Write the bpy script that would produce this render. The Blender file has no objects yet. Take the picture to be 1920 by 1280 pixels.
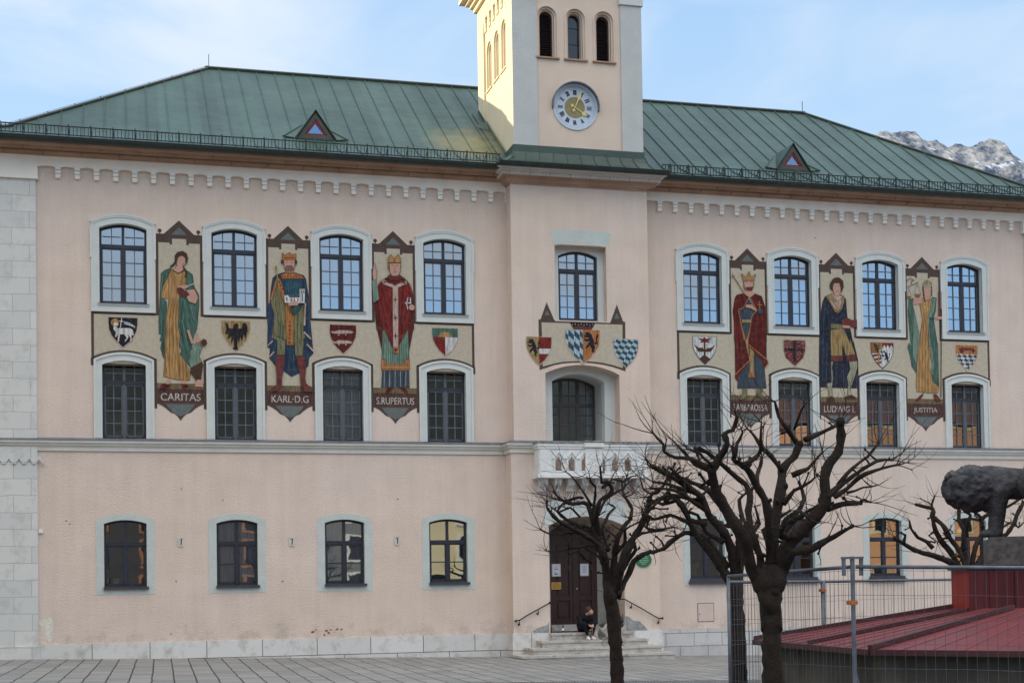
# Town hall on an alpine market square, painted facade, bare pollard trees.
import bpy, bmesh, math, random
from mathutils import Vector, Matrix, noise
from mathutils.geometry import tessellate_polygon
random.seed(7)
SKYS=.12; SUNE=2.7; EXPO=1.28; SKY_LO=(2.65,3.15,3.55); SKY_HI=(1.35,2.2,3.35); SKY_BACK=(2.7,4.2,6.0); SKY_FILL=(8.9,8.5,8.2); SKY_CLOUD=(3.1,3.3,3.5)
scene=bpy.context.scene
C=scene.collection

F=2737.5; YAW=.262145; PITCH=.027343; ROLL=-.0154045; CY=1025.16; CAMZ=1.86
def _ax():
    c,s=math.cos(YAW),math.sin(YAW); cp,sp=math.cos(PITCH),math.sin(PITCH)
    f=(s*cp,c*cp,sp); r=(c,-s,0.)
    u=(r[1]*f[2]-r[2]*f[1], r[2]*f[0]-r[0]*f[2], r[0]*f[1]-r[1]*f[0])
    cr,sr=math.cos(ROLL),math.sin(ROLL)
    return f, tuple(r[i]*cr+u[i]*sr for i in range(3)), tuple(-r[i]*sr+u[i]*cr for i in range(3))
FW,RT,UP=_ax()
def ray(px,py):
    a=(px-960)/F; b=-(py-CY)/F
    return tuple(FW[i]+RT[i]*a+UP[i]*b for i in range(3))
def at(px,py,y=0.):
    d=ray(px,py); t=(y+42)/d[1]; return (d[0]*t, y, CAMZ+d[2]*t)
def atz(px,py,z=0.):
    d=ray(px,py); t=(z-CAMZ)/d[2]; return (d[0]*t,-42+d[1]*t,z)
def pr(x,y,z):
    v=(x,y+42,z-CAMZ); w=sum(v[i]*FW[i] for i in range(3))
    return (960+F*sum(v[i]*RT[i] for i in range(3))/w, CY-F*sum(v[i]*UP[i] for i in range(3))/w)
def zc(px,py,y=0.): return at(px,py,y)[2]
def cf(xc,d):   # (sideways, forward) metres from the camera -> world x,y
    return (xc*math.cos(YAW)+d*math.sin(YAW), -42+d*math.cos(YAW)-xc*math.sin(YAW))
def gz(x): return .035-.0215*max(-30,min(45,x))

# ------------------------------------------------------------------ materials
def nodes(m): m.use_nodes=True; return m.node_tree.nodes, m.node_tree.links
def mat(name,col,rough=.85,var=.06,vs=3.,bump=0.,bs=60.,spec=.3,metal=0.,stain=0.,stc=(.3,.3,.3),sts=.6,stretch=None):
    m=bpy.data.materials.new(name); N,L=nodes(m); b=N['Principled BSDF']
    b.inputs['Roughness'].default_value=rough; b.inputs['Metallic'].default_value=metal
    b.inputs['Specular IOR Level'].default_value=spec
    tc=N.new('ShaderNodeTexCoord'); src=tc.outputs['Object']
    if stretch:
        mp=N.new('ShaderNodeMapping'); mp.inputs['Scale'].default_value=stretch; L.new(src,mp.inputs['Vector']); src=mp.outputs['Vector']
    n=N.new('ShaderNodeTexNoise'); n.inputs['Scale'].default_value=vs; n.inputs['Detail'].default_value=6; L.new(src,n.inputs['Vector'])
    r=N.new('ShaderNodeMapRange'); r.inputs['From Min'].default_value=.3; r.inputs['From Max'].default_value=.7
    r.inputs['To Min'].default_value=1-var; r.inputs['To Max'].default_value=1+var; L.new(n.outputs['Fac'],r.inputs['Value'])
    mx=N.new('ShaderNodeMix'); mx.data_type='RGBA'; mx.blend_type='MULTIPLY'; mx.inputs[0].default_value=1
    mx.inputs[6].default_value=(*col,1); L.new(r.outputs[0],mx.inputs[7]); out=mx.outputs[2]
    if stain>0:
        n2=N.new('ShaderNodeTexNoise'); n2.inputs['Scale'].default_value=sts; n2.inputs['Detail'].default_value=8; n2.inputs['Roughness'].default_value=.65
        L.new(tc.outputs['Object'],n2.inputs['Vector'])
        r2=N.new('ShaderNodeMapRange'); r2.inputs['From Min'].default_value=.5; r2.inputs['From Max'].default_value=.75
        r2.inputs['To Min'].default_value=0; r2.inputs['To Max'].default_value=stain; L.new(n2.outputs['Fac'],r2.inputs['Value'])
        m2=N.new('ShaderNodeMix'); m2.data_type='RGBA'; L.new(r2.outputs[0],m2.inputs[0]); L.new(out,m2.inputs[6]); m2.inputs[7].default_value=(*stc,1); out=m2.outputs[2]
    L.new(out,b.inputs['Base Color'])
    if bump>0:
        n3=N.new('ShaderNodeTexNoise'); n3.inputs['Scale'].default_value=bs; n3.inputs['Detail'].default_value=4; L.new(src,n3.inputs['Vector'])
        bp=N.new('ShaderNodeBump'); bp.inputs['Strength'].default_value=bump; bp.inputs['Distance'].default_value=.02
        L.new(n3.outputs['Fac'],bp.inputs['Height']); L.new(bp.outputs[0],b.inputs['Normal'])
    return m
def blockmat(name,c1,c2,mortar,bw,bh,ms=.012,axis='XZ',rough=.8,bump=.3,scale=1.,rot=0.,offset=.5,spec=.3,dirt=.25,dc=(.1,.09,.08),jit=.05):
    m=bpy.data.materials.new(name); N,L=nodes(m); b=N['Principled BSDF']; b.inputs['Roughness'].default_value=rough; b.inputs['Specular IOR Level'].default_value=spec
    tc=N.new('ShaderNodeTexCoord'); mp=N.new('ShaderNodeMapping'); L.new(tc.outputs['Object'],mp.inputs['Vector'])
    mp.inputs['Rotation'].default_value=(math.radians(-90),0,0) if axis=='XZ' else (0,0,rot)
    br=N.new('ShaderNodeTexBrick'); nd=N.new('ShaderNodeTexNoise'); nd.inputs['Scale'].default_value=1.3; nd.inputs['Detail'].default_value=3; L.new(tc.outputs['Object'],nd.inputs['Vector'])
    vs_=N.new('ShaderNodeVectorMath'); vs_.operation='MULTIPLY_ADD'; vs_.inputs[1].default_value=(jit,jit,jit); L.new(nd.outputs['Color'],vs_.inputs[0]); L.new(mp.outputs[0],vs_.inputs[2]); L.new(vs_.outputs[0],br.inputs['Vector'])
    br.inputs['Scale'].default_value=1; br.inputs['Brick Width'].default_value=bw; br.inputs['Row Height'].default_value=bh
    br.inputs['Mortar Size'].default_value=ms; br.inputs['Mortar Smooth'].default_value=.3; br.inputs['Bias'].default_value=0; br.offset=offset
    br.inputs['Color1'].default_value=(*c1,1); br.inputs['Color2'].default_value=(*c2,1); br.inputs['Mortar'].default_value=(*mortar,1)
    n=N.new('ShaderNodeTexNoise'); n.inputs['Scale'].default_value=2.5; n.inputs['Detail'].default_value=10; n.inputs['Roughness'].default_value=.7; L.new(tc.outputs['Object'],n.inputs['Vector'])
    r=N.new('ShaderNodeMapRange'); r.inputs['From Min'].default_value=.5; r.inputs['From Max'].default_value=.75; r.inputs['To Max'].default_value=dirt; L.new(n.outputs['Fac'],r.inputs['Value'])
    mx=N.new('ShaderNodeMix'); mx.data_type='RGBA'; L.new(r.outputs[0],mx.inputs[0]); L.new(br.outputs['Color'],mx.inputs[6]); mx.inputs[7].default_value=(*dc,1)
    L.new(mx.outputs[2],b.inputs['Base Color'])
    ad=N.new('ShaderNodeMath'); ad.operation='SUBTRACT'; n4=N.new('ShaderNodeTexNoise'); n4.inputs['Scale'].default_value=30; n4.inputs['Detail'].default_value=5; L.new(tc.outputs['Object'],n4.inputs['Vector'])
    L.new(n4.outputs['Fac'],ad.inputs[0]); L.new(br.outputs['Fac'],ad.inputs[1])
    bp=N.new('ShaderNodeBump'); bp.inputs['Strength'].default_value=bump; bp.inputs['Distance'].default_value=.02; L.new(ad.outputs[0],bp.inputs['Height']); L.new(bp.outputs[0],b.inputs['Normal'])
    return m
M={}
M['plaster']=mat('plaster',(.685,.562,.487),.92,.05,1.3,bump=.9,bs=22,stain=.35,stc=(.60,.51,.42),sts=.35)
def weather(m,streak=.10,base=.25):
    N,L=m.node_tree.nodes,m.node_tree.links; b=N['Principled BSDF']; src=b.inputs['Base Color'].links[0].from_socket
    tc=N.new('ShaderNodeTexCoord'); mp=N.new('ShaderNodeMapping'); mp.inputs['Scale'].default_value=(2.6,2.6,.16); L.new(tc.outputs['Object'],mp.inputs['Vector'])
    n=N.new('ShaderNodeTexNoise'); n.inputs['Scale'].default_value=1.6; n.inputs['Detail'].default_value=9; n.inputs['Roughness'].default_value=.62; L.new(mp.outputs[0],n.inputs['Vector'])
    r=N.new('ShaderNodeMapRange'); r.inputs['From Min'].default_value=.35; r.inputs['From Max'].default_value=.72; r.inputs['To Min'].default_value=1+streak*.35; r.inputs['To Max'].default_value=1-streak; L.new(n.outputs['Fac'],r.inputs['Value'])
    m1=N.new('ShaderNodeMix'); m1.data_type='RGBA'; m1.blend_type='MULTIPLY'; m1.inputs[0].default_value=1; L.new(src,m1.inputs[6]); L.new(r.outputs[0],m1.inputs[7])
    # large uneven fading, yellower where the paint was renewed
    n2=N.new('ShaderNodeTexNoise'); n2.inputs['Scale'].default_value=.22; n2.inputs['Detail'].default_value=5; L.new(tc.outputs['Object'],n2.inputs['Vector'])
    r2=N.new('ShaderNodeMapRange'); r2.inputs['From Min'].default_value=.40; r2.inputs['From Max'].default_value=.62; r2.inputs['To Max'].default_value=.55; L.new(n2.outputs['Fac'],r2.inputs['Value'])
    m2=N.new('ShaderNodeMix'); m2.data_type='RGBA'; m2.blend_type='MULTIPLY'; L.new(r2.outputs[0],m2.inputs[0]); L.new(m1.outputs[2],m2.inputs[6]); m2.inputs[7].default_value=(1.0,.975,.90,1)
    # splashed, flaking zone just above the plinth
    sx=N.new('ShaderNodeSeparateXYZ'); L.new(tc.outputs['Object'],sx.inputs[0]); n3=N.new('ShaderNodeTexNoise'); n3.inputs['Scale'].default_value=1.9; n3.inputs['Detail'].default_value=10; n3.inputs['Roughness'].default_value=.7; L.new(tc.outputs['Object'],n3.inputs['Vector'])
    a=N.new('ShaderNodeMath'); a.operation='MULTIPLY_ADD'; a.inputs[1].default_value=-3.6; L.new(n3.outputs['Fac'],a.inputs[0]); L.new(sx.outputs[2],a.inputs[2])
    r3=N.new('ShaderNodeMapRange'); r3.inputs['From Min'].default_value=-1.72; r3.inputs['From Max'].default_value=-1.05; r3.inputs['To Min'].default_value=base; r3.inputs['To Max'].default_value=0; L.new(a.outputs[0],r3.inputs['Value'])
    m3=N.new('ShaderNodeMix'); m3.data_type='RGBA'; L.new(r3.outputs[0],m3.inputs[0]); L.new(m2.outputs[2],m3.inputs[6]); m3.inputs[7].default_value=(.34,.27,.22,1); L.new(m3.outputs[2],b.inputs['Base Color'])
weather(M['plaster'],.06,.5)
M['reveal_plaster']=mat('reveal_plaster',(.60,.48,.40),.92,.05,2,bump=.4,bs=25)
M['tower_plaster']=mat('tower_plaster',(.66,.54,.44),.92,.04,1.5,bump=.4,bs=25)
M['grey_plaster']=mat('grey_plaster',(.50,.515,.50),.92,.05,2,bump=.5,bs=25)
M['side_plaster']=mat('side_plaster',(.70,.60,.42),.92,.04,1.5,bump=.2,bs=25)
M['surround']=mat('surround',(.60,.625,.60),.8,.05,3,bump=.15,bs=40,stain=.2,stc=(.42,.45,.45),sts=1.5)
M['paint_surround']=mat('paint_surround',(.52,.56,.53),.9,.06,3,bump=.6,bs=22,stain=.25,stc=(.56,.50,.45),sts=1.5)
M['cream']=mat('cream',(.86,.81,.74),.88,.05,2,bump=.2,bs=30)
M['tan']=mat('tan',(.38,.25,.18),.85,.15,2,bump=.2,bs=30,stain=.4,stc=(.20,.12,.09),sts=1.2)
M['white_stone']=mat('white_stone',(.62,.60,.58),.75,.1,5,bump=.3,bs=30,stain=.6,stc=(.28,.27,.25),sts=2.5)
M['balcony_stone']=mat('balcony_stone',(.72,.72,.70),.7,.08,6,bump=.3,bs=40,stain=.45,stc=(.30,.30,.29),sts=3)
M['moss_stone']=mat('moss_stone',(.22,.22,.20),.9,.5,14,bump=.5,bs=30)
M['string']=mat('string',(.60,.58,.53),.8,.06,3,bump=.1,bs=40)
M['zinc']=mat('zinc',(.16,.17,.19),.55,.2,6,spec=.5,metal=.3)
M['pier']=blockmat('pier',(.58,.585,.57),(.66,.65,.62),(.36,.36,.34),.92,.46,.008,dirt=.75,dc=(.42,.42,.38),jit=.09)
M['jamb_stone']=mat('jamb_stone',(.30,.29,.27),.8,.15,5,bump=.3,bs=25)
M['plinth']=blockmat('plinth',(.68,.67,.65),(.58,.57,.54),(.10,.10,.10),1.55,6.,.012,dirt=.8,dc=(.30,.26,.20),jit=.0)
M['plinth_r']=blockmat('plinth_r',(.60,.58,.56),(.48,.47,.46),(.15,.14,.14),.92,.40,.010,dirt=.6,dc=(.26,.23,.2))
M['step']=mat('step',(.47,.44,.40),.75,.15,4,bump=.35,bs=20,stain=.85,stc=(.13,.12,.10),sts=4,stretch=(1,1,3))
M['dark_frame']=mat('dark_frame',(.018,.020,.032),.45,.2,5,spec=.5)
M['mullion_sky_grey']=mat('mullion_sky_grey',(.085,.09,.105),.45,.1,5,spec=.5)
M['muntin']=mat('muntin',(.11,.125,.15),.5,.1,5,spec=.5)
M['brown_frame']=mat('brown_frame',(.060,.045,.042),.5,.2,5,spec=.5)
M['sill_dark']=mat('sill_dark',(.05,.045,.06),.5,.15,6,spec=.4)
M['door']=mat('door',(.030,.0075,.006),.42,.35,3,bump=.1,bs=20,spec=.5,stretch=(6,6,.6))
M['iron']=mat('iron',(.02,.018,.018),.5,.2,9,spec=.4)
M['brown']=mat('mural_brown',(.085,.058,.048),.92,.12,6,bump=.4,bs=25)
M['beige']=mat('mural_beige',(.48,.42,.32),.92,.09,9,bump=.5,bs=25,stain=.3,stc=(.36,.34,.27),sts=3)
M['greygreen']=mat('mural_grey_green',(.13,.15,.145),.92,.15,9,bump=.3,bs=25)
def fc(n,c,v=.42,stretch=(9,9,1.2)): M[n]=mat('fresco_'+n,c,.92,v,3,bump=.5,bs=25,stretch=stretch,stain=.35,stc=tuple(.5*q+.5*w for q,w in zip(c,(.30,.26,.20))),sts=7)
fc('skin',(.30,.165,.115),.12,None); fc('skin_dark',(.20,.10,.075),.12,None); fc('hair',(.10,.060,.042)); fc('gold',(.38,.215,.085)); fc('gold_dark',(.26,.12,.035)); fc('gold_light',(.50,.31,.12))
fc('green',(.06,.125,.10)); fc('green_dark',(.03,.07,.06)); fc('green_light',(.16,.24,.18)); fc('olive',(.17,.16,.085)); fc('blue',(.022,.045,.085)); fc('blue_light',(.05,.09,.13)); fc('navy',(.018,.024,.042))
fc('red',(.17,.018,.015)); fc('red_dark',(.095,.013,.012)); fc('orange',(.38,.15,.05)); fc('white',(.55,.54,.52)); fc('pink',(.47,.33,.28)); fc('black',(.015,.014,.02)); fc('brownred',(.13,.035,.03)); fc('boot',(.14,.035,.035)); fc('ochre',(.30,.21,.09)); fc('pale',(.30,.29,.20)); fc('slate',(.050,.062,.082)); fc('teal',(.022,.075,.105)); fc('ice',(.36,.44,.48)); fc('ground',(.17,.12,.065)); fc('plate',(.085,.040,.035)); fc('letter',(.42,.39,.35))
M['gold_leaf']=mat('gold_leaf',(.62,.50,.18),.45,.1,5,spec=.6,metal=.2)
M['clock_face']=mat('clock_face',(.52,.59,.68),.6,.04,4)
M['clock_mid']=mat('clock_mid',(.27,.23,.11),.7,.1,8)
M['louvre']=mat('louvre',(.035,.020,.018),.7,.2,9)
M['copper_plain']=mat('copper_plain',(.030,.060,.048),.5,.2,3,spec=.5)
M['gutter']=mat('gutter',(.018,.032,.028),.5,.3,4,spec=.5)
M['guard']=mat('guard',(.012,.022,.026),.5,.2,4,spec=.4)
M['dormer_red']=mat('dormer_red',(.20,.02,.02),.5,.1,4)
M['dormer_grey']=mat('dormer_grey',(.075,.078,.065),.6,.2,4)
M['curtain']=mat('curtain',(.75,.75,.76),.95,.25,2,stretch=(30,1,1))
M['bark']=mat('bark',(.020,.013,.0095),.95,.5,9,bump=1.,bs=38,stain=.4,stc=(.032,.029,.018),sts=6)
M['twig']=mat('twig',(.028,.018,.014),.9,.2,9)
M['galv']=mat('galv',(.12,.135,.16),.5,.25,9,spec=.4,metal=.4)
M['wire']=mat('wire',(.10,.11,.13),.5,.1,9,spec=.5,metal=.5)
M['clamp']=mat('clamp',(.42,.13,.035),.6,.2,9)
M['red_metal']=mat('red_metal',(.15,.022,.023),.5,.2,2.5,bump=.25,bs=3,spec=.45,stain=.55,stc=(.10,.045,.042),sts=2.2)
M['red_box']=mat('red_box',(.26,.02,.014),.6,.1,2,bump=.1,bs=8)
M['maroon_face']=mat('maroon_face',(.075,.010,.012),.6,.25,3,bump=.2,bs=10,stretch=(4,4,.5))
M['fur_dark']=mat('fur_dark',(.05,.048,.048),.95,.5,9,bump=.8,bs=60)
M['outline']=mat('outline',(.07,.045,.035),.92,.3,6)
M['rust']=mat('rust',(.22,.10,.06),.9,.3,9)
M['pale_patch']=mat('pale_patch',(.68,.64,.56),.9,.15,9,bump=.4,bs=25)
M['red_dark_metal']=mat('red_dark_metal',(.05,.010,.012),.5,.15,5,spec=.5)
M['concrete']=mat('concrete',(.075,.068,.058),.9,.35,2.2,bump=.5,bs=14,stain=.8,stc=(.16,.14,.10),sts=1.1,stretch=(1,1,.35))
M['statue']=mat('statue',(.045,.045,.048),.85,.5,7,bump=1.,bs=22,stain=.75,stc=(.13,.135,.145),sts=2.2)
M['pedestal']=mat('pedestal',(.10,.092,.088),.9,.35,12,bump=.6,bs=30)
M['jacket']=mat('jacket',(.005,.005,.009),.9,.2,9,bump=.3,bs=20)
M['skin']=mat('skin',(.48,.27,.20),.6,.08,9)
M['hair']=mat('hair',(.065,.032,.018),.8,.35,40,bump=.5,bs=90)
M['shoe']=mat('shoe',(.68,.67,.66),.7,.1,9)
M['fur']=mat('fur',(.42,.39,.35),.95,.5,9,bump=.8,bs=60,stain=1.,stc=(.025,.025,.027),sts=4.5)
M['bottle_glass']=mat('bottle_glass',(.06,.02,.008),.15,.1,5,spec=.6)
M['paper']=mat('paper',(.66,.68,.74),.8,.04,9); M['ink']=mat('ink',(.05,.05,.06),.8,.04,9); M['paper_frame']=mat('paper_frame',(.5,.5,.52),.5,.04,9)
M['yellow_paper']=mat('yellow_paper',(.58,.33,.06),.7,.04,9)
M['sign_green']=mat('sign_green',(.018,.14,.055),.4,.08,9,spec=.5); M['sign_white']=mat('sign_white',(.45,.62,.5),.6,.04,9)
M['plaque']=mat('plaque',(.56,.53,.47),.7,.1,9)
M['hatch']=mat('hatch',(.62,.49,.43),.8,.04,3,bump=.3,bs=25); M['gap']=mat('gap',(.12,.09,.075),.9,.1,3)
M['patch_grey']=mat('patch_grey',(.27,.28,.28),.95,.25,6,bump=.8,bs=18)
M['orange_wall']=mat('orange_wall',(.74,.38,.20),.9,.06,1); M['yellow_wall']=mat('yellow_wall',(.78,.66,.42),.9,.06,1); M['brown_wall']=mat('brown_wall',(.36,.17,.09),.9,.06,1); M['white_wall']=mat('white_wall',(.75,.73,.68),.9,.05,1)
M['tile_roof']=mat('tile_roof',(.14,.07,.05),.9,.2,3); M['dark_glass']=mat('dark_glass',(.02,.022,.028),.1,.1,2,spec=.6)
M['potplant']=mat('potplant',(.03,.09,.035),.6,.2,9)
M['flower']=mat('flower',(.65,.40,.04),.7,.25,12)

def glassmat(name='pane_glass',refl=.30,tint=(.80,.90,1),wav=.018):
    m=bpy.data.materials.new(name); N,L=nodes(m); N.remove(N['Principled BSDF']); o=N['Material Output']
    g=N.new('ShaderNodeBsdfGlossy'); g.inputs['Roughness'].default_value=.01; g.inputs['Color'].default_value=(*tint,1)
    t=N.new('ShaderNodeBsdfTransparent'); t.inputs['Color'].default_value=(.86,.88,.90,1)
    fr=N.new('ShaderNodeFresnel'); fr.inputs['IOR'].default_value=2.1
    a=N.new('ShaderNodeMath'); a.operation='ADD'; a.inputs[1].default_value=refl-.12; L.new(fr.outputs[0],a.inputs[0]); a.use_clamp=True
    x=N.new('ShaderNodeMixShader'); L.new(a.outputs[0],x.inputs[0]); L.new(t.outputs[0],x.inputs[1]); L.new(g.outputs[0],x.inputs[2]); L.new(x.outputs[0],o.inputs['Surface'])
    tc=N.new('ShaderNodeTexCoord'); n=N.new('ShaderNodeTexNoise'); n.inputs['Scale'].default_value=1.6; n.inputs['Detail'].default_value=1.5; L.new(tc.outputs['Object'],n.inputs['Vector'])
    bp=N.new('ShaderNodeBump'); bp.inputs['Strength'].default_value=.35; bp.inputs['Distance'].default_value=wav; L.new(n.outputs['Fac'],bp.inputs['Height']); L.new(bp.outputs[0],g.inputs['Normal'])
    return m
M['glass']=glassmat(refl=.36,wav=.003)
M['glass_low']=glassmat('low_glass',.26,wav=.004)
M['glass_dormer']=glassmat('dormer_glass',.30,tint=(.45,.68,1),wav=.001)

def roofmat():
    m=bpy.data.materials.new('copper_roof'); N,L=nodes(m); b=N['Principled BSDF']
    tc=N.new('ShaderNodeTexCoord')
    n=N.new('ShaderNodeTexNoise'); n.inputs['Scale'].default_value=.55; n.inputs['Detail'].default_value=8; n.inputs['Roughness'].default_value=.6; L.new(tc.outputs['Object'],n.inputs['Vector'])
    cr=N.new('ShaderNodeValToRGB'); L.new(n.outputs['Fac'],cr.inputs[0])
    cr.color_ramp.elements[0].position=.3; cr.color_ramp.elements[0].color=(.038,.072,.060,1); cr.color_ramp.elements[1].position=.75; cr.color_ramp.elements[1].color=(.070,.122,.102,1)
    # per-sheet tint: panels between seams weather differently
    sx=N.new('ShaderNodeSeparateXYZ'); L.new(tc.outputs['Object'],sx.inputs[0])
    d=N.new('ShaderNodeMath'); d.operation='DIVIDE'; d.inputs[1].default_value=.6; L.new(sx.outputs[0],d.inputs[0]); f=N.new('ShaderNodeMath'); f.operation='FLOOR'; L.new(d.outputs[0],f.inputs[0])
    w=N.new('ShaderNodeTexWhiteNoise'); w.noise_dimensions='1D'; L.new(f.outputs[0],w.inputs['W'])
    r=N.new('ShaderNodeMapRange'); r.inputs['To Min'].default_value=.86; r.inputs['To Max'].default_value=1.12; L.new(w.outputs['Value'],r.inputs['Value'])
    mx=N.new('ShaderNodeMix'); mx.data_type='RGBA'; mx.blend_type='MULTIPLY'; mx.inputs[0].default_value=1; L.new(cr.outputs[0],mx.inputs[6]); L.new(r.outputs[0],mx.inputs[7])
    # yellow patch beside the tower: its sunlit face's reflection painted into the roof colour
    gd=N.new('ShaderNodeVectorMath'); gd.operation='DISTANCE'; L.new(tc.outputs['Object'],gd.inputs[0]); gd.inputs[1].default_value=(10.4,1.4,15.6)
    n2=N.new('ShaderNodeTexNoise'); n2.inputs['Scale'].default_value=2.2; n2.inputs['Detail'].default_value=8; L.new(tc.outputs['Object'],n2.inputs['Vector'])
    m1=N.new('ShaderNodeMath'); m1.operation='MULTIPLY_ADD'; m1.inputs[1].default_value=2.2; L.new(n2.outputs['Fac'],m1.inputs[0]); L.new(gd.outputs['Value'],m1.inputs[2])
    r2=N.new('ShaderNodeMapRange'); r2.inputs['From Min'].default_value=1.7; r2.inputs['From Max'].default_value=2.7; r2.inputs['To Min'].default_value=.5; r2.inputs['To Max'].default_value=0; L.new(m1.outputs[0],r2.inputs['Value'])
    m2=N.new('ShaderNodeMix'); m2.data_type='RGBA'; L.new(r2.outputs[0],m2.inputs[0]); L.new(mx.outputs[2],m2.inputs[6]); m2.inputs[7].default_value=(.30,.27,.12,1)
    L.new(m2.outputs[2],b.inputs['Base Color'])
    n3=N.new('ShaderNodeTexNoise'); n3.inputs['Scale'].default_value=3; n3.inputs['Detail'].default_value=6; L.new(tc.outputs['Object'],n3.inputs['Vector'])
    r3=N.new('ShaderNodeMapRange'); r3.inputs['To Min'].default_value=.30; r3.inputs['To Max'].default_value=.55; L.new(n3.outputs['Fac'],r3.inputs['Value']); L.new(r3.outputs[0],b.inputs['Roughness'])
    b.inputs['Metallic'].default_value=0; b.inputs['Specular IOR Level'].default_value=.3
    n5=N.new('ShaderNodeTexNoise'); n5.inputs['Scale'].default_value=1.4; n5.inputs['Detail'].default_value=3; L.new(tc.outputs['Object'],n5.inputs['Vector'])
    bp=N.new('ShaderNodeBump'); bp.inputs['Strength'].default_value=.5; bp.inputs['Distance'].default_value=.05; L.new(n5.outputs['Fac'],bp.inputs['Height']); L.new(bp.outputs[0],b.inputs['Normal'])
    return m
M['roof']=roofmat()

# ------------------------------------------------------------------ mesh helper
class MB:
    def __init__(s,*mats): s.v=[]; s.f=[]; s.m=[]; s.mats=list(mats); s.cur=0
    def use(s,mt):
        if mt not in s.mats: s.mats.append(mt)
        s.cur=s.mats.index(mt); return s
    def addv(s,p): s.v.append(tuple(p)); return len(s.v)-1
    def face(s,pts):
        i=[s.addv(p) for p in pts]; s.f.append(i); s.m.append(s.cur)
    def fi(s,idx): s.f.append(list(idx)); s.m.append(s.cur)
    def box(s,x0,x1,y0,y1,z0,z1):
        p=[(x0,y0,z0),(x1,y0,z0),(x1,y1,z0),(x0,y1,z0),(x0,y0,z1),(x1,y0,z1),(x1,y1,z1),(x0,y1,z1)]
        b=len(s.v); s.v+=p
        for q in ((0,1,5,4),(1,2,6,5),(2,3,7,6),(3,0,4,7),(4,5,6,7),(3,2,1,0)): s.fi([b+k for k in q])
    def obox(s,o,ux,uy,uz):  # oriented box centred at o with half axes
        o,ux,uy,uz=map(Vector,(o,ux,uy,uz)); b=len(s.v)
        for c in ((-1,-1,-1),(1,-1,-1),(1,1,-1),(-1,1,-1),(-1,-1,1),(1,-1,1),(1,1,1),(-1,1,1)): s.v.append(tuple(o+ux*c[0]+uy*c[1]+uz*c[2]))
        for q in ((0,1,5,4),(1,2,6,5),(2,3,7,6),(3,0,4,7),(4,5,6,7),(3,2,1,0)): s.fi([b+k for k in q])
    def prism(s,poly,y0,y1,back=False):   # polygon in (x,z), front at y0
        n=len(poly); a=len(s.v)
        s.v+=[(x,y0,z) for x,z in poly]+[(x,y1,z) for x,z in poly]
        s.fi(range(a,a+n))
        for i in range(n): j=(i+1)%n; s.fi((a+i,a+n+i,a+n+j,a+j))
        if back: s.fi(range(a+2*n-1,a+n-1,-1))
    def flat(s,poly,y): s.face([(x,y,z) for x,z in poly])
    def ring(s,outer,inner,y0,y1,inner_y=None):
        n=len(outer); a=len(s.v); iy=y1 if inner_y is None else inner_y
        s.v+=[(x,y0,z) for x,z in outer]+[(x,y0,z) for x,z in inner]+[(x,y1,z) for x,z in outer]+[(x,iy,z) for x,z in inner]
        for i in range(n):
            j=(i+1)%n
            s.fi((a+i,a+j,a+n+j,a+n+i)); s.fi((a+i,a+2*n+i,a+2*n+j,a+j)); s.fi((a+n+i,a+n+j,a+3*n+j,a+3*n+i))
    def tube(s,pts,r,n=8,cap=True):
        pts=[Vector(p) for p in pts]; rs=r if isinstance(r,(list,tuple)) else [r]*len(pts)
        a=len(s.v); ref=Vector((0.13,.21,.97)); prev=None
        for i,p in enumerate(pts):
            t=(pts[min(i+1,len(pts)-1)]-pts[max(i-1,0)])
            if t.length<1e-9: t=Vector((0,0,1))
            t.normalize()
            u=(prev-t*prev.dot(t)) if prev is not None else t.cross(ref)
            if u.length<1e-4: u=t.orthogonal()
            u.normalize(); prev=u; w=t.cross(u)
            for k in range(n):
                an=2*math.pi*k/n; s.v.append(tuple(p+(u*math.cos(an)+w*math.sin(an))*rs[i]))
        for i in range(len(pts)-1):
            for k in range(n):
                q=(k+1)%n; s.fi((a+i*n+k,a+i*n+q,a+(i+1)*n+q,a+(i+1)*n+k))
        if cap: s.fi(range(a+n-1,a-1,-1)); s.fi(range(a+(len(pts)-1)*n,a+len(pts)*n))
    def sphere(s,c,r,nu=12,nv=8):
        r=r if isinstance(r,(tuple,list)) else (r,r,r); a=len(s.v); c=Vector(c)
        s.v.append(tuple(c+Vector((0,0,r[2]))))
        for j in range(1,nv):
            th=math.pi*j/nv
            for k in range(nu):
                ph=2*math.pi*k/nu; s.v.append((c.x+r[0]*math.sin(th)*math.cos(ph),c.y+r[1]*math.sin(th)*math.sin(ph),c.z+r[2]*math.cos(th)))
        s.v.append(tuple(c-Vector((0,0,r[2])))); last=len(s.v)-1
        for k in range(nu): s.fi((a,a+1+k,a+1+(k+1)%nu)); s.fi((last,a+1+(nv-2)*nu+(k+1)%nu,a+1+(nv-2)*nu+k))
        for j in range(nv-2):
            for k in range(nu): q=(k+1)%nu; s.fi((a+1+j*nu+k,a+1+(j+1)*nu+k,a+1+(j+1)*nu+q,a+1+j*nu+q))
    def mesh(s,name,smooth=False):
        me=bpy.data.meshes.new(name); me.from_pydata(s.v,[],s.f)
        for m in s.mats: me.materials.append(M[m] if isinstance(m,str) else m)
        if len(s.mats)>1: me.polygons.foreach_set('material_index',s.m)
        if smooth: me.polygons.foreach_set('use_smooth',[True]*len(me.polygons))
        me.update(); return me
    def build(s,name,parent=None,smooth=False,label=None,fixn=True):
        me=s.mesh(name,smooth)
        if fixn:
            bm=bmesh.new(); bm.from_mesh(me); bmesh.ops.recalc_face_normals(bm,faces=bm.faces); bm.to_mesh(me); bm.free()
        return link(name,me,parent,label)
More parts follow.
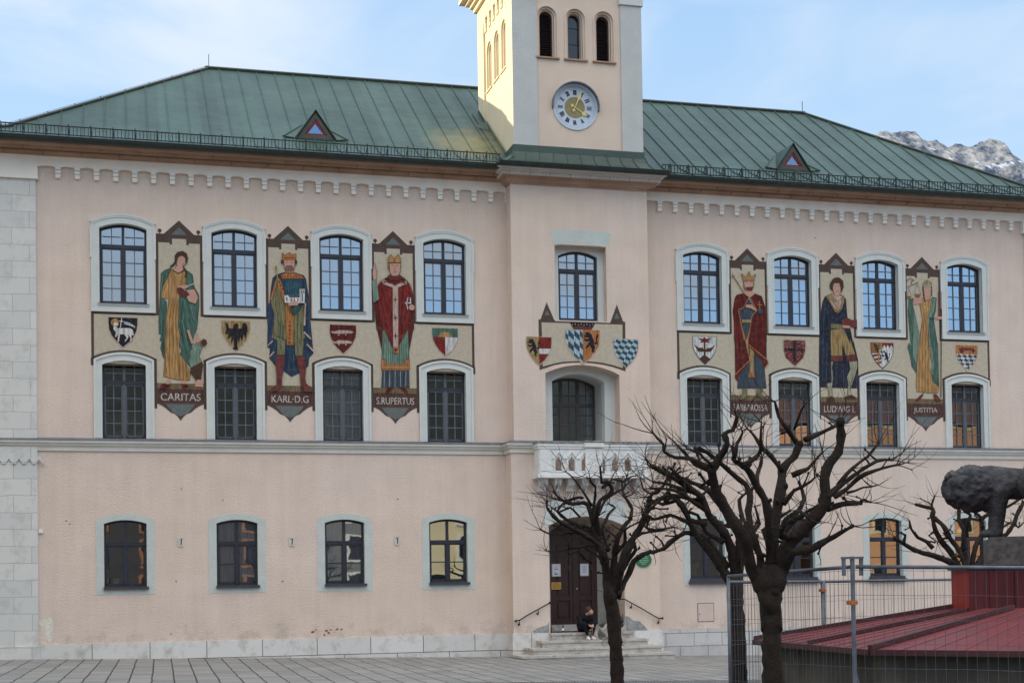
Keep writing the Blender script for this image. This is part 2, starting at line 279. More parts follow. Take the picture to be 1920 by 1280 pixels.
def link(name,me,parent=None,label=None):
    o=bpy.data.objects.new(name,me); C.objects.link(o)
    if parent is not None:
        o.parent=parent; o.matrix_parent_inverse=abs_m(parent).inverted()
    if label: o['label']=label
    return o
def abs_m(o):
    m=Matrix.LocRotScale(o.location,o.rotation_euler,o.scale)
    return (abs_m(o.parent)@o.matrix_parent_inverse@m) if o.parent else m
def thing(name,label,cat,loc=(0,0,0),group=None):
    o=bpy.data.objects.new(name,None); C.objects.link(o); o.location=loc; o['label']=label; o['category']=cat; o.empty_display_size=.3
    if group: o['group']=group
    return o
def tag(o,label,cat,group=None):
    o['label']=label; o['category']=cat
    if group: o['group']=group
    return o
def structure(o): o['kind']='structure'; return o
def seg(cx,w,zb,zs,rise,n=14,dw=0.,db=0.,dt=0.):   # opening with a segmental arch head, widened by dw/db/dt
    hw=w/2+dw; pts=[(cx-hw,zb-db),(cx+hw,zb-db)]
    if rise<=0: return pts+[(cx+hw,zs+dt),(cx-hw,zs+dt)]
    R=((w/2)**2+rise**2)/(2*rise)+dt; zc0=zs+rise+dt-R
    zz=math.sqrt(max(R*R-hw*hw,0)); a0=math.atan2(zz,hw)
    for k in range(n+1):
        a=a0+(math.pi-2*a0)*k/n; pts.append((cx+R*math.cos(a),zc0+R*math.sin(a)))
    return pts
def rnd(cx,w,zb,zt,n=16):   # round-headed opening, top at zt
    r=w/2; pts=[(cx-r,zb),(cx+r,zb)]
    for k in range(n+1):
        a=math.pi*k/n; pts.append((cx+r*math.cos(a),zt-r+r*math.sin(a)))
    return pts
def wall_with_holes(mb,outline,holes,y):
    loops=[[Vector((x,z,0)) for x,z in outline]]+[[Vector((x,z,0)) for x,z in reversed(h)] for h in holes]
    tris=tessellate_polygon(loops); flat=[p for l in loops for p in l]
    b=len(mb.v); mb.v+=[(p.x,y,p.y) for p in flat]
    for t in tris: mb.fi([b+k for k in t])
def text_mesh(s,w,h,cx,y,cz,mt,rot=0.):
    cu=bpy.data.curves.new('lettering','FONT'); cu.body=s; cu.size=1; cu.extrude=0; cu.resolution_u=3
    o=bpy.data.objects.new('tmp',cu); C.objects.link(o); dg=bpy.context.evaluated_depsgraph_get()
    me=bpy.data.meshes.new_from_object(o.evaluated_get(dg)); bpy.data.objects.remove(o); bpy.data.curves.remove(cu)
    xs=[v.co.x for v in me.vertices]; ys=[v.co.y for v in me.vertices]; x0,x1,y0,y1=min(xs),max(xs),min(ys),max(ys)
    vs=[]
    for v in me.vertices:
        a=((v.co.x-x0)/(x1-x0)-.5)*w; b=((v.co.y-y0)/(y1-y0)-.5)*h
        vs.append((cx+a*math.cos(rot)-b*math.sin(rot),y,cz+a*math.sin(rot)+b*math.cos(rot)))
    fs=[tuple(p.vertices) for p in me.polygons]; bpy.data.meshes.remove(me)
    return vs,fs
def add_text(mb,s,w,h,cx,y,cz,mt,rot=0.):
    vs,fs=text_mesh(s,w,h,cx,y,cz,mt,rot); mb.use(mt); b=len(mb.v); mb.v+=vs
    for f in fs: mb.fi([b+k for k in f])
def remeshed(mb,voxel,name,smooth=True,disp=0.,dscale=8.):
    me=mb.mesh('src'); o=bpy.data.objects.new('tmp',me); C.objects.link(o)
    md=o.modifiers.new('r','REMESH'); md.mode='VOXEL'; md.voxel_size=voxel
    md2=o.modifiers.new('s','SMOOTH'); md2.iterations=3
    dg=bpy.context.evaluated_depsgraph_get(); dg.update()
    r=bpy.data.meshes.new_from_object(o.evaluated_get(dg)); r.name=name
    bpy.data.objects.remove(o); bpy.data.meshes.remove(me)
    if disp:
        for v in r.vertices:
            n=noise.noise(v.co*dscale)+.5*noise.noise(v.co*dscale*2.3)
            v.co+=v.normal*n*disp
    r.polygons.foreach_set('use_smooth',[smooth]*len(r.polygons)); r.update()
    return r
# ------------------------------------------------------------------ town hall
hall=thing('town_hall','pale pink plastered town hall with painted facade, green copper roof and clock tower','building',(13.4,0,0))
WX=[.1365+3.065*k for k in range(4)]+[17.516+3.065*k for k in range(4)]
UZB,UZS,UR=9.93,12.04,.14; LZB,LZS,LR=6.16,8.21,.12; GZB,GZS,GR=2.03,3.79,.10
UW,LW,GW=1.283,1.18,1.146
XL,XR=-3.4,30.5; PL,PR=-2.18,28.98    # building corners, stone pier edges
BX0,BX1,BY=11.235,15.53,-.55          # bay, upper part
CX0,CX1,CY0=11.10,15.69,-.68          # bay, lower part
YB=13.1
holesL=[];holesR=[]
for i,x in enumerate(WX):
    t=holesL if i<4 else holesR
    t+= [seg(x,UW,UZB,UZS,UR),seg(x,LW,LZB,LZS,LR),seg(x,GW,GZB,GZS,GR)]
w=MB('plaster')
wall_with_holes(w,[(XL,-1),(BX0+.06,-1),(BX0+.06,14.1),(XL,14.1)],holesL,0)
wall_with_holes(w,[(BX1-.06,-1),(XR,-1),(XR,14.1),(BX1-.06,14.1)],holesR,0)
for q in (((XL,0),(XL,YB)),((XL,YB),(XR,YB)),((XR,YB),(XR,0))):
    (a,b),(c,d)=q; w.face([(a,b,-1),(c,d,-1),(c,d,14.1),(a,b,14.1)])
w.build('wall',hall,fixn=False)
fl_=MB('reveal_plaster')
for z in (1.2,5.95,14.02): fl_.face([(XL+.02,1.3 if z<14 else .4,z),(XR-.02,1.3 if z<14 else .4,z),(XR-.02,YB-.02,z),(XL+.02,YB-.02,z)])
fl_.face([(XL+.02,.01,14.02),(XR-.02,.01,14.02),(XR-.02,.4,14.02),(XL+.02,.4,14.02)])
for z in (9.1,): fl_.face([(XL+.02,1.3,z),(XR-.02,1.3,z),(XR-.02,YB-.02,z),(XL+.02,YB-.02,z)])
fl_.build('interior_floor',hall,fixn=False)
# bay: upper and lower storey shells with deep recesses
bw=MB('plaster')
T=(12.58,14.19,9.79,11.86,.17); B2=(12.23,14.55,6.10,8.19,.27); D=(12.22,14.55,.50,3.66,.27)
oT=seg((T[0]+T[1])/2,T[1]-T[0],T[2],12.03,0); oB=seg((B2[0]+B2[1])/2,B2[1]-B2[0],B2[2],B2[3],B2[4]); oD=seg((D[0]+D[1])/2,D[1]-D[0],D[2],D[3],D[4])
wall_with_holes(bw,[(BX0,6.05),(BX1,6.05),(BX1,14.1),(BX0,14.1)],[oT,oB],BY)
wall_with_holes(bw,[(CX0,-1),(CX1,-1),(CX1,5.95),(CX0,5.95)],[oD],CY0)
for x in (BX0,BX1): bw.face([(x,BY,6.05),(x,.02,6.05),(x,.02,14.1),(x,BY,14.1)])
for x in (CX0,CX1): bw.face([(x,CY0,-1),(x,.02,-1),(x,.02,5.95),(x,CY0,5.95)])
bw.face([(CX0,CY0,5.95),(CX1,CY0,5.95),(CX1,.02,5.95),(CX0,.02,5.95)])
bw.build('bay_wall',hall,fixn=False)
def tunnel(mb,poly,y0,y1):
    n=len(poly)
    for i in range(n):
        j=(i+1)%n; (a,b),(c,d)=poly[i],poly[j]; mb.face([(a,y0,b),(c,y0,d),(c,y1,d),(a,y1,b)])

# ---- windows
def window(kind,cx,zb,zs,rise,w,y0,rec=.15,wx=None,curtain=False,surr='surround',label=None,cols=2,rows=4,toprows=2):
    s=MB(surr); op=seg(cx,w,zb,zs,rise)
    if kind=='upper':
        out=seg(cx,w,zb,zs,rise,dw=.222,db=.235,dt=.235); mid=seg(cx,w,zb,zs,rise,dw=.17,db=.17,dt=.17); inn=seg(cx,w,zb,zs,rise,dw=.05,db=.035,dt=.05)
        s.ring(out,mid,y0-.050,y0+.002); s.ring(mid,inn,y0-.030,y0+.002); s.ring(inn,op,y0-.045,y0+.002)
        # raised hood moulding following the arch, with small ears
        ou=seg(cx,w,zb,zs,rise,dw=.25,db=0,dt=.265); inr=seg(cx,w,zb,zs,rise,dw=.20,db=0,dt=.215)
        s.ring(ou[2:]+[(cx-w/2-.25,zs-.30)]+[(cx+w/2+.25,zs-.30)],inr[2:]+[(cx-w/2-.20,zs-.30)]+[(cx+w/2+.20,zs-.30)],y0-.075,y0-.045) if False else None
        n=len(ou); 
        for k in range(2,n-1): s.face([(ou[k][0],y0-.062,ou[k][1]),(ou[k+1][0],y0-.062,ou[k+1][1]),(inr[k+1][0],y0-.062,inr[k+1][1]),(inr[k][0],y0-.062,inr[k][1])]); s.face([(inr[k][0],y0-.062,inr[k][1]),(inr[k+1][0],y0-.062,inr[k+1][1]),(inr[k+1][0],y0-.045,inr[k+1][1]),(inr[k][0],y0-.045,inr[k][1])]); s.face([(ou[k][0],y0-.062,ou[k][1]),(ou[k+1][0],y0-.062,ou[k+1][1]),(ou[k+1][0],y0,ou[k+1][1]),(ou[k][0],y0,ou[k][1])])
        for sx in (-1,1): s.box(min(cx+sx*(w/2+.20),cx+sx*(w/2+.25)),max(cx+sx*(w/2+.20),cx+sx*(w/2+.25)),y0-.061,y0,zs-.85 if sx>0 else zs-.85,zs+.01)
    elif kind=='lower':
        out=seg(cx,w,zb,zs,rise,dw=.225,db=0,dt=.235); mid=seg(cx,w,zb,zs,rise,dw=.165,db=0,dt=.17); inn=seg(cx,w,zb,zs,rise,dw=.05,db=0,dt=.05)
        s.ring(out,mid,y0-.065,y0+.002); s.ring(mid,inn,y0-.035,y0+.002); s.ring(inn,op,y0-.050,y0+.002)
    elif kind=='ground':
        out=seg(cx,w,zb,zs,rise,dw=.22,db=.21,dt=.17); s.ring(out,op,y0-.008,y0+.002)
    tunnel(s,op,y0-.01,y0+rec+.03)
    win=s.build('window',hall,label=label,fixn=False)
    # timber frame
    f=MB('dark_frame'); yf=y0+rec; fw=.062
    inn=seg(cx,w-2*fw,zb+fw,zs,rise,dt=-fw+.0)
    R=((w/2)**2+rise**2)/(2*rise)
    f.ring(op,seg(cx,w,zb,zs,rise,dw=-fw,db=-fw,dt=-fw),yf,yf+.07,yf+.07)
    ztop=zs+rise; H=ztop-zb
    zt=zb+H*(.725 if kind!='ground' else .64)
    f.box(cx-w/2+.03,cx+w/2-.03,yf-.012,yf+.06,zt-.05,zt+.055)       # transom
    if kind=='lower': f.use('mullion_sky_grey')  # lower-row mullions and casements paler: reflected sky put into the colour
    f.box(cx-.048,cx+.048,yf-.010,yf+.06,zb+.03,zt-.052); f.box(cx-.038,cx+.038,yf-.008,yf+.06,zt+.057,ztop-.04)
    def arcz(x):
        zc1=ztop-R; return zc1+math.sqrt(max(R*R-(x-cx)**2,0))
    for sx in (-1,1):   # casement stiles
        xa=cx+sx*.048; xb=cx+sx*(w/2-fw); lo,hi=min(xa,xb),max(xa,xb)
        for (a,b,c,d) in ((lo,lo+.028,zb+fw,zt-.05),(hi-.028,hi,zb+fw,zt-.05),(lo,hi,zb+fw,zb+fw+.035),(lo,hi,zt-.085,zt-.05)): f.box(a,b,yf+.004,yf+.055,c,d)
    fo=f.build('frame',win)
    m=MB('muntin' if kind!='ground' else 'dark_frame'); t=.0125 if kind!='ground' else .016
    for sx in (-1,1):
        xa=cx+sx*.062; xb=cx+sx*(w/2-fw-.02); lo,hi=min(xa,xb),max(xa,xb); z0=zb+fw+.03; z1=zt-.08
        if kind!='ground':
            xm=(lo+hi)/2; m.box(xm-t,xm+t,yf+.010,yf+.045,z0,z1)
            for k in range(1,rows): zz=z0+(z1-z0)*k/rows; m.box(lo,hi,yf+.012,yf+.044,zz-t,zz+t)
            m.box(xm-t,xm+t,yf+.010,yf+.045,zt+.05,arcz(xm)-.05); zz=zt+.05+(arcz(xm)-zt-.1)*.47; m.box(lo,hi,yf+.012,yf+.044,zz-t,zz+t)
            for (a,c) in ((lo,z0),(hi-.012,z0)): m.box(a,a+.012,yf-.002,yf+.02,z0,z1)
        else:
            zz=(z0+z1)/2; m.box(lo,hi,yf+.012,yf+.044,zz-t,zz+t)
    m.build('glazing_bar',win)
    g=MB('glass' if kind=='upper' or kind=='plain' else ('glass_low' if kind=='lower' else 'glass')); yg=yf+.035
    g.flat(seg(cx,w,zb,zs,rise,dw=-.03,db=-.03,dt=-.03),yg); g.build('pane',win,fixn=False)
    if kind=='upper':
        q=MB('surround'); q.box(cx-w/2-.05,cx+w/2+.06,y0-.062,y0+rec,zb-.055,zb-.012); q.use('zinc').box(cx-w/2-.05,cx+w/2+.06,y0-.088,y0+rec,zb-.012,zb-.002); q.build('sill',win)
    elif kind=='ground':
        q=MB('sill_dark'); d=.10 if wx is None else wx
        q.box(cx-w/2-.02,cx+w/2+.05,y0-.10,y0+rec,zb-.07,zb+.004)
        if wx: q.box(cx-w/2-.06,cx+w/2+.09,y0-.13,y0+.002,zb-.16,zb-.07)
        q.build('sill',win)
    if curtain:
        q=MB('curtain')
        for sx in (-1,1):
            lo,hi=(cx-w/2+.05,cx-.06) if sx<0 else (cx+.06,cx+w/2-.05); n=44
            base=len(q.v)
            for k in range(n+1):
                x=lo+(hi-lo)*k/n; yy=yg+.09+.02*math.sin(k*1.5)+.012*math.sin(k*.73)
                q.v+=[(x,yy,zb+.05),(x,yy,arcz(x)-.06)]
            for k in range(n): q.fi((base+2*k,base+2*k+2,base+2*k+3,base+2*k+1))
        q.build('curtain',win,fixn=False)
    return win
ordn=['first','second','third','fourth']
for i,x in enumerate(WX):
    window('upper',x,UZB,UZS,UR,UW,0)
    window('lower',x,LZB,LZS,LR,LW,0,curtain=(i==2))
    window('ground',x,GZB,GZS,GR,GW,0,rec=.14,surr='paint_surround',wx=(1 if i>3 else None),curtain=(i in (1,2)))
# small things standing inside windows
p=MB('potplant')
for k,(dx,dz,l) in enumerate(((0,0,.30),(.05,.02,.26),(-.05,0,.22),(.09,0,.3),(.03,.0,.34))):
    x=WX[1]+.28+dx; p.tube([(x,.30,GZB+.10),(x+dx*.6,.31,GZB+.1+l*.6),(x+dx*1.5,.31,GZB+.1+l)],[.02,.022,.004],6)
p.use('white_wall').box(WX[1]+.2,WX[1]+.4,.27,.37,GZB+.06,GZB+.13)
tag(p.build('potted_plant'),'small green potted plant inside the second ground floor window','plant')
p=MB('flower')
for k in range(26): p.sphere((WX[4]-.33+random.uniform(-.12,.12),.32+random.uniform(-.05,.03),GZB+.32+random.uniform(-.16,.16)),random.uniform(.035,.06),8,6)
p.use('potplant').tube([(WX[4]-.33,.32,GZB+.06),(WX[4]-.33,.32,GZB+.3)],[.09,.05],10)
tag(p.build('bouquet'),'yellow flower bunch inside the ground floor window right of the entrance','flowers')
p=MB('paper'); p.box(WX[0]-.33,WX[0]-.18,.235,.245,GZB+.1,GZB+.24); p.use('ink').box(WX[0]-.30,WX[0]-.24,.232,.236,GZB+.17,GZB+.2)
tag(p.build('paper_note'),'small white note inside the leftmost ground floor window','note')

# ---- bay windows and door
def bay_window_top():
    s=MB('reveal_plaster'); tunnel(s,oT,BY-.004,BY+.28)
    cx=(T[0]+T[1])/2; w2=1.24; op=seg(cx+.0,w2,9.83,11.78,.16); 
    outr=seg(cx,T[1]-T[0],T[2],12.03,0)
    s.use('surround'); wall_with_holes(s,outr,[op],BY+.28); tunnel(s,op,BY+.28,BY+.36)
    # faded painted lintel patch
    s.use('paint_surround'); s.prism([(T[0]-.02,12.05),(T[0]-.06,12.10),(T[0]-.10,12.47),(T[0]+.12,12.50),(T[1]-.12,12.50),(T[1]+.16,12.47),(T[1]+.10,12.10),(T[1]-.02,12.05),(T[1]-.35,12.10),(cx,12.13),(T[0]+.3,12.10)],BY-.006,BY+.01)
    s.box(T[0]+.1,T[1]-.1,BY-.03,BY,12.05,12.075)
    s.build('window_recess',hall,fixn=False)
    return window('plain',cx,9.83,11.78,.16,w2,BY+.34,rec=.06)
bay_window_top()
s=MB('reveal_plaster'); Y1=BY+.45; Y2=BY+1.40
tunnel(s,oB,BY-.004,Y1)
cxB=13.395; iw=1.66; opB=seg(cxB,iw,6.12,8.02,.24)
s.use('surround'); wall_with_holes(s,oB,[opB],Y1); tunnel(s,opB,Y1,Y1+.3); s.use('grey_plaster'); tunnel(s,opB,Y1+.3,Y2+.1)
s.build('balcony_door_recess',hall,fixn=False)
# balcony door: three-part glazed frame
def three_part():
    f=MB('brown_frame'); y=Y2; fw=.07
    f.ring(opB,seg(cxB,iw,6.12,8.02,.24,dw=-fw,db=-fw,dt=-fw),y,y+.07,y+.07)
    zt=7.42; f.box(cxB-iw/2+.03,cxB+iw/2-.03,y-.012,y+.06,zt-.05,zt+.05)
    for sx in (-1,1):
        x=cxB+sx*.27; f.box(x-.055,x+.055,y-.01,y+.06,6.15,zt-.052); f.box(x-.045,x+.045,y-.01,y+.06,zt+.052,8.17)
    o=f.build('balcony_door',hall)
    m=MB('brown_frame')
    for a,b in ((cxB-iw/2+fw,cxB-.325),(cxB-.215,cxB+.215),(cxB+.325,cxB+iw/2-fw)):
        xm=(a+b)/2; m.box(xm-.012,xm+.012,y+.01,y+.045,6.2,8.2 if abs(xm-cxB)<.1 else 8.08)
        for z in (6.5,6.81,7.12,7.72): m.box(a,b,y+.012,y+.044,z-.012,z+.012)
    m.build('glazing_bar',o)
    g=MB('glass'); g.flat(seg(cxB,iw,6.12,8.02,.24,dw=-.03,db=-.03,dt=-.03),y+.035); g.build('pane',o,fixn=False)
three_part()
# entrance portal
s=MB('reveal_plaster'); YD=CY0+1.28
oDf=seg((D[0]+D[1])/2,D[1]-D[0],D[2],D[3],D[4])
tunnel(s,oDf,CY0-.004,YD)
s.use('jamb_stone')
dx0,dx1=12.62,14.12
dop=seg((dx0+dx1)/2,dx1-dx0,.70,3.52,.27)
wall_with_holes(s,[(D[0],D[2]),(D[1],D[2]),(D[1],D[3]+D[4]+.1),(D[0],D[3]+D[4]+.1)],[dop],YD); tunnel(s,dop,YD,YD+.1)
# painted white band over the arch
band=seg((D[0]+D[1])/2,D[1]-D[0],D[2],D[3],D[4],n=14)[2:]
top=[(x+(x-13.385)*.10,4.42 if 0<k<len(band)-1 else 4.18) for k,(x,z) in enumerate(band)]
s.use('surround')
for k in range(len(band)-1):
    a,b,c,d=band[k],band[k+1],top[k+1],top[k]; s.prism([a,b,c,d][::-1],CY0-.010,CY0+.004)
for sx,xe in ((-1,D[0]),(1,D[1])): s.box(min(xe,xe+sx*.12),max(xe,xe+sx*.12),CY0-.009,CY0+.003,3.62,4.18)
# landing stone floor inside the recess
s.use('step'); s.box(D[0]-.02,D[1]+.02,CY0+.02,YD+.2,.30,.50); s.box(dx0-.05,dx1+.05,YD-.25,YD+.1,.502,.685)
s.build('portal',hall,fixn=False)
dr=MB('door'); y=YD+.05
dr.flat(seg((dx0+dx1)/2,dx1-dx0,.70,3.52,.27),y); 
dm=(dx0+dx1)/2
dr.ring(seg(dm,dx1-dx0,.70,3.52,.27),seg(dm,dx1-dx0,.70,3.52,.27,dw=-.05,db=-.02,dt=-.05),y-.05,y)
for a,b in ((dx0+.05,dm-.012),(dm+.012,dx1-.05)):
    for (x0,x1,z0,z1) in ((a,b,.72,.86),(a,b,1.42,1.56),(a,b,2.35,2.49),(a,b,3.15,3.42)): dr.box(x0,x1,y-.045,y-.001,z0,z1)
    dr.box(a,a+.13,y-.046,y-.001,.72,3.4); dr.box(b-.13,b,y-.046,y-.001,.72,3.4)
    for z0,z1 in ((.86,1.42),(1.56,2.35),(2.49,3.15)): dr.box(a+.19,b-.19,y-.030,y-.002,z0+.07,z1-.07)
dr.box(dm-.035,dm+.035,y-.07,y-.02,.72,3.5)
do=dr.build('door',hall)
k=MB('gold_leaf'); k.sphere((dm+.07,y-.10,1.78),.028,10,8); k.tube([(dm+.07,y-.10,1.78),(dm+.07,y-.04,1.78)],.012,8); k.use('iron').box(dm+.04,dm+.10,y-.055,y-.04,1.86,1.98); k.build('door_handle',do)

# ---- stone pier at each corner, plinth, string course, frieze, cornice
for sx,(xo,xi) in ((-1,(XL,PL)),(1,(XR,PR))):
    p=MB('pier'); a,b=min(xo,xi),max(xo,xi)
    p.box(a-.05 if sx<0 else a,b+(.05 if sx>0 else 0),-.075,.3,.30,5.90); p.box(a-.05 if sx<0 else a,b+(.05 if sx>0 else 0),-.075,.3,6.12,13.30)
    p.box(a-.10,b+.05,-.13,.3,-1,.45)
    # zigzag frieze under the string course
    for k in range(5):
        x=a+.12+(k+.0)*.262
        p.prism([(x,5.42),(x+.10,5.57),(x+.20,5.42),(x+.245,5.42),(x+.10,5.66),(x-.045,5.42)],-.115,-.07)
    p.use('side_plaster' if False else 'cream').box(a-.10,b+.055,-.13,.3,13.30,13.96); p.box(a-.12,b+.07,-.155,.3,13.28,13.36)
    p.build('corner_pier',hall,label='pale stone block pier at the left corner' if sx<0 else 'pale stone block pier at the right corner')
p=MB('plinth'); p.box(PL,CX0-.04,-.07,.05,-1,.48); p.use('plinth_r').box(CX1+.04,PR,-.07,.05,-1,.50)
p.use('plinth').box(CX0-.05,D[0]-.02,CY0-.07,0,-1,.50); p.box(D[1]+.02,CX1+.05,CY0-.07,0,-1,.50)
p.build('plinth',hall)
def strip_profile(mb,prof,xs,ys,fl,fr):
    """sweep a moulding profile (out,z) along x from xs[0] to xs[1] in front of plane ys"""
    for k in range(len(prof)-1):
        (o0,z0),(o1,z1)=prof[k],prof[k+1]
        mb.face([(xs[0]-(o0 if fl else 0),ys-o0,z0),(xs[1]+(o0 if fr else 0),ys-o0,z0),(xs[1]+(o1 if fr else 0),ys-o1,z1),(xs[0]-(o1 if fl else 0),ys-o1,z1)])
        if fl: mb.face([(xs[0]-o0,ys-o0,z0),(xs[0]-o1,ys-o1,z1),(xs[0]-o1,.05,z1),(xs[0]-o0,.05,z0)])
        if fr: mb.face([(xs[1]+o0,ys-o0,z0),(xs[1]+o1,ys-o1,z1),(xs[1]+o1,.05,z1),(xs[1]+o0,.05,z0)])
prof=[(0,5.80),(.045,5.80),(.045,5.90),(.06,5.91),(.06,5.925),(.10,5.95),(.10,5.985),(.13,6.0),(.15,6.03),(.15,6.085)]
p=MB('string'); 
for (x0,x1,y,fl,fr) in ((XL-.05,CX0-.0,0,True,False),(CX1,XR+.05,0,False,True),(CX0,CX1,CY0,True,True)): strip_profile(p,prof,(x0,x1),y,fl,fr)
p.use('zinc')
pz=[(.165,6.085),(.165,6.105),(.03,6.165),(-.16,6.175)]
for (x0,x1,y,fl,fr) in ((XL-.05,CX0-.0,0,True,False),(CX1,XR+.05,0,False,True),(CX0,CX1,CY0,True,True)): strip_profile(p,pz,(x0,x1),y,fl,fr)
p.build('string_course',hall,fixn=False)
def frieze(c0,sp,n,xa,xb):
    p=MB('cream'); zb=13.60; w=.15
    pts=[(xb,13.94),(xa,13.94)]; cs=[c0+sp*k for k in range(n)]
    pts.append((xa,zb+.045))
    prev=xa
    for c in cs:
        l=c-w/2
        if l-prev>.1:
            m=(prev+l)/2; h=(l-prev)/2
            for k in range(1,8): u=-1+2*k/8; pts.append((m+h*u,zb+.045+.030*(1-u*u)**.8))
        pts+= [(l,zb+.045),(l,zb-.02),(c+w/2,zb-.02),(c+w/2,zb+.045)]; prev=c+w/2
    if xb-prev>.1:
        m=(prev+xb)/2; h=(xb-prev)/2
        for k in range(1,8): u=-1+2*k/8; pts.append((m+h*u,zb+.045+.030*(1-u*u)**.8))
    pts.append((xb,zb+.03))
    p.prism(pts,-.11,.002)
    for c in cs:
        p.box(c-w/2+.004,c+w/2-.004,-.100,.002,zb-.12,zb-.034); p.box(c-w/2+.010,c+w/2-.006,-.085,.002,zb-.245,zb-.135)
    p.build('arched_frieze',hall)
frieze(-1.59,.5145,26,-2.13,BX0); frieze(16.13,.514,25,BX1,PR-.05)
# eaves cornice
p=MB('tan'); pc=[(.09,13.935),(.13,13.935),(.15,13.96),(.27,13.975),(.29,14.03),(.24,14.035),(.24,14.05),(.42,14.06),(.45,14.12),(.62,14.13),(.64,14.17),(.80,14.18)]
for (x0,x1,fl,fr) in ((XL-.02,BX0,True,False),(BX1,XR+.02,False,True)): strip_profile(p,pc,(x0,x1),0,fl,fr)
pb=[(.0,13.80),(.05,13.80),(.05,13.84),(.10,13.86),(.16,13.93),(.20,13.935),(.20,13.96),(.28,13.985),(.28,14.0)]
strip_profile(p,pb,(BX0,BX1),BY,True,True)
x=XL+.4
p.use('gap')
while x<XR:
    if not (BX0-.4<x<BX1+.4): p.box(x,x+.012,-.295,-.14,13.955,14.03); p.box(x+.5,x+.512,-.455,-.25,14.055,14.12)
    x+=1.02
for (xa_,xb_) in ((XL,BX0-.3),(BX1+.3,XR)): p.tube([(xa_,-.245,14.043),(xb_,-.245,14.043)],.012,5)
p.use('white_stone'); strip_profile(p,[(.28,14.0),(.34,14.0),(.34,14.10),(.42,14.12),(.42,14.15),(.50,14.17)],(BX0,BX1),BY,True,True)
p.use('gap')
for k in range(8): xx=BX0-.1+k*.62; p.box(xx,xx+.012,BY-.345,BY-.33,14.0,14.10)
p.build('cornice',hall,fixn=False)

# ---- roof
EY,EZ=-.86,14.24; RY=6.29; EX0,EX1=XL-.85,31.35; RH=RY-EY
def rp(d): return EZ+.46*d if d<1.3 else EZ+.598+.706*(d-1.3)
def rsurf(x,y): return rp(min(y-EY,(2*RY-EY)-y,x-EX0,EX1-x))
BKY=2*RY-EY
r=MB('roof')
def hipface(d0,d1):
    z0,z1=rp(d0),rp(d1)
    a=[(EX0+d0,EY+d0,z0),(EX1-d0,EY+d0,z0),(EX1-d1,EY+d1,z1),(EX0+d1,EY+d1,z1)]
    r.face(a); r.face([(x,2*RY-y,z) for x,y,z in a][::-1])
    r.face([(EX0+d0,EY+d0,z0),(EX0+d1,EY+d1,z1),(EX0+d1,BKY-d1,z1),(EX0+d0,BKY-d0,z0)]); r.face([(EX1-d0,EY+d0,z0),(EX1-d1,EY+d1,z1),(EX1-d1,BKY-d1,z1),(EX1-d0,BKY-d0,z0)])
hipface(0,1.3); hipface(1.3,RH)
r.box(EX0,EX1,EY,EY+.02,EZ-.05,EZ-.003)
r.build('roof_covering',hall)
roofpart=MB('roof')
def ribline(mb,pts,w=.022,h=.035):
    mb.tube([Vector(p)+Vector((0,0,h*.5)) for p in pts],w,5)
x=EX0+.3
while x<EX1-.2:
    dd=min(RH,x-EX0,EX1-x)
    if not (BX0+.15<x<BX1-.15 and True):
        if dd>1.3: ribline(roofpart,[(x,EY+.02,rp(.02)),(x,EY+1.3,rp(1.3)),(x,EY+dd,rp(dd))])
        else: ribline(roofpart,[(x,EY+.02,rp(.02)),(x,EY+dd,rp(dd))])
    else: ribline(roofpart,[(x,4.2,rp(4.2-EY)),(x,RY,rp(RH))])
    x+=.6
y=EY+.5
while y<BKY-.3:
    dd=min(RH,y-EY,BKY-y)
    for s_,e_ in ((EX0,1),(EX1,-1)): ribline(roofpart,[(s_,y,rp(0)),(s_+e_*min(1.3,dd),y,rp(min(1.3,dd)))]+([(s_+e_*dd,y,rp(dd))] if dd>1.3 else []))
    y+=.6
roofpart.build('standing_seam',hall,smooth=False)
r=MB('gutter')
for (xr,e_) in ((EX0,1),(EX1,-1)):
    for yy,ey in ((EY,1),(BKY,-1)):
        r.tube([(xr,yy,EZ+.03),(xr+e_*1.3,yy+ey*1.3,rp(1.3)+.03),(xr+e_*RH,yy+ey*RH,rp(RH)+.03)],.055,6)
r.tube([(EX0+RH-.1,RY,rp(RH)+.03),(EX1-RH+.1,RY,rp(RH)+.03)],.065,6)
r.build('ridge_cap',hall)
r=MB('gutter')
def gut(x0,x1,y,z,mb):
    n=8
    for k in range(n):
        a0=math.pi*k/n; a1=math.pi*(k+1)/n; 
        mb.face([(x0,y-.085*math.cos(a0),z-.10*math.sin(a0)),(x1,y-.085*math.cos(a0),z-.10*math.sin(a0)),(x1,y-.085*math.cos(a1),z-.10*math.sin(a1)),(x0,y-.085*math.cos(a1),z-.10*math.sin(a1))])
    mb.tube([(x0,y-.088,z+.01),(x1,y-.088,z+.01)],.018,6)
gut(EX0,BX0-.35,EY-.02,EZ-.01,r); gut(BX1+.35,EX1,EY-.02,EZ-.01,r)
r.box(EX0,BX0-.2,EY+.02,-.72,EZ-.10,EZ-.055); r.box(BX1+.2,EX1,EY+.02,-.72,EZ-.10,EZ-.055)
gut(BX0-.50,BX1+.50,-1.20,EZ+.01,r); r.box(BX0-.50,BX1+.50,-1.16,-1.0,EZ-.07,EZ-.01)
for xx in (BX0-.50,BX1+.50): r.box(xx-.03,xx+.03,-1.22,-.7,EZ-.07,EZ+.02)
r.build('gutter',hall)
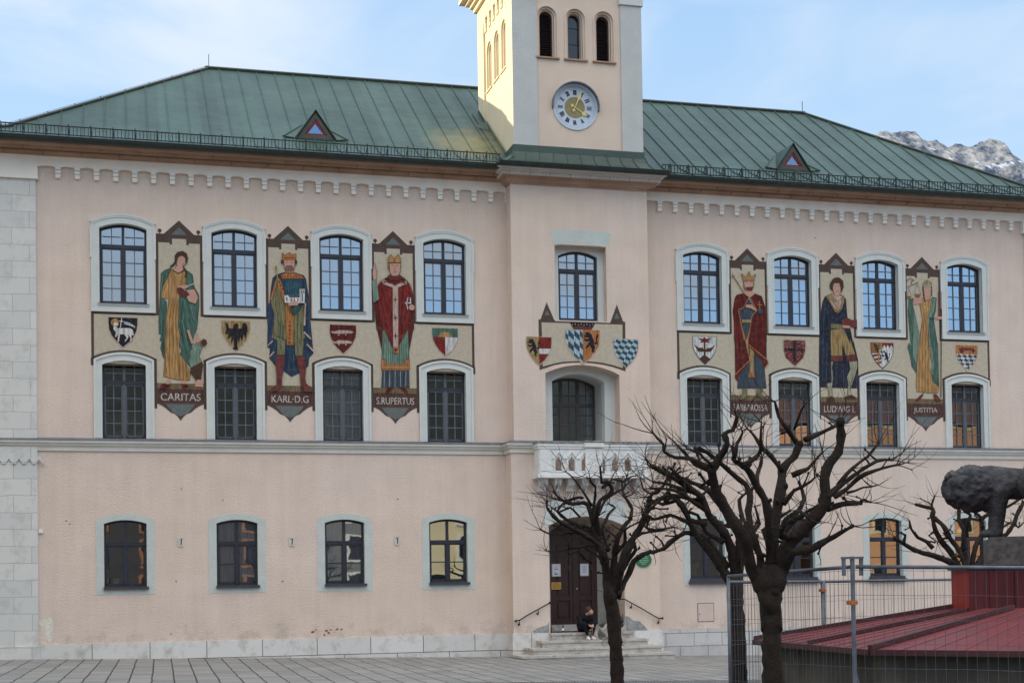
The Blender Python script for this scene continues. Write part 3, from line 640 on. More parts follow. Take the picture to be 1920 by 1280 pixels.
# snow guard
g=MB('guard')
def guard(x0,x1):
    y=-.62; z0=rsurf(5,y)+.05; z1=z0+.235
    g.tube([(x0,y,z0),(x1,y,z0)],.016,5); g.tube([(x0,y,z1),(x1,y,z1)],.018,5)
    x=x0
    while x<x1: g.box(x-.009,x+.009,y-.009,y+.009,z0,z1); x+=.098
    x=x0+.25
    while x<x1:
        g.box(x-.016,x+.016,y-.02,y+.02,z0-.09,z1+.05); g.tube([(x,y,z1),(x+.02,y+.33,z0+.13)],.012,5); g.box(x,x+.14,y-.03,y+.02,z0-.10,z0-.07); x+=.59
guard(EX0+.35,BX0-.30); guard(BX1+.50,EX1-.3)
g.build('snow_guard',hall)
r=MB('iron'); xx=EX0+RH+.02; r.tube([(xx,RY,18.9),(xx,RY,19.45)],.012,6)
for k in range(9): d=.9+k*.72; r.tube([(EX0+d,EY+d,rp(d)+.06),(EX0+d,EY+d,rp(d)+.12)],.014,6)
r.tube([(EX0+.5,EY+.5,rp(.5)+.11),(EX0+1.3,EY+1.3,rp(1.3)+.11),(EX0+RH,EY+RH,rp(RH)+.11)],.005,5)
r.build('lightning_conductor',hall); r=MB('iron')
xx=EX1-RH; r.tube([(xx,RY,18.9),(xx,RY,19.42)],.012,6); r.build('lightning_conductor',hall)
# triangular dormers
def dormer(cx,yf):
    zb=rsurf(cx,yf)+.02; w=.55; h=.80
    A=(cx-w,yf,zb); Bq=(cx+w,yf,zb); P=(cx,yf,zb+h)
    yb=yf+h/.706+.02
    d=MB('dormer_grey'); o=[(cx-w,zb),(cx+w,zb),(cx,zb+h)]; i=[(cx-w*.62,zb+.10),(cx+w*.62,zb+.10),(cx,zb+h*.74)]
    d.ring(o,i,yf-.04,yf+.03)
    d.use('roof')
    d.face([(cx-w-.05,yf-.07,zb-.05),(cx,yf-.07,zb+h+.05),(cx,yb+.2,zb+h+.07)]); d.face([(cx+w+.05,yf-.07,zb-.05),(cx,yf-.07,zb+h+.05),(cx,yb+.2,zb+h+.07)])
    for sx in (-1,1):   # splayed flashing wings
        d.face([(cx+sx*(w+.04),yf-.05,zb-.03),(cx+sx*(w+.42),yf-.02,rsurf(cx,yf-.02)+.04),(cx+sx*.30,yf+.75,rsurf(cx,yf+.75)+.10)])
        d.tube([(cx+sx*(w+.04),yf-.05,zb-.02),(cx+sx*(w+.42),yf-.02,rsurf(cx,yf-.02)+.06),(cx+sx*.30,yf+.78,rsurf(cx,yf+.78)+.12)],.022,5)
    d.use('gutter').tube([(cx-w-.06,yf-.07,zb-.03),(cx,yf-.07,zb+h+.05),(cx+w+.06,yf-.07,zb-.03)],.03,5); d.box(cx-w-.05,cx+w+.05,yf-.06,yf+.06,zb-.05,zb)
    do=d.build('dormer',hall,fixn=False)
    q=MB('ink'); q.face([(cx-w*.6,yf+.10,zb+.05),(cx+w*.6,yf+.10,zb+.05),(cx,yf+.10,zb+h*.75)]); q.build('dark_backing',do,fixn=False)  # added dark sheet behind the glass that hides the bright dormer inside
    f=MB('dormer_red'); i2=[(cx-w*.43,zb+.155),(cx+w*.43,zb+.155),(cx,zb+h*.585)]; f.ring(i,i2,yf-.015,yf+.03); f.build('window_frame',do)
    q=MB('glass_dormer'); q.face([(cx-w*.44,yf+.015,zb+.15),(cx+w*.44,yf+.015,zb+.15),(cx,yf+.015,zb+h*.60)]); q.build('pane',do,fixn=False)
yd=.95; dormer(at(592,266,yd)[0],yd); dormer(at(1486.5,321,yd)[0],yd)

# ---- tower
TX0,TX1,TY0,TY1=11.40,15.50,-.42,3.86; TZ=25.
def side_pt(y,z): return (TX0,y,z)
t=MB('tower_plaster'); 
tw=[]; 
for (pa,pb,pt,pbm) in ((1007.7,1042.9,12,106.5),(1060,1097,17.5,112),(1113.5,1150,23.5,117.5)):
    x0=at(pa,60,TY0+.05)[0]; x1=at(pb,60,TY0+.05)[0]; tw.append(((x0+x1)/2,x1-x0,zc((pa+pb)/2,pbm,TY0+.05),zc((pa+pb)/2,pt,TY0+.05)))
zbm=sum(a[2] for a in tw)/3; ztp=sum(a[3] for a in tw)/3; ww=sum(a[1] for a in tw)/3
tw=[(a[0],ww,zbm,ztp) for a in tw]
clx,clz,clr=at(1078.5,201,TY0+.05)[0],zc(1078.5,201,TY0+.05),.66
circ=[(clx+clr*math.cos(2*math.pi*k/48),clz+clr*math.sin(2*math.pi*k/48)) for k in range(48)]
PXL,PXR=12.16,14.83   # pilaster inner edges
wall_with_holes(t,[(PXL-.02,14.3),(PXR+.02,14.3),(PXR+.02,TZ),(PXL-.02,TZ)],[rnd(*a) for a in tw]+[circ],TY0+.05)
t.face([(TX1,TY0,14),(TX1,TY1,14),(TX1,TY1,TZ),(TX1,TY0,TZ)]); t.face([(TX0,TY1,14),(TX1,TY1,14),(TX1,TY1,TZ),(TX0,TY1,TZ)]); t.face([(TX0,TY0,TZ),(TX1,TY0,TZ),(TX1,TY1,TZ),(TX0,TY1,TZ)])
t.build('tower_wall',hall,fixn=False)
t=MB('grey_plaster'); 
for a,b in ((TX0+.003,PXL),(PXR,TX1-.003)):
    t.box(a,b,TY0,TY0+.3,14.3 if a<13 else 14.3,TZ)
t.use('surround').box(PXR-.05,TX1+.05,TY0-.05,TY0+.3,19.52,19.72); t.box(TX0-.05,PXL+.05,TY0-.05,TY0+.3,19.52,19.72)
t.build('tower_pilaster',hall)
# sunlit west face: frame of flat pilaster strips round a recessed field
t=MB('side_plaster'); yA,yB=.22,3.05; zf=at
def cside(py0,py1,pz0,pz1): pass
sw=[]
for yc in (.86,1.66,2.46): sw.append((yc,.50,17.75,19.95))
X=TX0+.06
def wall_side(outl,holes,x):
    loops=[[Vector((a,b,0)) for a,b in outl]]+[[Vector((a,b,0)) for a,b in reversed(h)] for h in holes]
    tris=tessellate_polygon(loops); flat=[p for l in loops for p in l]; b0=len(t.v); t.v+=[(x,p.x,p.y) for p in flat]
    for q in tris: t.fi([b0+k for k in q])
sw=[(.80,.56,17.70,19.23),(1.68,.62,17.70,19.22),(2.60,.64,17.70,19.22)]
wall_side([(TY0,14),(TY1,14),(TY1,TZ),(TY0,TZ)],[],TX0+.24)
wall_side([(TY0+.01,14.01),(TY1-.01,14.01),(TY1-.01,TZ),(TY0+.01,TZ)],[rnd(a[0],a[1],a[2],a[3]) for a in sw],X)
for (a,b,c,d) in ((TY0+.004,.30,14,TZ),(3.08,TY1,14,TZ),(.301,3.079,20.06,TZ)): t.box(TX0,TX0+.2,a,b,c,d)
def tun_side(poly,x0,x1):
    for i in range(len(poly)):
        j=(i+1)%len(poly); (a,b),(c,d)=poly[i],poly[j]; t.face([(x0,a,b),(x0,c,d),(x1,c,d),(x1,a,b)])
for k in range(6):
    yc=2.93-.5*k
    for (z0,z1,o) in ((19.92,20.061,.0),(19.78,19.918,.012),(19.64,19.778,.024)): t.box(TX0+o,TX0+.1,yc-.11,yc+.11,z0,z1)
for a in sw:
    o1=rnd(a[0],a[1],a[2],a[3]); o2=rnd(a[0],a[1]-.14,a[2]+.03,a[3]-.07); o3=rnd(a[0],a[1]-.24,a[2]+.05,a[3]-.12)
    tun_side(o1,X,X+.05)
    for (p1,p2,x) in ((o1,o2,X+.05),(o2,o3,X+.10)):
        for i in range(len(p1)):
            j=(i+1)%len(p1); t.face([(x,p1[i][0],p1[i][1]),(x,p1[j][0],p1[j][1]),(x,p2[j][0],p2[j][1]),(x,p2[i][0],p2[i][1])])
        tun_side(p2,x,x+.06)
    t.box(TX0+.02,TX0+.10,a[0]-.36,a[0]+.36,a[2]-.05,a[2])
t.build('tower_side_wall',hall,fixn=False)
# tower cornice (mostly above the picture)
t=MB('side_plaster')
for (o,z0,z1) in ((.10,20.62,20.78),(.20,20.78,20.90),(.32,20.90,21.0),(.50,21.0,21.12)): t.box(TX0-o,TX1+o,TY0-o,TY1+o,z0,z1)
t.build('tower_cornice',hall)
# belfry openings
for k,a in enumerate(tw):
    s=MB('tower_plaster'); y=TY0+.05
    o1=rnd(*a); o2=rnd(a[0],a[1]-.13,a[2]+.0,a[3]-.065); o3=rnd(a[0],a[1]-.21,a[2]+.0,a[3]-.105)
    s.ring(rnd(a[0],a[1]+.07,a[2],a[3]+.035),o1,y-.03,y); s.ring(o1,o2,y+.05,y+.05,y+.10); tunnel(s,o1,y,y+.05); tunnel(s,o2,y+.05,y+.11); s.ring(o2,o3,y+.11,y+.11,y+.15); tunnel(s,o3,y+.11,y+.40)
    wn=s.build('belfry_window',hall,fixn=False)
    if k==1:
        g=MB('dark_glass'); g.flat(o3,y+.28); g.use('dark_frame'); g.ring(o3,rnd(a[0],a[1]-.27,a[2]+.03,a[3]-.135),y+.25,y+.28)
        for f_ in (.36,.68): zz=a[2]+(a[3]-a[2])*f_; g.box(a[0]-.2,a[0]+.2,y+.26,y+.29,zz-.012,zz+.012)
        g.build('pane',wn,fixn=False)
    else:
        g=MB('louvre'); n=19; rr=(a[1]-.21)/2; zt_=a[3]-.105
        for q in range(n):
            zz=a[2]+.03+(zt_-a[2]-.08)*q/n; hw=rr-.01
            if zz>zt_-rr: hw=math.sqrt(max(rr*rr-(zz+.03-(zt_-rr))**2,.0004))
            g.face([(a[0]-hw,y+.20,zz),(a[0]+hw,y+.20,zz),(a[0]+hw,y+.30,zz+.075),(a[0]-hw,y+.30,zz+.075)])
        g.use('ink').flat(o3,y+.33); g.use('louvre').ring(o3,rnd(a[0],a[1]-.27,a[2]+.03,a[3]-.135),y+.17,y+.20)
        g.build('louvre',wn,fixn=False)
    q=MB('tan'); q.box(a[0]-a[1]/2-.07,a[0]+a[1]/2+.07,y-.07,y+.02,a[2]-.045,a[2]-.002); q.build('sill',wn)
# clock
y=TY0+.05
c=MB('clock_face'); n=48
def cir(r,k0=0,k1=None,n=48): return [(clx+r*math.cos(2*math.pi*k/n),clz+r*math.sin(2*math.pi*k/n)) for k in range(n)]
c.flat(cir(clr-.0),y+.05); tunnel(c,cir(clr),y-.0,y+.05)
c.ring(cir(clr+.045),cir(clr-.01),y-.03,y+.05)
c.ring(cir(.60),cir(.575),y+.044,y+.05)
c.use('clock_mid').ring(cir(.32),cir(.001),y+.042,y+.05)
ck=c.build('clock',hall,fixn=False)
h=MB('zinc')   # projecting hood over the upper half
for k in range(-1,25):
    a0=math.pi*k/24-.02; a1=a0+math.pi/24+.005; r=clr+.05
    for (ra,rb) in ((r,r+.03),): 
        P=lambda rr,a,yy:(clx+rr*math.cos(a),yy,clz+rr*math.sin(a))
        h.face([P(ra,a0,y-.16),P(ra,a1,y-.16),P(ra,a1,y),P(ra,a0,y)]); h.face([P(rb,a0,y-.16),P(rb,a1,y-.16),P(rb,a1,y),P(rb,a0,y)]); h.face([P(ra,a0,y-.16),P(ra,a1,y-.16),P(rb,a1,y-.16),P(rb,a0,y-.16)])
h.build('clock_hood',ck,fixn=False)
nm=MB('ink'); nums=[]
rom=['XII','I','II','III','IV','V','VI','VII','VIII','IX','X','XI']
for k,s_ in enumerate(rom):
    a=math.pi/2-2*math.pi*k/12; rr=.455; nm=MB('ink')
    for q_ in (0,1,2): add_text(nm,s_,{1:.075,2:.085,3:.105,4:.135}[len(s_)] if s_!='I' else .03,.145,clx+rr*math.cos(a)+(q_-1)*.010,y+.040-.0003*q_,clz+rr*math.sin(a),'ink',rot=a-math.pi/2)
    nm.build('numeral',ck,fixn=False)
nm=MB('ink')
for k in range(60):
    a=2*math.pi*k/60; 
    if k%5: nm.use('ink'); nm.face([(clx+r*math.cos(a+da),y+.041,clz+r*math.sin(a+da)) for r,da in ((.585,-.004),(.597,-.004),(.597,.004),(.585,.004))])
nm.build('minute_marks',ck,fixn=False)
def hand(ang,outline,yy,name):
    m=MB('gold_leaf'); ux=Vector((math.sin(ang),0,math.cos(ang))); vx=Vector((math.cos(ang),0,-math.sin(ang)))
    pts=[(p[1]*ux+p[0]*vx) for p in outline]; m.prism([(clx+p.x,clz+p.z) for p in pts],yy,yy+.012,True); m.build(name,ck)
tail=[(.012,-.05),(.035,-.07),(.06,-.12),(.02,-.12),(0,-.19),(-.02,-.12),(-.06,-.12),(-.035,-.07),(-.012,-.05)]
hand(math.radians(24),[(-.012,0),(-.018,.2),(-.045,.33),(-.03,.44),(0,.55),(.03,.44),(.045,.33),(.018,.2),(.012,0)]+tail,y+.005,'minute_hand')
hand(math.radians(122),[(-.014,0),(-.016,.26),(-.03,.27),(-.085,.33),(-.05,.36),(0,.47),(.05,.36),(.085,.33),(.03,.27),(.016,.26),(.014,0)]+tail,y+.022,'hour_hand')
# flared copper skirt at the foot of the tower
sk=MB('copper_plain'); pf=[(.0,15.02),(.03,15.02),(.035,14.82),(.07,14.80),(.12,14.66),(.22,14.52),(.36,14.40),(.55,14.32),(.80,14.27)]
for k in range(len(pf)-1):
    (o0,z0),(o1,z1)=pf[k],pf[k+1]; s0=min(o0,.52*o0/.8+o0*.2); 
    f0=o0*.66; f1=o1*.66
    sk.face([(TX0-f0,TY0-o0,z0),(TX1+f0,TY0-o0,z0),(TX1+f1,TY0-o1,z1),(TX0-f1,TY0-o1,z1)])
    sk.face([(TX0-f0,TY0-o0,z0),(TX0-f1,TY0-o1,z1),(TX0-f1,.6,z1+.9*(o1<.04)*0),(TX0-f0,.6,z0)])
    sk.face([(TX1+f0,TY0-o0,z0),(TX1+f1,TY0-o1,z1),(TX1+f1,.6,z1),(TX1+f0,.6,z0)])
for k in range(11):
    u=k/10; pts=[]
    for (o,z) in pf[2:]: f=o*.66; pts.append((TX0-f+(TX1-TX0+2*f)*u,TY0-o-.006,z+.008))
    sk.tube(pts,.013,5)
sk.tube([(TX0-.01,TY0-.035,14.815),(TX1+.01,TY0-.035,14.815)],.018,5)
sk.build('tower_skirt_roof',hall,fixn=False)
# flashings where the tower side meets the roof
fl=MB('roof')
for xx,sx in ((TX1,1),(TX0,-1)):
    if sx<0: fl.build('flashing',hall,fixn=False); fl=MB('roof')
    pts=[(y_,rsurf(xx,y_)) for y_ in (-.45,.1,.44,1.5,2.6,TY1)]
    for (ya,za),(yb,zb) in zip(pts,pts[1:]):
        fl.face([(xx+sx*.02,ya,za-.05),(xx+sx*.02,yb,zb-.05),(xx+sx*.02,yb,zb+.20),(xx+sx*.02,ya,za+.20)])
        fl.face([(xx+sx*.02,ya,za+.05),(xx+sx*.02,yb,zb+.05),(xx+sx*.20,yb,zb+.02),(xx+sx*.20,ya,za+.02)])
    fl.tube([(xx+sx*.20,a,b+.03) for a,b in pts],.02,5)
fl.face([(TX0-.5,-.62,rsurf(TX0,-.62)+.02),(TX0-.02,-.62,rsurf(TX0,-.6)+.25),(TX0-.02,-.3,rsurf(TX0,-.3)+.3),(TX0-.3,-.3,rsurf(TX0,-.3)+.03)])
fl.face([(TX0-.45,2.75,rsurf(TX0,2.75)+.04),(TX0,2.45,rsurf(TX0,2.45)+.06),(TX0,2.75,rsurf(TX0,2.75)+.24)])
fl.build('flashing',hall,fixn=False)

# ---- balcony
bx0,bx1=11.80,15.14; by=-1.20; zt,zb_=6.10,5.14
b=MB('balcony_stone')
b.box(bx0-.03,bx1+.03,by-.04,CY0,zb_-.03,zb_+.06); b.box(bx0-.06,bx1+.06,by-.07,CY0,zb_-.11,zb_-.032)
for (e_,z0_,z1_) in ((.03,5.88,5.95),(.05,5.952,6.03)):
    b.box(bx0-e_,bx1+e_,by-e_,by+.13,z0_,z1_); b.box(bx0-e_,bx0+.13,by+.131,CY0,z0_,z1_); b.box(bx1-.13,bx1+e_,by+.131,CY0,z0_,z1_)
# front panel with six lancet openings
ox=[12.62+.385*k for k in range(3)]; 
cxs=[bx0+.60+.40*k for k in range(3)]+[bx1-.60-.40*k for k in (2,1,0)]
def trefoil(cx):
    w=.20; zb0=5.235; zs=5.50; o=[(cx-w/2,zb0),(cx+w/2,zb0),(cx+w/2,zs)]
    for a in (0,30,60,90): o.append((cx+.045+.052*math.cos(math.radians(a)),zs+.02+.06*math.sin(math.radians(a))))
    o+=[(cx+.035,zs+.12),(cx,zs+.165),(cx-.035,zs+.12)]
    for a in (90,120,150,180): o.append((cx-.045+.052*math.cos(math.radians(a)),zs+.02+.06*math.sin(math.radians(a))))
    o.append((cx-w/2,zs)); return o
hl=[trefoil(c) for c in cxs]
wall_with_holes(b,[(bx0,zb_+.06),(bx1,zb_+.06),(bx1,5.88),(bx0,5.88)],hl,by)
wall_with_holes(b,[(bx0,zb_+.06),(bx1,zb_+.06),(bx1,5.88),(bx0,5.88)],hl,by+.12)
for o in hl: tunnel(b,o,by,by+.12)
for x in (bx0,bx1):
    b.face([(x,by,zb_+.06),(x,CY0,zb_+.06),(x,CY0,5.88),(x,by,5.88)])
for c in cxs:   # zigzag gables and little shafts
    b.prism([(c-.20,5.60),(c-.155,5.575),(c,5.775),(c+.155,5.575),(c+.20,5.60),(c,5.845)],by-.04,by+.002); b.prism([(c-.13,5.235),(c-.13,5.52),(c-.155,5.52),(c-.155,5.235)][::-1],by-.03,by+.002); b.prism([(c+.13,5.235),(c+.155,5.235),(c+.155,5.52),(c+.13,5.52)],by-.03,by+.002)
for k in (-1,1):
    for q in (0,1): 
        xm=(cxs[0]+cxs[1])/2 if k<0 else (cxs[4]+cxs[5])/2
b.prism([(bx0+.03,5.22),(bx0+.36,5.22),(bx0+.36,5.86),(bx0+.03,5.86)],by-.03,by+.002); b.prism([(bx1-.36,5.22),(bx1-.03,5.22),(bx1-.03,5.86),(bx1-.36,5.86)],by-.03,by+.002)
b.use('moss_stone').box(bx0-.065,bx1+.065,by-.065,by+.14,6.032,zt); b.box(bx0-.065,bx0+.14,by+.141,CY0,6.032,zt); b.box(bx1-.14,bx1+.065,by+.141,CY0,6.032,zt)
bal=b.build('balcony',hall,fixn=False)
cr=MB('balcony_stone'); m_=(bx0+bx1)/2; cr.box(m_-.26,m_+.26,by-.06,by,5.18,5.90); cr.box(m_-.30,m_+.30,by-.12,by,5.93,6.06)
for k in range(60):
    a=random.uniform(0,2*math.pi); rr=random.uniform(.02,.22); cr.sphere((m_+rr*math.cos(a),by-.065,5.54+rr*1.2*math.sin(a)),(random.uniform(.012,.03),.018,random.uniform(.015,.045)),8,6)
cr.use('moss_stone')
for k in range(13): cr.sphere((m_-.28+.047*k,by-.10,6.09),(.028,.05,.035),8,6)
cr.build('crest_panel',bal)
for k in range(8):
    x=bx0+.20+k*(bx1-bx0-.40)/7; q=MB('white_stone'); hw=.11
    prof=[(CY0,4.66),(CY0-.14,4.66),(CY0-.16,4.78),(CY0-.22,4.80),(CY0-.34,4.83),(CY0-.40,4.92),(CY0-.40,5.03),(CY0,5.03)]
    n=len(prof)
    for sx in (-1,1): q.face([(x+sx*hw,a,b_) for a,b_ in prof])
    for i in range(n): (a,b_),(c_,d_)=prof[i],prof[(i+1)%n]; q.face([(x-hw,a,b_),(x+hw,a,b_),(x+hw,c_,d_),(x-hw,c_,d_)])
    q.build('bracket',bal)
# weathering and fittings on the wall
def blob_poly(cx,cz,rx,rz,n=18,seed=1,bot=None):
    rg=random.Random(seed); o=[]
    for k in range(n):
        a=2*math.pi*k/n; f=1+rg.uniform(-.22,.22); x,z=cx+rx*math.cos(a)*f,cz+rz*math.sin(a)*f
        o.append((x,max(z,bot) if bot is not None else z))
    return o
d=MB('patch_grey'); d.flat([at(1172,1154,CY0)[::2],at(1180,1156,CY0)[::2],at(1188,1163,CY0)[::2],at(1200,1164,CY0)[::2],at(1205,1170,CY0)[::2],at(1212,1177,CY0)[::2],(at(1215,1180,CY0)[0],.50),(at(1174,1180,CY0)[0],.50)][::-1],CY0-.004)
d.build('bare_render_patch',hall,fixn=False); d=MB('patch_grey')
d.flat([at(q[0],q[1],CY0)[::2] for q in ((1029.5,1165),(1026,1171),(1015,1174),(1006,1178),(1000,1182))]+[(at(1000,1183,CY0)[0],.50),(at(1029.5,1183,CY0)[0],.50)],CY0-.004)
d.build('bare_render_patch',hall,fixn=False)
d=MB('hatch'); x0,z1=at(1308.5,1131)[::2]; x1,z0=at(1338,1163.5)[::2]; d.box(x0,x1,-.014,.01,z0,z1); d.use('gap').box(x0-.018,x1+.018,-.006,.01,z0-.018,z1+.018); d.use('ink').box(x0+.03,x0+.055,-.02,-.012,z0+.2,z0+.24); d.build('meter_hatch',hall)

rg_=random.Random(12)
for k in range(9):
    px=(586,592,612,616,620,608,640,588,632)[k]; py=rg_.uniform(1178,1191); x,_,z=at(px,py); d=MB('rust'); d.flat(blob_poly(x,z,rg_.uniform(.02,.05),rg_.uniform(.015,.04),9,k),-.004); d.build('flaked_spot',hall,fixn=False)
d=MB('pale_patch'); x,_,z=at(92,1182); d.flat(blob_poly(x,z,.10,.34,16,5),-.004); x,_,z=at(84,1166); d.flat(blob_poly(x,z,.16,.12,12,6),-.0045); d.build('pale_patch',hall,fixn=False)
d=MB('gap')
for px,py in ((131,982),(340,916),(418,937),(124,976),(870,1090),(1695,500),(530,1089),(330,1089),(746,935),(660,780),(320,1188),(1528,446),(1575,640)):
    x,_,z=at(px,py); d.flat(blob_poly(x,z,.022,.022,7,int(px)),-.003)
d.build('plaster_holes',hall,fixn=False)
# ------------------------------------------------------------------ wall paintings (true flat paint on the facade plane)
def cclip(poly,conv):
    """clip a polygon with a convex one (both in x,z)"""
    area=sum(conv[i][0]*conv[(i+1)%len(conv)][1]-conv[(i+1)%len(conv)][0]*conv[i][1] for i in range(len(conv)))
    if area<0: conv=conv[::-1]
    out=poly
    for i in range(len(conv)):
        a,b=conv[i],conv[(i+1)%len(conv)]; inp=out; out=[]
        side=lambda p:(b[0]-a[0])*(p[1]-a[1])-(b[1]-a[1])*(p[0]-a[0])
        for j in range(len(inp)):
            p,q=inp[j],inp[(j+1)%len(inp)]; sp,sq=side(p),side(q)
            if sp>=0: out.append(p)
            if (sp>=0)!=(sq>=0):
                t=sp/(sp-sq); out.append((p[0]+(q[0]-p[0])*t,p[1]+(q[1]-p[1])*t))
        if len(out)<3: return []
    return out
def tri_flat(mb,poly,y):
    ps=[]
    for p in poly:
        if not ps or abs(p[0]-ps[-1][0])+abs(p[1]-ps[-1][1])>1e-5: ps.append(p)
    if len(ps)<3: return
    tr=tessellate_polygon([[Vector((a,b,0)) for a,b in ps]]); b0=len(mb.v); mb.v+=[(a,y,b) for a,b in ps]
    for t in tr: mb.fi([b0+k for k in t])
class Paint:
    """collects painted shapes; each new shape lies 0.5 mm in front of the last"""
    def __init__(s,T,B=None,plane=0.,y=-.016): s.T=T; s.B=B; s.pl=plane; s.y=plane+y; s.mb=MB()
    def pts(s,txt):
        o=[]; mode=s.T
        for w in txt.split():
            if w[0]=='t': mode=s.T; w=w[1:]
            elif w[0]=='b': mode=s.B; w=w[1:]
            x,y=map(float,w.split(',')); q=at(mode[0]+x*mode[2],mode[1]+y*mode[2],s.pl); o.append((q[0],q[2]))
        return o
    def poly(s,col,txt,folds=None):
        p=s.pts(txt); s.y-=.0005; s.mb.use(col); tri_flat(s.mb,p,s.y)
        if len(p)>5:   # dark brush contour
            s.y-=.0004; s.mb.use('outline'); w=.0055
            for k in range(len(p)):
                a,b=Vector(p[k]),Vector(p[(k+1)%len(p)]); d=b-a
                if d.length<1e-4: continue
                d.normalize(); n=Vector((-d.y,d.x))*w; s.mb.flat([tuple(a-n),tuple(b-n),tuple(b+n),tuple(a+n)],s.y)
        return p
    def line(s,col,w,txt):
        p=s.pts(txt); s.y-=.0005; s.mb.use(col); w=w*s.T[2]*.0155/2
        for k in range(len(p)-1):
            a,b=Vector(p[k]),Vector(p[k+1]); d=(b-a)
            if d.length<1e-5: continue
            d.normalize(); n=Vector((-d.y,d.x))*w; e=d*w*.6
            s.mb.flat([tuple(a-n-e),tuple(b-n+e),tuple(b+n+e),tuple(a+n-e)],s.y)
    def lines(s,col,w,*ts):
        for t in ts: s.line(col,w,t)
    def disc(s,col,txt,r,rz=None,n=14):
        c=s.pts(txt)[0]; s.y-=.0005; s.mb.use(col); r=r*s.T[2]*.0155; rz=r if rz is None else rz*s.T[2]*.0155
        s.mb.flat([(c[0]+r*math.cos(2*math.pi*k/n),c[1]+rz*math.sin(2*math.pi*k/n)) for k in range(n)],s.y)
    def build(s,name,parent): return s.mb.build(name,parent,fixn=False)
ZT=12.03; ZPT=11.90   # cross bar top
def panel(i,word,wfac,label):
    """painted frame between windows i and i+1: gable, side strips, name plate"""
    a,b=WX[i],WX[i+1]; mx=(a+b)/2; u0=a+.885; u1=b-.885; l0=a+.838; l1=b-.838
    zbt=zc(336,439.5); zbb=zc(336,456); zap=zc(336,413.7)
    zs1=9.655; zs2=8.36; zp1=zc(338,720); zp0=zc(338,756); ztip=zc(339.2,788.4); zcu=zc(339,772)
    m=MB('brown')
    # backing outline: cross bar, sides, plate, cusped foot
    W=.055
    m.flat([(u0,zbb),(u1,zbb),(u1,zbt),(mx+.42,zbt),(mx,zap),(mx-.42,zbt),(u0,zbt)],-.006)
    for sx,x in ((-1,u0),(1,u1)):
        xx=x if sx<0 else x-W*1.35; m.flat([(xx,zs1),(xx+W*1.35,zs1),(xx+W*1.35,zbb),(xx,zbb)],-.006)
        c=(x+.0,zbt)
        bx=x+(-sx)*.115; m.flat([(bx+.055*math.cos(2*math.pi*k/12),zbt+.085+.055*math.sin(2*math.pi*k/12)) for k in range(12)],-.0065); m.flat([(bx-.012,zbt),(bx+.012,zbt),(bx+.012,zbt+.05),(bx-.012,zbt+.05)],-.0065)
        t0=mx+sx*.195; t1=mx+sx*.265; m.flat([(min(t0,t1),zbb-.05),(max(t0,t1),zbb-.05),(max(t0,t1),zbb),(min(t0,t1),zbb)],-.0098)
    # foot
    def cusp(x0,z0,x1,z1,bul,n=6):
        o=[]
        for k in range(n+1):
            t=k/n; o.append((x0+(x1-x0)*t,z0+(z1-z0)*t+bul*4*t*(1-t)))
        return o
    L=cusp(l0-.01,zp0,mx-.30,zcu,.045)+cusp(mx-.24,zcu-.03,mx,ztip,.045)
    foot=[(l0-.01,zp1+.02)]+L+[(2*mx-x,z) for x,z in L[::-1][1:]]+[(l1+.01,zp1+.02)]
    m.use('plate'); tri_flat(m,foot,-.007)
    m.use('brown'); q=[(l0-.01,zp0+.02)]+L+[(2*mx-x,z) for x,z in L[::-1][1:]]+[(l1+.01,zp0+.02)]; tri_flat(m,q,-.0075)
    m.use('greygreen'); q=[(mx-.40,zp0-.02),(mx-.22,zcu-.005),(mx-.18,zcu-.04),(mx,ztip+.13),(mx+.18,zcu-.04),(mx+.22,zcu-.005),(mx+.40,zp0-.02)]; tri_flat(m,q,-.0085)
    m.flat([(mx-.22,zbt-.015),(mx+.22,zbt-.015),(mx,zbt+.20)],-.0085)
    # beige ground
    m.use('beige'); m.flat([(u0+W*1.35,zs1-.02),(u1-W*1.35,zs1-.02),(u1-W*1.35,zbb),(u0+W*1.35,zbb)],-.0085); m.flat([(mx-.195,zbb-.001),(mx+.195,zbb-.001),(mx+.195,zbb+.12),(mx-.195,zbb+.12)],-.0092)
    m.flat([(l0+W,zp1+.02),(l1-W,zp1+.02),(l1-W,zs1-.02),(l0+W,zs1-.02)],-.0080)
    m.use('ground'); m.flat([(l0+W,zp1-.14),(l1-W,zp1-.14),(l1-W,zp1+.02),(l0+W,zp1+.02)],-.0095)
    ob=m.build('mural',hall,label=label,fixn=False)
    if word:
        t=MB(); add_text(t,word,wfac,.205,mx+.0,-.0100,zc(338,744.3),'letter'); 
        # heavier strokes
        v0=len(t.v); t.v+=[(x+.008,y-.0002,z+.004) for x,y,z in t.v]; t.f+=[[k+v0 for k in f] for f in t.f]; t.m+=t.m
        t.build('lettering',ob,fixn=False)
    return ob
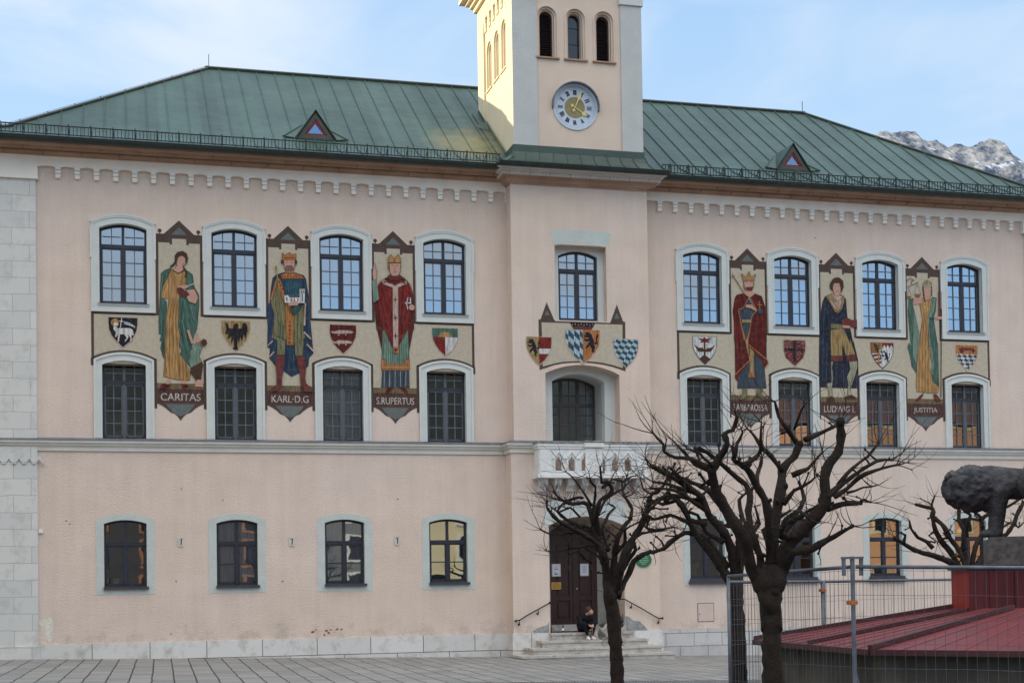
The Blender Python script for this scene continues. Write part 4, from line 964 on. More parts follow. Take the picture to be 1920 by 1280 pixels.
def band(i0,i1,label):
    """beige frieze with brown border between the two upper window rows"""
    m=MB('brown'); x0=WX[i0]-.80; x1=WX[i1]+.80; zt=9.70; zb=8.25
    m.flat([(x0-.075,zb-.06),(x1+.075,zb-.06),(x1+.075,zt),(x0-.075,zt)],-.003)
    m.use('beige'); m.flat([(x0,zb-.0),(x1,zb-.0),(x1,zt-.075),(x0,zt-.075)],-.0045)
    m.use('brown')
    for k in range(i0,i1+1):
        cx=WX[k]; o=seg(cx,LW,LZB,LZS,LR,dw=.30,db=-2,dt=.305); i_=seg(cx,LW,LZB,LZS,LR,dw=.20,db=-2,dt=.21)
        lo=6.95 if True else 0
        o=[(p[0],max(p[1],lo)) for p in o]; 
        if k==i0: o[0]=(o[0][0],8.15)
        if k==i1: o[1]=(o[1][0],8.15)
        # build as strip head + side strips
        hd=o[2:]; hi=i_[2:]
        for a in range(len(hd)-1): m.flat([hd[a],hd[a+1],hi[a+1],hi[a]],-.0105)
        for sx in (-1,1):
            zlo=7.02
            if (k==i0 and sx<0) or (k==i1 and sx>0): zlo=8.2
            xa=cx+sx*(LW/2+.30); xb=cx+sx*(LW/2+.20); zt_=hd[0][1] if sx>0 else hd[-1][1]
            m.flat([(min(xa,xb),zlo),(max(xa,xb),zlo),(max(xa,xb),zt_),(min(xa,xb),zt_)],-.0105)
        if k==i0: m.flat([(x0-.075,8.2),(cx-LW/2-.2,8.2),(cx-LW/2-.2,8.28),(x0-.075,8.28)],-.0045)
    # lighter render below the frieze so the lower windows stand on plain wall
    m.build('mural_band',hall,label=label,fixn=False)
band(0,3,'beige painted frieze with brown border left of the tower'); band(4,7,'beige painted frieze with brown border right of the tower')

# -- figures, traced shape by shape
f=panel(0,'CARITAS',1.10,'painted figure of a woman in yellow dress and green mantle with a child')
P=Paint((290,410,.14837),(290,590,.15625))
P.poly('green','t210,625 130,650 80,690 70,900 50,1280 b50,230 80,240 60,310 85,325 70,400 110,530 130,300 150,30 t150,1050 110,1010 95,900 150,760')
P.poly('green','t330,640 430,670 480,710 495,850 560,970 560,1100 545,1280 b520,60 505,180 470,250 430,480 420,620 350,530 300,480 320,430 285,330 300,290 270,200 280,60 t310,990 400,900 370,800 390,700')
P.poly('gold','t210,640 300,700 390,650 400,800 380,870 310,1000 300,1280 b280,150 310,260 290,470 350,530 430,700 420,785 380,790 250,775 105,740 120,540 125,300 140,60 t150,1270 180,1010 95,1010 75,960 90,880 150,770')
for x in (150,185,222,258): P.line('gold_dark',9,'t%d,1080 b%d,40 %d,740'%(x+30,x-8,x-25+(x-150)*.5))
for x in (290,330,370): P.line('gold_dark',8,'b%d,%d %d,770'%(x,470+(x-290),x+15))
P.lines('gold_light',9,'b168,40 150,740','b240,60 225,760','t170,830 120,960','b310,500 330,760')
P.lines('green_light',7,'t380,1030 360,1280','t450,1100 500,1280','b330,60 400,420','b400,100 440,300','t100,720 80,1000','b70,60 90,220','b300,300 330,420','b420,20 480,160')
P.lines('green_dark',8,'t350,1040 330,1280','t420,1060 470,1280','b360,80 430,400','b300,100 380,470','t120,720 95,900','b100,40 95,480','b100,330 120,430')
P.poly('skin','t290,855 400,835 430,870 310,905'); P.poly('brownred','t285,880 330,870 440,970 410,1000 320,975 285,930'); P.poly('skin','t390,905 500,890 550,1000 520,1080 430,1050 400,990 440,960')
P.line('white',9,'t400,860 515,815')
P.poly('skin','t270,530 285,600 230,650 300,690 365,650 350,600 395,580 405,540 385,465 300,480')
P.poly('hair','t255,540 255,470 290,425 350,412 400,440 420,500 412,560 388,572 388,500 340,465 295,495 275,560 240,600 200,622 195,600 235,575')
P.line('hair',20,'t365,620 400,670 390,740'); P.lines('skin_dark',5,'t320,520 350,515','t370,500 385,505','t345,575 370,572')
P.poly('green_light','b500,340 565,390 530,500 565,560 480,645 430,640 408,560 430,430'); P.poly('hair','b430,640 565,565 580,600 555,750 570,850 540,850 480,760 430,700')
P.poly('skin','b385,190 412,180 455,300 475,345 440,350'); P.poly('skin','b500,200 530,255 550,320 505,340 490,245'); P.disc('skin_dark','b575,345',38,42); P.disc('hair','b592,335',36,44)
P.poly('skin','b480,860 510,780 565,780 585,870'); P.poly('red_dark','b65,860 100,830 190,830 170,865 120,890 70,880'); P.poly('red_dark','b320,830 370,830 412,860 370,880 330,865'); P.poly('skin','b145,775 192,775 185,830 140,835'); P.poly('skin','b320,790 372,790 372,832 335,832')
P.build('figure',f)

f=panel(1,'KARL·D.G',1.05,'painted figure of a king in blue cloak holding a model church')
P=Paint((495,420,.14837),(495,600,.15625))
P.poly('blue','t160,640 250,612 380,612 500,650 530,700 560,900 590,1280 b560,60 590,400 540,450 530,550 480,600 410,640 330,680 235,610 210,560 130,540 65,460 70,340 40,320 45,60 t45,1280 35,1050 70,1000 90,800 110,680')
P.poly('olive','t150,700 80,970 130,1150 120,1280 b90,210 160,245 250,240 360,240 440,250 500,210 470,130 480,60 t500,1010 380,1160 300,1040 230,880')
P.lines('green_dark',10,'t140,1000 190,1280','b200,40 190,220','b230,40 225,230','b400,40 400,230','b440,40 450,220','t430,1130 430,1280','b120,180 250,235'); P.lines('ochre',9,'t120,950 170,1200','b140,60 130,200','b420,30 425,210')
P.poly('orange','t160,660 205,700 270,900 375,1120 380,1175 330,1140 250,1000 200,860 170,720 95,980 75,950'); P.poly('orange','t265,1010 380,1160 370,1280 b355,60 355,305 270,300 262,40')
P.poly('teal','t225,705 490,700 470,830 440,910 300,915 270,860'); P.lines('blue_light',9,'t260,740 330,800 420,780','t250,800 330,850','b130,280 100,400','b300,340 300,600','b350,340 350,610','b520,260 500,430','t560,950 575,1280')
P.poly('orange','t210,645 290,612 375,612 490,660 505,692 225,695')
for x in range(230,490,36): P.disc('red','t%d,668'%x,8)
for k in range(9): P.disc('red_dark','t%d,%d'%(190+k*21-(8 if k>6 else 0),730+k*48),9)
for k in range(6): P.disc('red_dark','b%d,%d'%(308,20+k*50),10)
P.poly('skin','t248,470 258,560 285,620 370,620 380,550 402,470 390,450 245,450'); P.poly('skin_dark','t280,530 350,530 375,570 350,605 290,605 265,570'); P.disc('hair','t228,480',17,30); P.disc('hair','t400,485',17,30); P.lines('hair',6,'t270,490 300,487','t335,487 365,490')
P.poly('orange','t232,462 225,365 260,398 298,372 317,362 340,380 370,392 405,370 400,458'); P.lines('red',8,'t245,430 390,430')
P.poly('blue_light','t300,925 330,890 440,890 450,930'); P.poly('white','t245,905 300,900 325,930 445,930 445,822 515,822 515,1005 260,1000'); 
for x,z in ((340,965),(380,965),(425,965),(475,860),(500,860),(480,910),(480,960),(285,950)): P.line('slate',12,'t%d,%d %d,%d'%(x,z-18,x,z+18))
P.poly('skin','t300,1005 400,975 435,1000 425,1032 310,1036'); P.poly('green_dark','t400,1040 490,1040 380,1160 320,1080'); P.line('ochre',12,'t150,535 165,650 205,1000 250,1280'); P.disc('ochre','t152,560',16,36)
P.poly('olive','b160,245 255,243 245,425 155,425'); P.poly('olive','b360,243 470,240 465,435 375,425')
P.poly('boot','b150,418 242,418 238,560 212,700 212,800 150,850 70,862 90,822 150,780 150,650 133,500'); P.poly('boot','b382,428 482,428 502,560 490,700 502,762 560,812 578,862 490,862 440,792 430,650 405,560')
P.lines('red_dark',6,'b150,480 235,480','b150,560 230,560','b390,490 495,490','b410,560 500,560'); P.line('pink',20,'t520,1010 508,1280'); P.line('pink',20,'b480,150 558,228'); P.line('pink',18,'b515,295 590,375'); P.line('pink',14,'b42,310 100,255'); P.line('pink',14,'b68,440 115,385')
P.build('figure',f)

f=panel(2,'S.RUPERTUS',1.12,'painted figure of a bishop in red robe and mitre with raised hand')
P=Paint((690,430,.14837),(690,610,.14837))
P.poly('green_light','b185,30 240,0 430,0 500,30 515,330 520,430 480,420 440,492 230,492 190,420 170,430 175,320')
for x in range(200,510,28): P.line('green',8,'b%d,%d %d,480'%(x,140 if 240<x<450 else 60,x))
P.poly('red_dark','t180,640 250,600 420,600 500,650 555,770 575,870 578,1280 b575,20 518,320 505,40 t500,1280 430,1200 340,700'); P.poly('red_dark','t180,640 120,720 130,880 80,930 90,1110 110,1280 b110,20 175,320 182,20 t190,1280 300,1000 340,700')
P.poly('red','t180,650 340,640 500,655 552,770 560,880 540,1000 510,1080 490,1280 b460,120 385,272 300,272 225,100 185,10 t170,1150 130,900 122,720')
P.lines('red_dark',11,'t170,740 250,1000 300,1280','t150,850 210,1100 240,1280','t440,780 430,1000 400,1280','t500,850 470,1080 420,1280','b250,20 300,230','b440,20 390,230'); P.lines('boot',9,'t200,720 290,1020','t240,900 280,1200','t410,760 400,1180','t480,900 440,1200')
P.poly('orange','b170,425 215,430 235,492 440,492 470,430 522,425 522,566 168,566'); P.lines('gold_dark',7,'b180,540 510,540','b185,515 505,515'); P.lines('gold_light',9,'b180,528 510,528')
P.poly('slate','b180,566 515,566 522,790 480,780 400,787 350,775 300,790 220,775 168,782')
for x in range(205,510,34): P.line('ice' if x%68<34 else 'navy',5,'b%d,575 %d,775'%(x,x-3))
P.poly('pink','t165,662 200,628 250,680 340,702 440,670 480,648 497,690 380,738 382,1280 b382,280 313,275 310,20 t308,740 200,702')
for (x,z) in ((210,667),(338,702),(455,680),(340,890),(345,1120)): P.line('navy',9,'t%d,%d %d,%d'%(x-22,z,x+22,z)); P.line('navy',9,'t%d,%d %d,%d'%(x,z-30 if z>800 else z-20,x,z+30 if z>800 else z+20))
P.line('navy',9,'b325,135 367,135'); P.line('navy',9,'b345,105 345,165'); P.poly('orange','b313,280 385,280 385,350 320,352'); P.disc('red','b350,312',20)
P.poly('brownred','t245,590 300,570 380,570 430,600 395,645 270,645'); P.poly('skin','t268,430 410,430 402,540 372,592 300,592 272,540'); P.lines('hair',6,'t295,462 325,460','t350,460 380,462'); P.line('red',7,'t325,540 355,540'); P.line('skin_dark',6,'t338,470 335,515')
P.poly('gold_dark','t250,432 262,470 268,540 248,500 240,470'); P.poly('gold_dark','t410,432 420,470 405,520 400,470'); P.poly('gold','t250,432 250,360 282,318 330,372 380,318 412,380 412,432'); P.lines('red',7,'t255,425 408,425','t330,375 332,425')
P.poly('skin','t62,645 52,560 68,440 80,430 92,445 98,530 112,530 98,645'); P.poly('green_light','t48,650 105,650 135,885 65,930'); P.lines('gold',9,'t160,640 120,705','t440,600 552,720')
P.disc('skin','t548,990',38); P.lines('white',14,'t500,865 485,940 497,1012','t465,935 540,935','t532,872 532,940')
P.poly('red_dark','b215,850 240,792 320,800 262,848'); P.poly('red_dark','b400,792 470,790 502,852 460,845'); P.build('figure',f)

f=panel(4,'BARBAROSSA',1.16,'painted figure of a crowned king in long red cloak with sceptre and orb')
P=Paint((1360,460,.14065),(1360,620,.14065))
P.poly('slate','t170,850 250,830 300,700 400,870 370,900 300,1280 b300,190 500,400 520,520 545,768 155,768 170,600 320,410 300,20 t270,1280')
P.lines('teal',12,'b220,520 200,750','b280,480 270,750','b430,330 450,750','b480,420 500,750','t230,880 260,1200','t330,880 300,1150'); P.lines('navy',8,'b250,500 240,750','b400,320 410,750')
P.poly('ochre','b318,220 382,250 376,540 392,622 312,616 322,540'); P.poly('orange','b312,545 382,545 392,625 308,618')
P.poly('red_dark','t300,640 240,640 150,660 125,700 95,880 110,1000 115,1280 b120,20 130,560 125,630 165,682 162,620 320,400 270,180 235,20 t240,1230 170,860 240,830 310,690')
P.poly('red_dark','t320,690 380,640 480,680 520,800 542,900 545,1280 b540,20 545,380 568,440 515,512 500,500 510,440 300,190 310,20 t300,1280 380,880 420,870 350,760')
P.lines('red',12,'t130,760 125,1250','t180,900 210,1280','b150,40 160,540','b200,40 230,420','t430,920 400,1280','t490,900 480,1280','b400,40 420,220','b500,40 510,330','t200,680 150,840'); P.lines('black',4,'b180,40 190,480','t450,930 440,1280')
P.line('orange',13,'t305,700 240,830 168,858 245,1260'); P.line('orange',13,'b235,20 322,392 122,592'); P.line('orange',13,'t330,705 415,870 345,950 298,1280'); P.line('orange',13,'b300,20 298,182 556,392 567,440 515,500')
P.poly('ochre','t215,990 342,990 342,1032 215,1032'); P.poly('skin','t270,790 350,790 420,870 400,880 330,840 265,830')
P.poly('skin','t238,470 376,470 368,560 342,612 280,612 248,560'); P.poly('skin','t262,600 350,600 385,650 320,702 240,640'); P.poly('brownred','t262,560 360,555 345,612 280,612'); P.lines('hair',8,'t240,480 242,550 262,600','t374,480 366,550 348,600'); P.lines('hair',5,'t262,495 292,492','t320,492 352,495')
P.poly('gold','t236,478 205,378 245,402 262,440 300,372 310,352 322,372 350,440 375,398 402,388 376,478'); P.line('gold_dark',6,'t240,462 372,462')
P.line('gold_dark',14,'t88,400 150,490 245,640'); P.lines('gold_dark',10,'t75,430 120,400','t85,380 105,430'); P.disc('teal','t458,880',42,36); P.disc('blue_light','t445,870',14); P.lines('orange',11,'t450,750 452,850','t418,795 482,795')
P.poly('olive','b225,768 285,768 285,850 250,905 175,925 218,850'); P.poly('olive','b410,768 482,768 490,850 552,935 490,912 418,860'); P.build('figure',f)

f=panel(5,'LUDWIG I.',1.08,'painted figure of a man in dark navy cloak and ochre breeches')
P=Paint((1525,465,.14065),(1525,630,.14065))
P.poly('navy','t230,612 150,650 120,720 90,900 75,1000 80,1280 b80,20 75,200 75,560 90,680 400,692 600,692 592,320 530,60 t530,1280 490,1080 450,920 430,680 370,622')
P.lines('blue_light',7,'t150,760 120,1280','b130,40 120,600','b180,100 170,600','t380,900 300,960','b300,400 300,680','b400,380 400,680','b560,450 575,680'); P.lines('black',8,'t190,900 170,1280','b210,40 200,640')
P.poly('pale','b472,338 582,332 582,420 542,560 490,700 502,782 560,822 430,822 450,780 460,640 445,540 490,440'); P.poly('pale','b232,340 262,340 242,430 262,560 242,700 262,822 190,815 200,760 172,630 238,620'); P.lines('olive',7,'b560,400 520,560 480,700','b252,450 250,620')
P.poly('ochre','t230,1090 400,1075 490,1280 b480,20 552,240 430,262 385,100 380,262 230,262 225,20'); P.lines('gold_dark',7,'b270,20 270,250','b330,20 330,250','t300,1120 290,1280','b420,60 480,240','t370,1100 385,1280'); P.poly('brownred','b230,262 382,262 390,335 235,337'); P.poly('brownred','b430,262 552,240 572,330 440,337')
P.poly('olive','t228,1012 390,1020 382,1082 228,1072'); P.poly('ochre','t165,650 240,606 345,660 402,636 412,700 382,800 330,873 280,850'); P.poly('pink','t240,610 330,720 380,640 350,630 300,640'); P.poly('pink','t215,700 300,730 380,690 340,820 270,800'); P.lines('brownred',6,'t235,690 300,790 330,810 370,740','t190,660 230,760 320,860 390,760')
P.poly('skin','t248,470 362,470 362,560 340,640 280,640 256,560'); P.poly('hair','t212,490 250,420 290,395 340,398 388,440 398,520 366,592 355,520 340,470 270,470 250,520 248,572 218,540'); P.lines('hair',5,'t270,505 298,503','t322,505 348,507'); P.line('red',6,'t295,580 330,580')
P.poly('boot','t368,970 450,925 500,962 572,960 572,1072 480,1042 380,1042'); P.line('red',8,'t390,1000 540,1000'); P.disc('white','t462,930',9); P.poly('skin','t378,1030 482,1040 482,1072 388,1066')
P.poly('hair','b185,820 240,795 290,860 180,870'); P.poly('hair','b425,805 500,780 560,815 560,835 425,830'); P.build('figure',f)

f=panel(6,'JUSTITIA',.86,'painted figure of a blindfolded woman with scales and sword')
P=Paint((1685,470,.14065),(1685,640,.14065))
P.poly('green','t190,630 130,655 120,800 130,950 160,1280 b130,20 115,80 150,200 170,330 230,420 255,300 290,20 t300,1240 240,960 200,780 180,700'); P.poly('green_light','t200,790 240,960 300,1240 b285,20 240,330 190,200 180,20 t180,1280 190,1000')
P.poly('green','t440,620 500,630 490,800 460,900 520,1280 b520,20 525,330 535,600 470,560 440,500 470,420 430,380 450,300 400,60 t395,1200 400,900 420,750'); P.poly('green_light','t440,640 490,640 470,780 430,890 390,880'); P.poly('green_light','t400,940 430,1280 b440,60 470,300 450,480 500,560 430,420 440,300 400,60')
P.poly('gold','t260,650 320,640 430,650 420,780 380,900 400,1280 b420,60 410,350 450,540 530,600 520,682 400,687 240,667 228,600 240,300 265,20 t270,1200 312,920 282,750')
for x in (275,315,352,392): P.line('gold_dark',9,'t%d,940 b%d,20 %d,660'%(330+(x-330)*.35,x,x-8))
P.lines('gold_dark',8,'b440,560 440,680','b480,590 485,680'); P.lines('gold_light',8,'t340,950 b335,660','b372,20 372,660','t330,680 320,800'); P.disc('gold_light','t340,750',26,24); P.line('black',8,'t400,906 470,906')
P.poly('skin','t190,650 300,622 305,700 200,725'); P.poly('skin','t318,480 432,480 422,600 400,660 340,660 330,600'); P.poly('ochre','t312,452 330,410 380,388 430,420 442,455'); P.poly('pale','t318,448 440,448 440,480 318,480')
for a in range(6): P.disc('hair','t%d,%d'%(318+a*4,495+a*34),15); 
for a in range(4): P.disc('hair','t%d,%d'%(432,495+a*32),12)
P.lines('hair',8,'t105,490 255,422','t100,400 150,368 200,398 165,405 165,450'); P.lines('hair',4,'t240,430 202,580','t240,430 290,580','t130,500 108,610','t130,500 162,620'); P.poly('gold_dark','t198,578 292,578 272,618 220,618'); P.poly('gold_dark','t105,608 165,608 142,642 115,642')
P.poly('brownred','t520,540 545,535 555,900 522,905'); P.line('black',14,'t560,780 b555,745'); P.poly('skin','t478,880 572,878 565,920 480,912')
P.poly('brownred','b215,782 300,700 332,688 300,750 250,792'); P.poly('brownred','b450,700 492,700 562,792 480,795'); P.build('figure',f)

# -- shields
def shield_pts(cx,zt,w,h,y=0):
    o=[(cx-w/2,zt),(cx-w/2,zt-h*.22)]
    for t in (.25,.5,.75): o.append((cx-w/2*(1-t**2.1)*1.0,zt-h*.22-h*.78*t*1.0))
    o.append((cx,zt-h)); r=[(2*cx-x,z) for x,z in o[:-1]][::-1]
    return (o+r)[::-1]
def shield(px0,px1,pyt,pyb,field,label,plane=0.,rim='pink'):
    cx=(px0+px1)/2; a=at(cx,pyt,plane); b_=at(cx,pyb,plane); w=at(px1,(pyt+pyb)/2,plane)[0]-at(px0,(pyt+pyb)/2,plane)[0]; h=a[2]-b_[2]; X=a[0]
    m=MB(rim); sp=shield_pts(X,a[2],w,h); big=shield_pts(X,a[2]+.012,w+.035,h+.05); m.flat(big,plane-.0135); m.use(field); m.flat(sp,plane-.0140)
    o=m.build('coat_of_arms',hall,label=label,fixn=False)
    return o,X,a[2],w,h,sp
def lozenges(mb,sp,x0,x1,zt,zb,nx,nz,cols,y,skew=.35):
    """leaning lozenge field: every second row of a tiling lattice is painted"""
    mb.use(cols[0]); dx=(x1-x0)/nx; dz=(zt-zb)/nz/2
    box=[(x0,zb),(x1,zb),(x1,zt),(x0,zt)]; mb.flat(cclip(box,sp),y); mb.use(cols[1])
    for j in range(-1,nz+2):
        for i in range(-nz*2-3,nx+nz*2+4):
            z=zb+2*dz*j; c=x0+dx*i+(zt-z)*skew
            p=[(c-dx*.5,z),(c+dz*skew*1.,z-dz),(c+dx*.5,z),(c-dz*skew*1.,z+dz)]
            q=cclip(cclip(p,box),sp)
            if len(q)>2: mb.flat(q,y-.0004)
def beast(mb,col,cx,cz,s,y,flip=1):
    """small rampant lion silhouette"""
    pl=[(-.30,.42),(-.20,.50),(-.05,.46),(.05,.36),(.10,.20),(.16,.05),(.14,-.10),(.22,-.25),(.14,-.42),(.22,-.50),(.02,-.48),(.04,-.30),(-.06,-.16),(-.20,-.30),(-.30,-.28),(-.16,-.08),(-.06,.06),(-.24,.02),(-.36,.10),(-.34,.18),(-.20,.14),(-.08,.20),(-.30,.24),(-.40,.34),(-.24,.32)]
    mb.use(col); tri_flat(mb,[(cx+flip*a*s,cz+b*s) for a,b in pl],y)
    tl=[(.18,-.12),(.34,-.05),(.30,.15),(.40,.35),(.30,.42),(.24,.20),(.26,.02),(.15,-.04)]; tri_flat(mb,[(cx+flip*a*s,cz+b*s) for a,b in tl],y)
o,X,zt,w,h,sp=shield(203.4,257.5,595.5,650.6,'black','black shield with a white lamb and banner'); P=Paint((180,580,.15625)); P.disc('gold','t228,158',46,46); P.disc('white','t240,180',28,22)
P.poly('white','t208,205 238,195 255,222 330,222 400,222 442,242 455,310 425,318 435,380 402,398 412,345 380,300 392,335 352,392 342,375 368,342 335,300 290,302 276,392 255,396 262,310 240,336 224,330 236,275 208,240'); P.lines('white',9,'t308,108 292,215','t280,140 328,146'); P.poly('ice','t342,140 400,158 470,200 470,238 455,215 400,198 332,178'); P.build('charge',o)
o,*_=shield(415.6,467.8,602,657,'ochre','ochre shield with a black eagle'); P=Paint((180,580,.15625)); P.poly('black','t1552,160 1575,165 1598,228 1640,232 1655,180 1690,165 1708,190 1700,232 1745,232 1760,172 1790,160 1815,200 1818,262 1790,350 1772,292 1752,385 1732,322 1712,405 1700,345 1692,450 1705,480 1668,486 1640,470 1658,450 1652,350 1618,415 1626,322 1578,362 1590,300 1548,292 1565,235'); P.build('charge',o)
o,*_=shield(618.2,667.4,609.3,662.5,'red_dark','dark red shield with two white fish'); P=Paint((600,590,.14583))
for z in (0,130): P.poly('pink','t%d,%d %d,%d %d,%d %d,%d %d,%d %d,%d %d,%d %d,%d'%(138+z*.2,200+z,175+z*.1,215+z,240,195+z,380-z*.1,200+z,442-z*.15,225+z,400,242+z,240,246+z,150+z*.2,240+z)); P.disc('pink','t240,%d'%(258+z*.98),10); P.disc('pink','t330,%d'%(258+z*.98),10)
P.build('charge',o)
o,X,zt,w,h,sp=shield(810.7,858,615.5,667.6,'red','green, red and white shield with a rising sun'); m=MB('white'); m.flat(cclip([(X,zt-h),(X+w/2,zt-h),(X+w/2,zt-h*.32),(X,zt-h*.32)],sp),-.0145); m.use('green'); m.flat(cclip([(X-w/2,zt-h*.32),(X+w/2,zt-h*.32),(X+w/2,zt),(X-w/2,zt)],sp),-.0146); m.use('gold')
sc=[]; 
for k in range(21): a=math.pi*k/20; r=(.26 if k%2 else .17)*w; sc.append((X+r*1.15*math.cos(a),zt-h*.32+r*math.sin(a)))
tri_flat(m,sc,-.015); m.build('charge',o,fixn=False)
o,*_=shield(1298.4,1343,631.3,681.4,'white','white shield with a red flower and brown leaves on a hill',rim='slate'); P=Paint((1270,620,.15625)); P.poly('hair','t262,335 320,285 392,335 330,392'); P.poly('hair','t316,130 334,130 338,300 316,300'); P.poly('hair','t322,250 250,250 200,165 250,205 300,205 322,230'); P.poly('hair','t336,250 400,250 450,170 405,205 355,212 336,232'); P.poly('red','t250,90 300,100 324,78 345,100 402,92 360,122 385,140 330,135 268,142 295,122'); P.build('charge',o)
o,*_=shield(1468,1510,636.9,685.6,'pink','dull red shield with a dark cross',rim='pink'); P=Paint((1270,620,.15625)); P.poly('boot','t1276,115 1530,120 1530,240 1505,325 1405,415 1300,320 1276,230')
P.line('black',36,'t1402,132 1402,365'); P.line('black',34,'t1300,225 1500,235')
for k in range(90):
    x=1280+random.random()*245; z=125+random.random()*(270-abs(x-1402)*1.1)
    if abs(x-1402)>28 and abs(z-230)>24: P.line('pink',6,'t%d,%d %d,%d'%(x,z,x+random.uniform(-9,9),z+random.uniform(-9,9)))
P.build('charge',o)
o,X,zt,w,h,sp=shield(1632.5,1674,643,689.7,'white','quartered shield with lion, white rake teeth and lozenges',rim='slate'); m=MB()
m.use('gold_dark'); m.flat(cclip([(X-w/2,zt-h*.42),(X-.01,zt-h*.42),(X-.01,zt),(X-w/2,zt)],sp),-.0145); beast(m,'black',X-w*.25,zt-h*.21,h*.36,-.015)
m.use('red'); m.flat(cclip([(X,zt-h*.18),(X+w/2,zt-h*.18),(X+w/2,zt),(X,zt)],sp),-.0145)
for k in range(3): x=X+w*(.02+.16*k); m.flat([(x,zt-h*.18),(x+w*.16,zt-h*.18),(x+w*.08,zt-h*.08)][::-1],-.0149)
m.use('white')
for k in range(3): x=X+w*(.02+.16*k); m.flat([(x,zt-h*.20),(x+w*.16,zt-h*.20),(x+w*.08,zt-h*.07)],-.0150)
m.use('red')
for k in range(3): z=zt-h*(.45+.16*k); m.flat(cclip([(X-w/2,z-h*.05),(X-w*.04,z+h*.04),(X-w*.04,z-h*.04),(X-w/2,z-h*.13)][::-1],sp),-.0147)
m.use('orange'); m.flat(cclip([(X-w*.20,zt-h),(X-w*.14,zt-h),(X-w*.14,zt-h*.42),(X-w*.20,zt-h*.42)],sp),-.0152)
beast(m,'black',X+w*.20,zt-h*.56,h*.42,-.0149); lozenges(m,sp,X-w*.12,X+w*.14,zt-h*.28,zt-h*.58,2,2,('slate','white'),-.0153); m.build('charge',o,fixn=False)
o,X,zt,w,h,sp=shield(1792,1832,647.5,694,'orange','shield with orange chief, lion and slate lozenges'); m=MB(); lozenges(m,sp,X-w/2,X+w/2,zt-h*.36,zt-h,4,4,('slate','white'),-.0145); m.use('brownred'); tri_flat(m,[(X-w*.38,zt-h*.14),(X-w*.2,zt-h*.08),(X+w*.3,zt-h*.10),(X+w*.42,zt-h*.22),(X+w*.3,zt-h*.30),(X+w*.2,zt-h*.2),(X-w*.1,zt-h*.22),(X-w*.2,zt-h*.33),(X-w*.3,zt-h*.30)],-.0150); m.build('charge',o,fixn=False)
# centre panel over the balcony door
pl=BY
m=MB('brown'); q=lambda x,y:(at(980+x*.11721,560+y*.11719,pl)[0],at(980+x*.11721,560+y*.11719,pl)[2])
arc=[q(270,1138),q(360,1110),q(500,1062),q(640,1035),q(800,1022),q(960,1020),q(1120,1030),q(1280,1052),q(1440,1090),q(1560,1130),q(1645,1160)]
tri_flat(m,[q(252,330),q(285,330),q(382,55),q(500,330),q(525,358),q(1400,385),q(1505,92),q(1605,360),q(1640,375)]+arc[::-1],pl-.005)
arci=[q(320,1085),q(500,1035),q(640,1008),q(800,998),q(960,996),q(1120,1004),q(1280,1024),q(1440,1060),q(1600,1108)]
m.use('beige'); tri_flat(m,[q(302,378),q(1595,415)]+arci[::-1],pl-.007)
m.use('greygreen'); m.flat([q(350,262),q(432,265),q(388,180)],pl-.007); m.flat([q(1462,320),q(1545,322),q(1505,225)],pl-.007)
cp=m.build('mural',hall,label='painted beige panel with three shields between the two tower bay windows',fixn=False)
o,X,zt,w,h,sp=shield(1060.3,1124,618.6,681.3,'orange','large central shield, blue and white lozenges beside a black lion on orange',plane=pl); m=MB(); lozenges(m,sp,X-w/2,X,zt,zt-h,3,3,('teal','ice'),pl-.0145,skew=.5); beast(m,'black',X+w*.24,zt-h*.36,h*.62,pl-.0146)
m.use('brownred'); cw=at(1114,610,pl)[0]-at(1070.5,610,pl)[0]
tri_flat(m,[(X-cw*.38,zt+.004),(X+cw*.38,zt+.004),(X+cw*.54,zt+.20),(X-cw*.54,zt+.20)],pl-.0147); m.use('black'); m.flat([(X-cw*.46,zt+.10),(X+cw*.46,zt+.10),(X+cw*.55,zt+.215),(X-cw*.55,zt+.215)],pl-.0150); m.use('pink')
for k in range(8):
    x=X-cw*.44+cw*.88*k/7; m.flat([(x-.012,zt+.13+.02*(k%2)),(x+.012,zt+.13+.02*(k%2)),(x+.012,zt+.165+.02*(k%2)),(x-.012,zt+.165+.02*(k%2))],pl-.0154)
m.build('charge',o,fixn=False)
o,X,zt,w,h,sp=shield(987.3,1033.3,632,684,'red','left bay shield, black lion on ochre beside red with a white bar',plane=pl); m=MB('ochre'); m.flat(cclip([(X-w/2,zt-h),(X,zt-h),(X,zt),(X-w/2,zt)],sp),pl-.0145); m.use('white'); m.flat(cclip([(X,zt-h*.60),(X+w/2,zt-h*.60),(X+w/2,zt-h*.41),(X,zt-h*.41)],sp),pl-.0145); beast(m,'black',X-w*.22,zt-h*.38,h*.62,pl-.015); m.build('charge',o,fixn=False)
o,X,zt,w,h,sp=shield(1150,1195.6,636,687.7,'teal','right bay shield of blue and white lozenges',plane=pl); m=MB(); lozenges(m,sp,X-w/2,X+w/2,zt,zt-h,4,5,('teal','ice'),pl-.0145,skew=.6); m.build('charge',o,fixn=False)

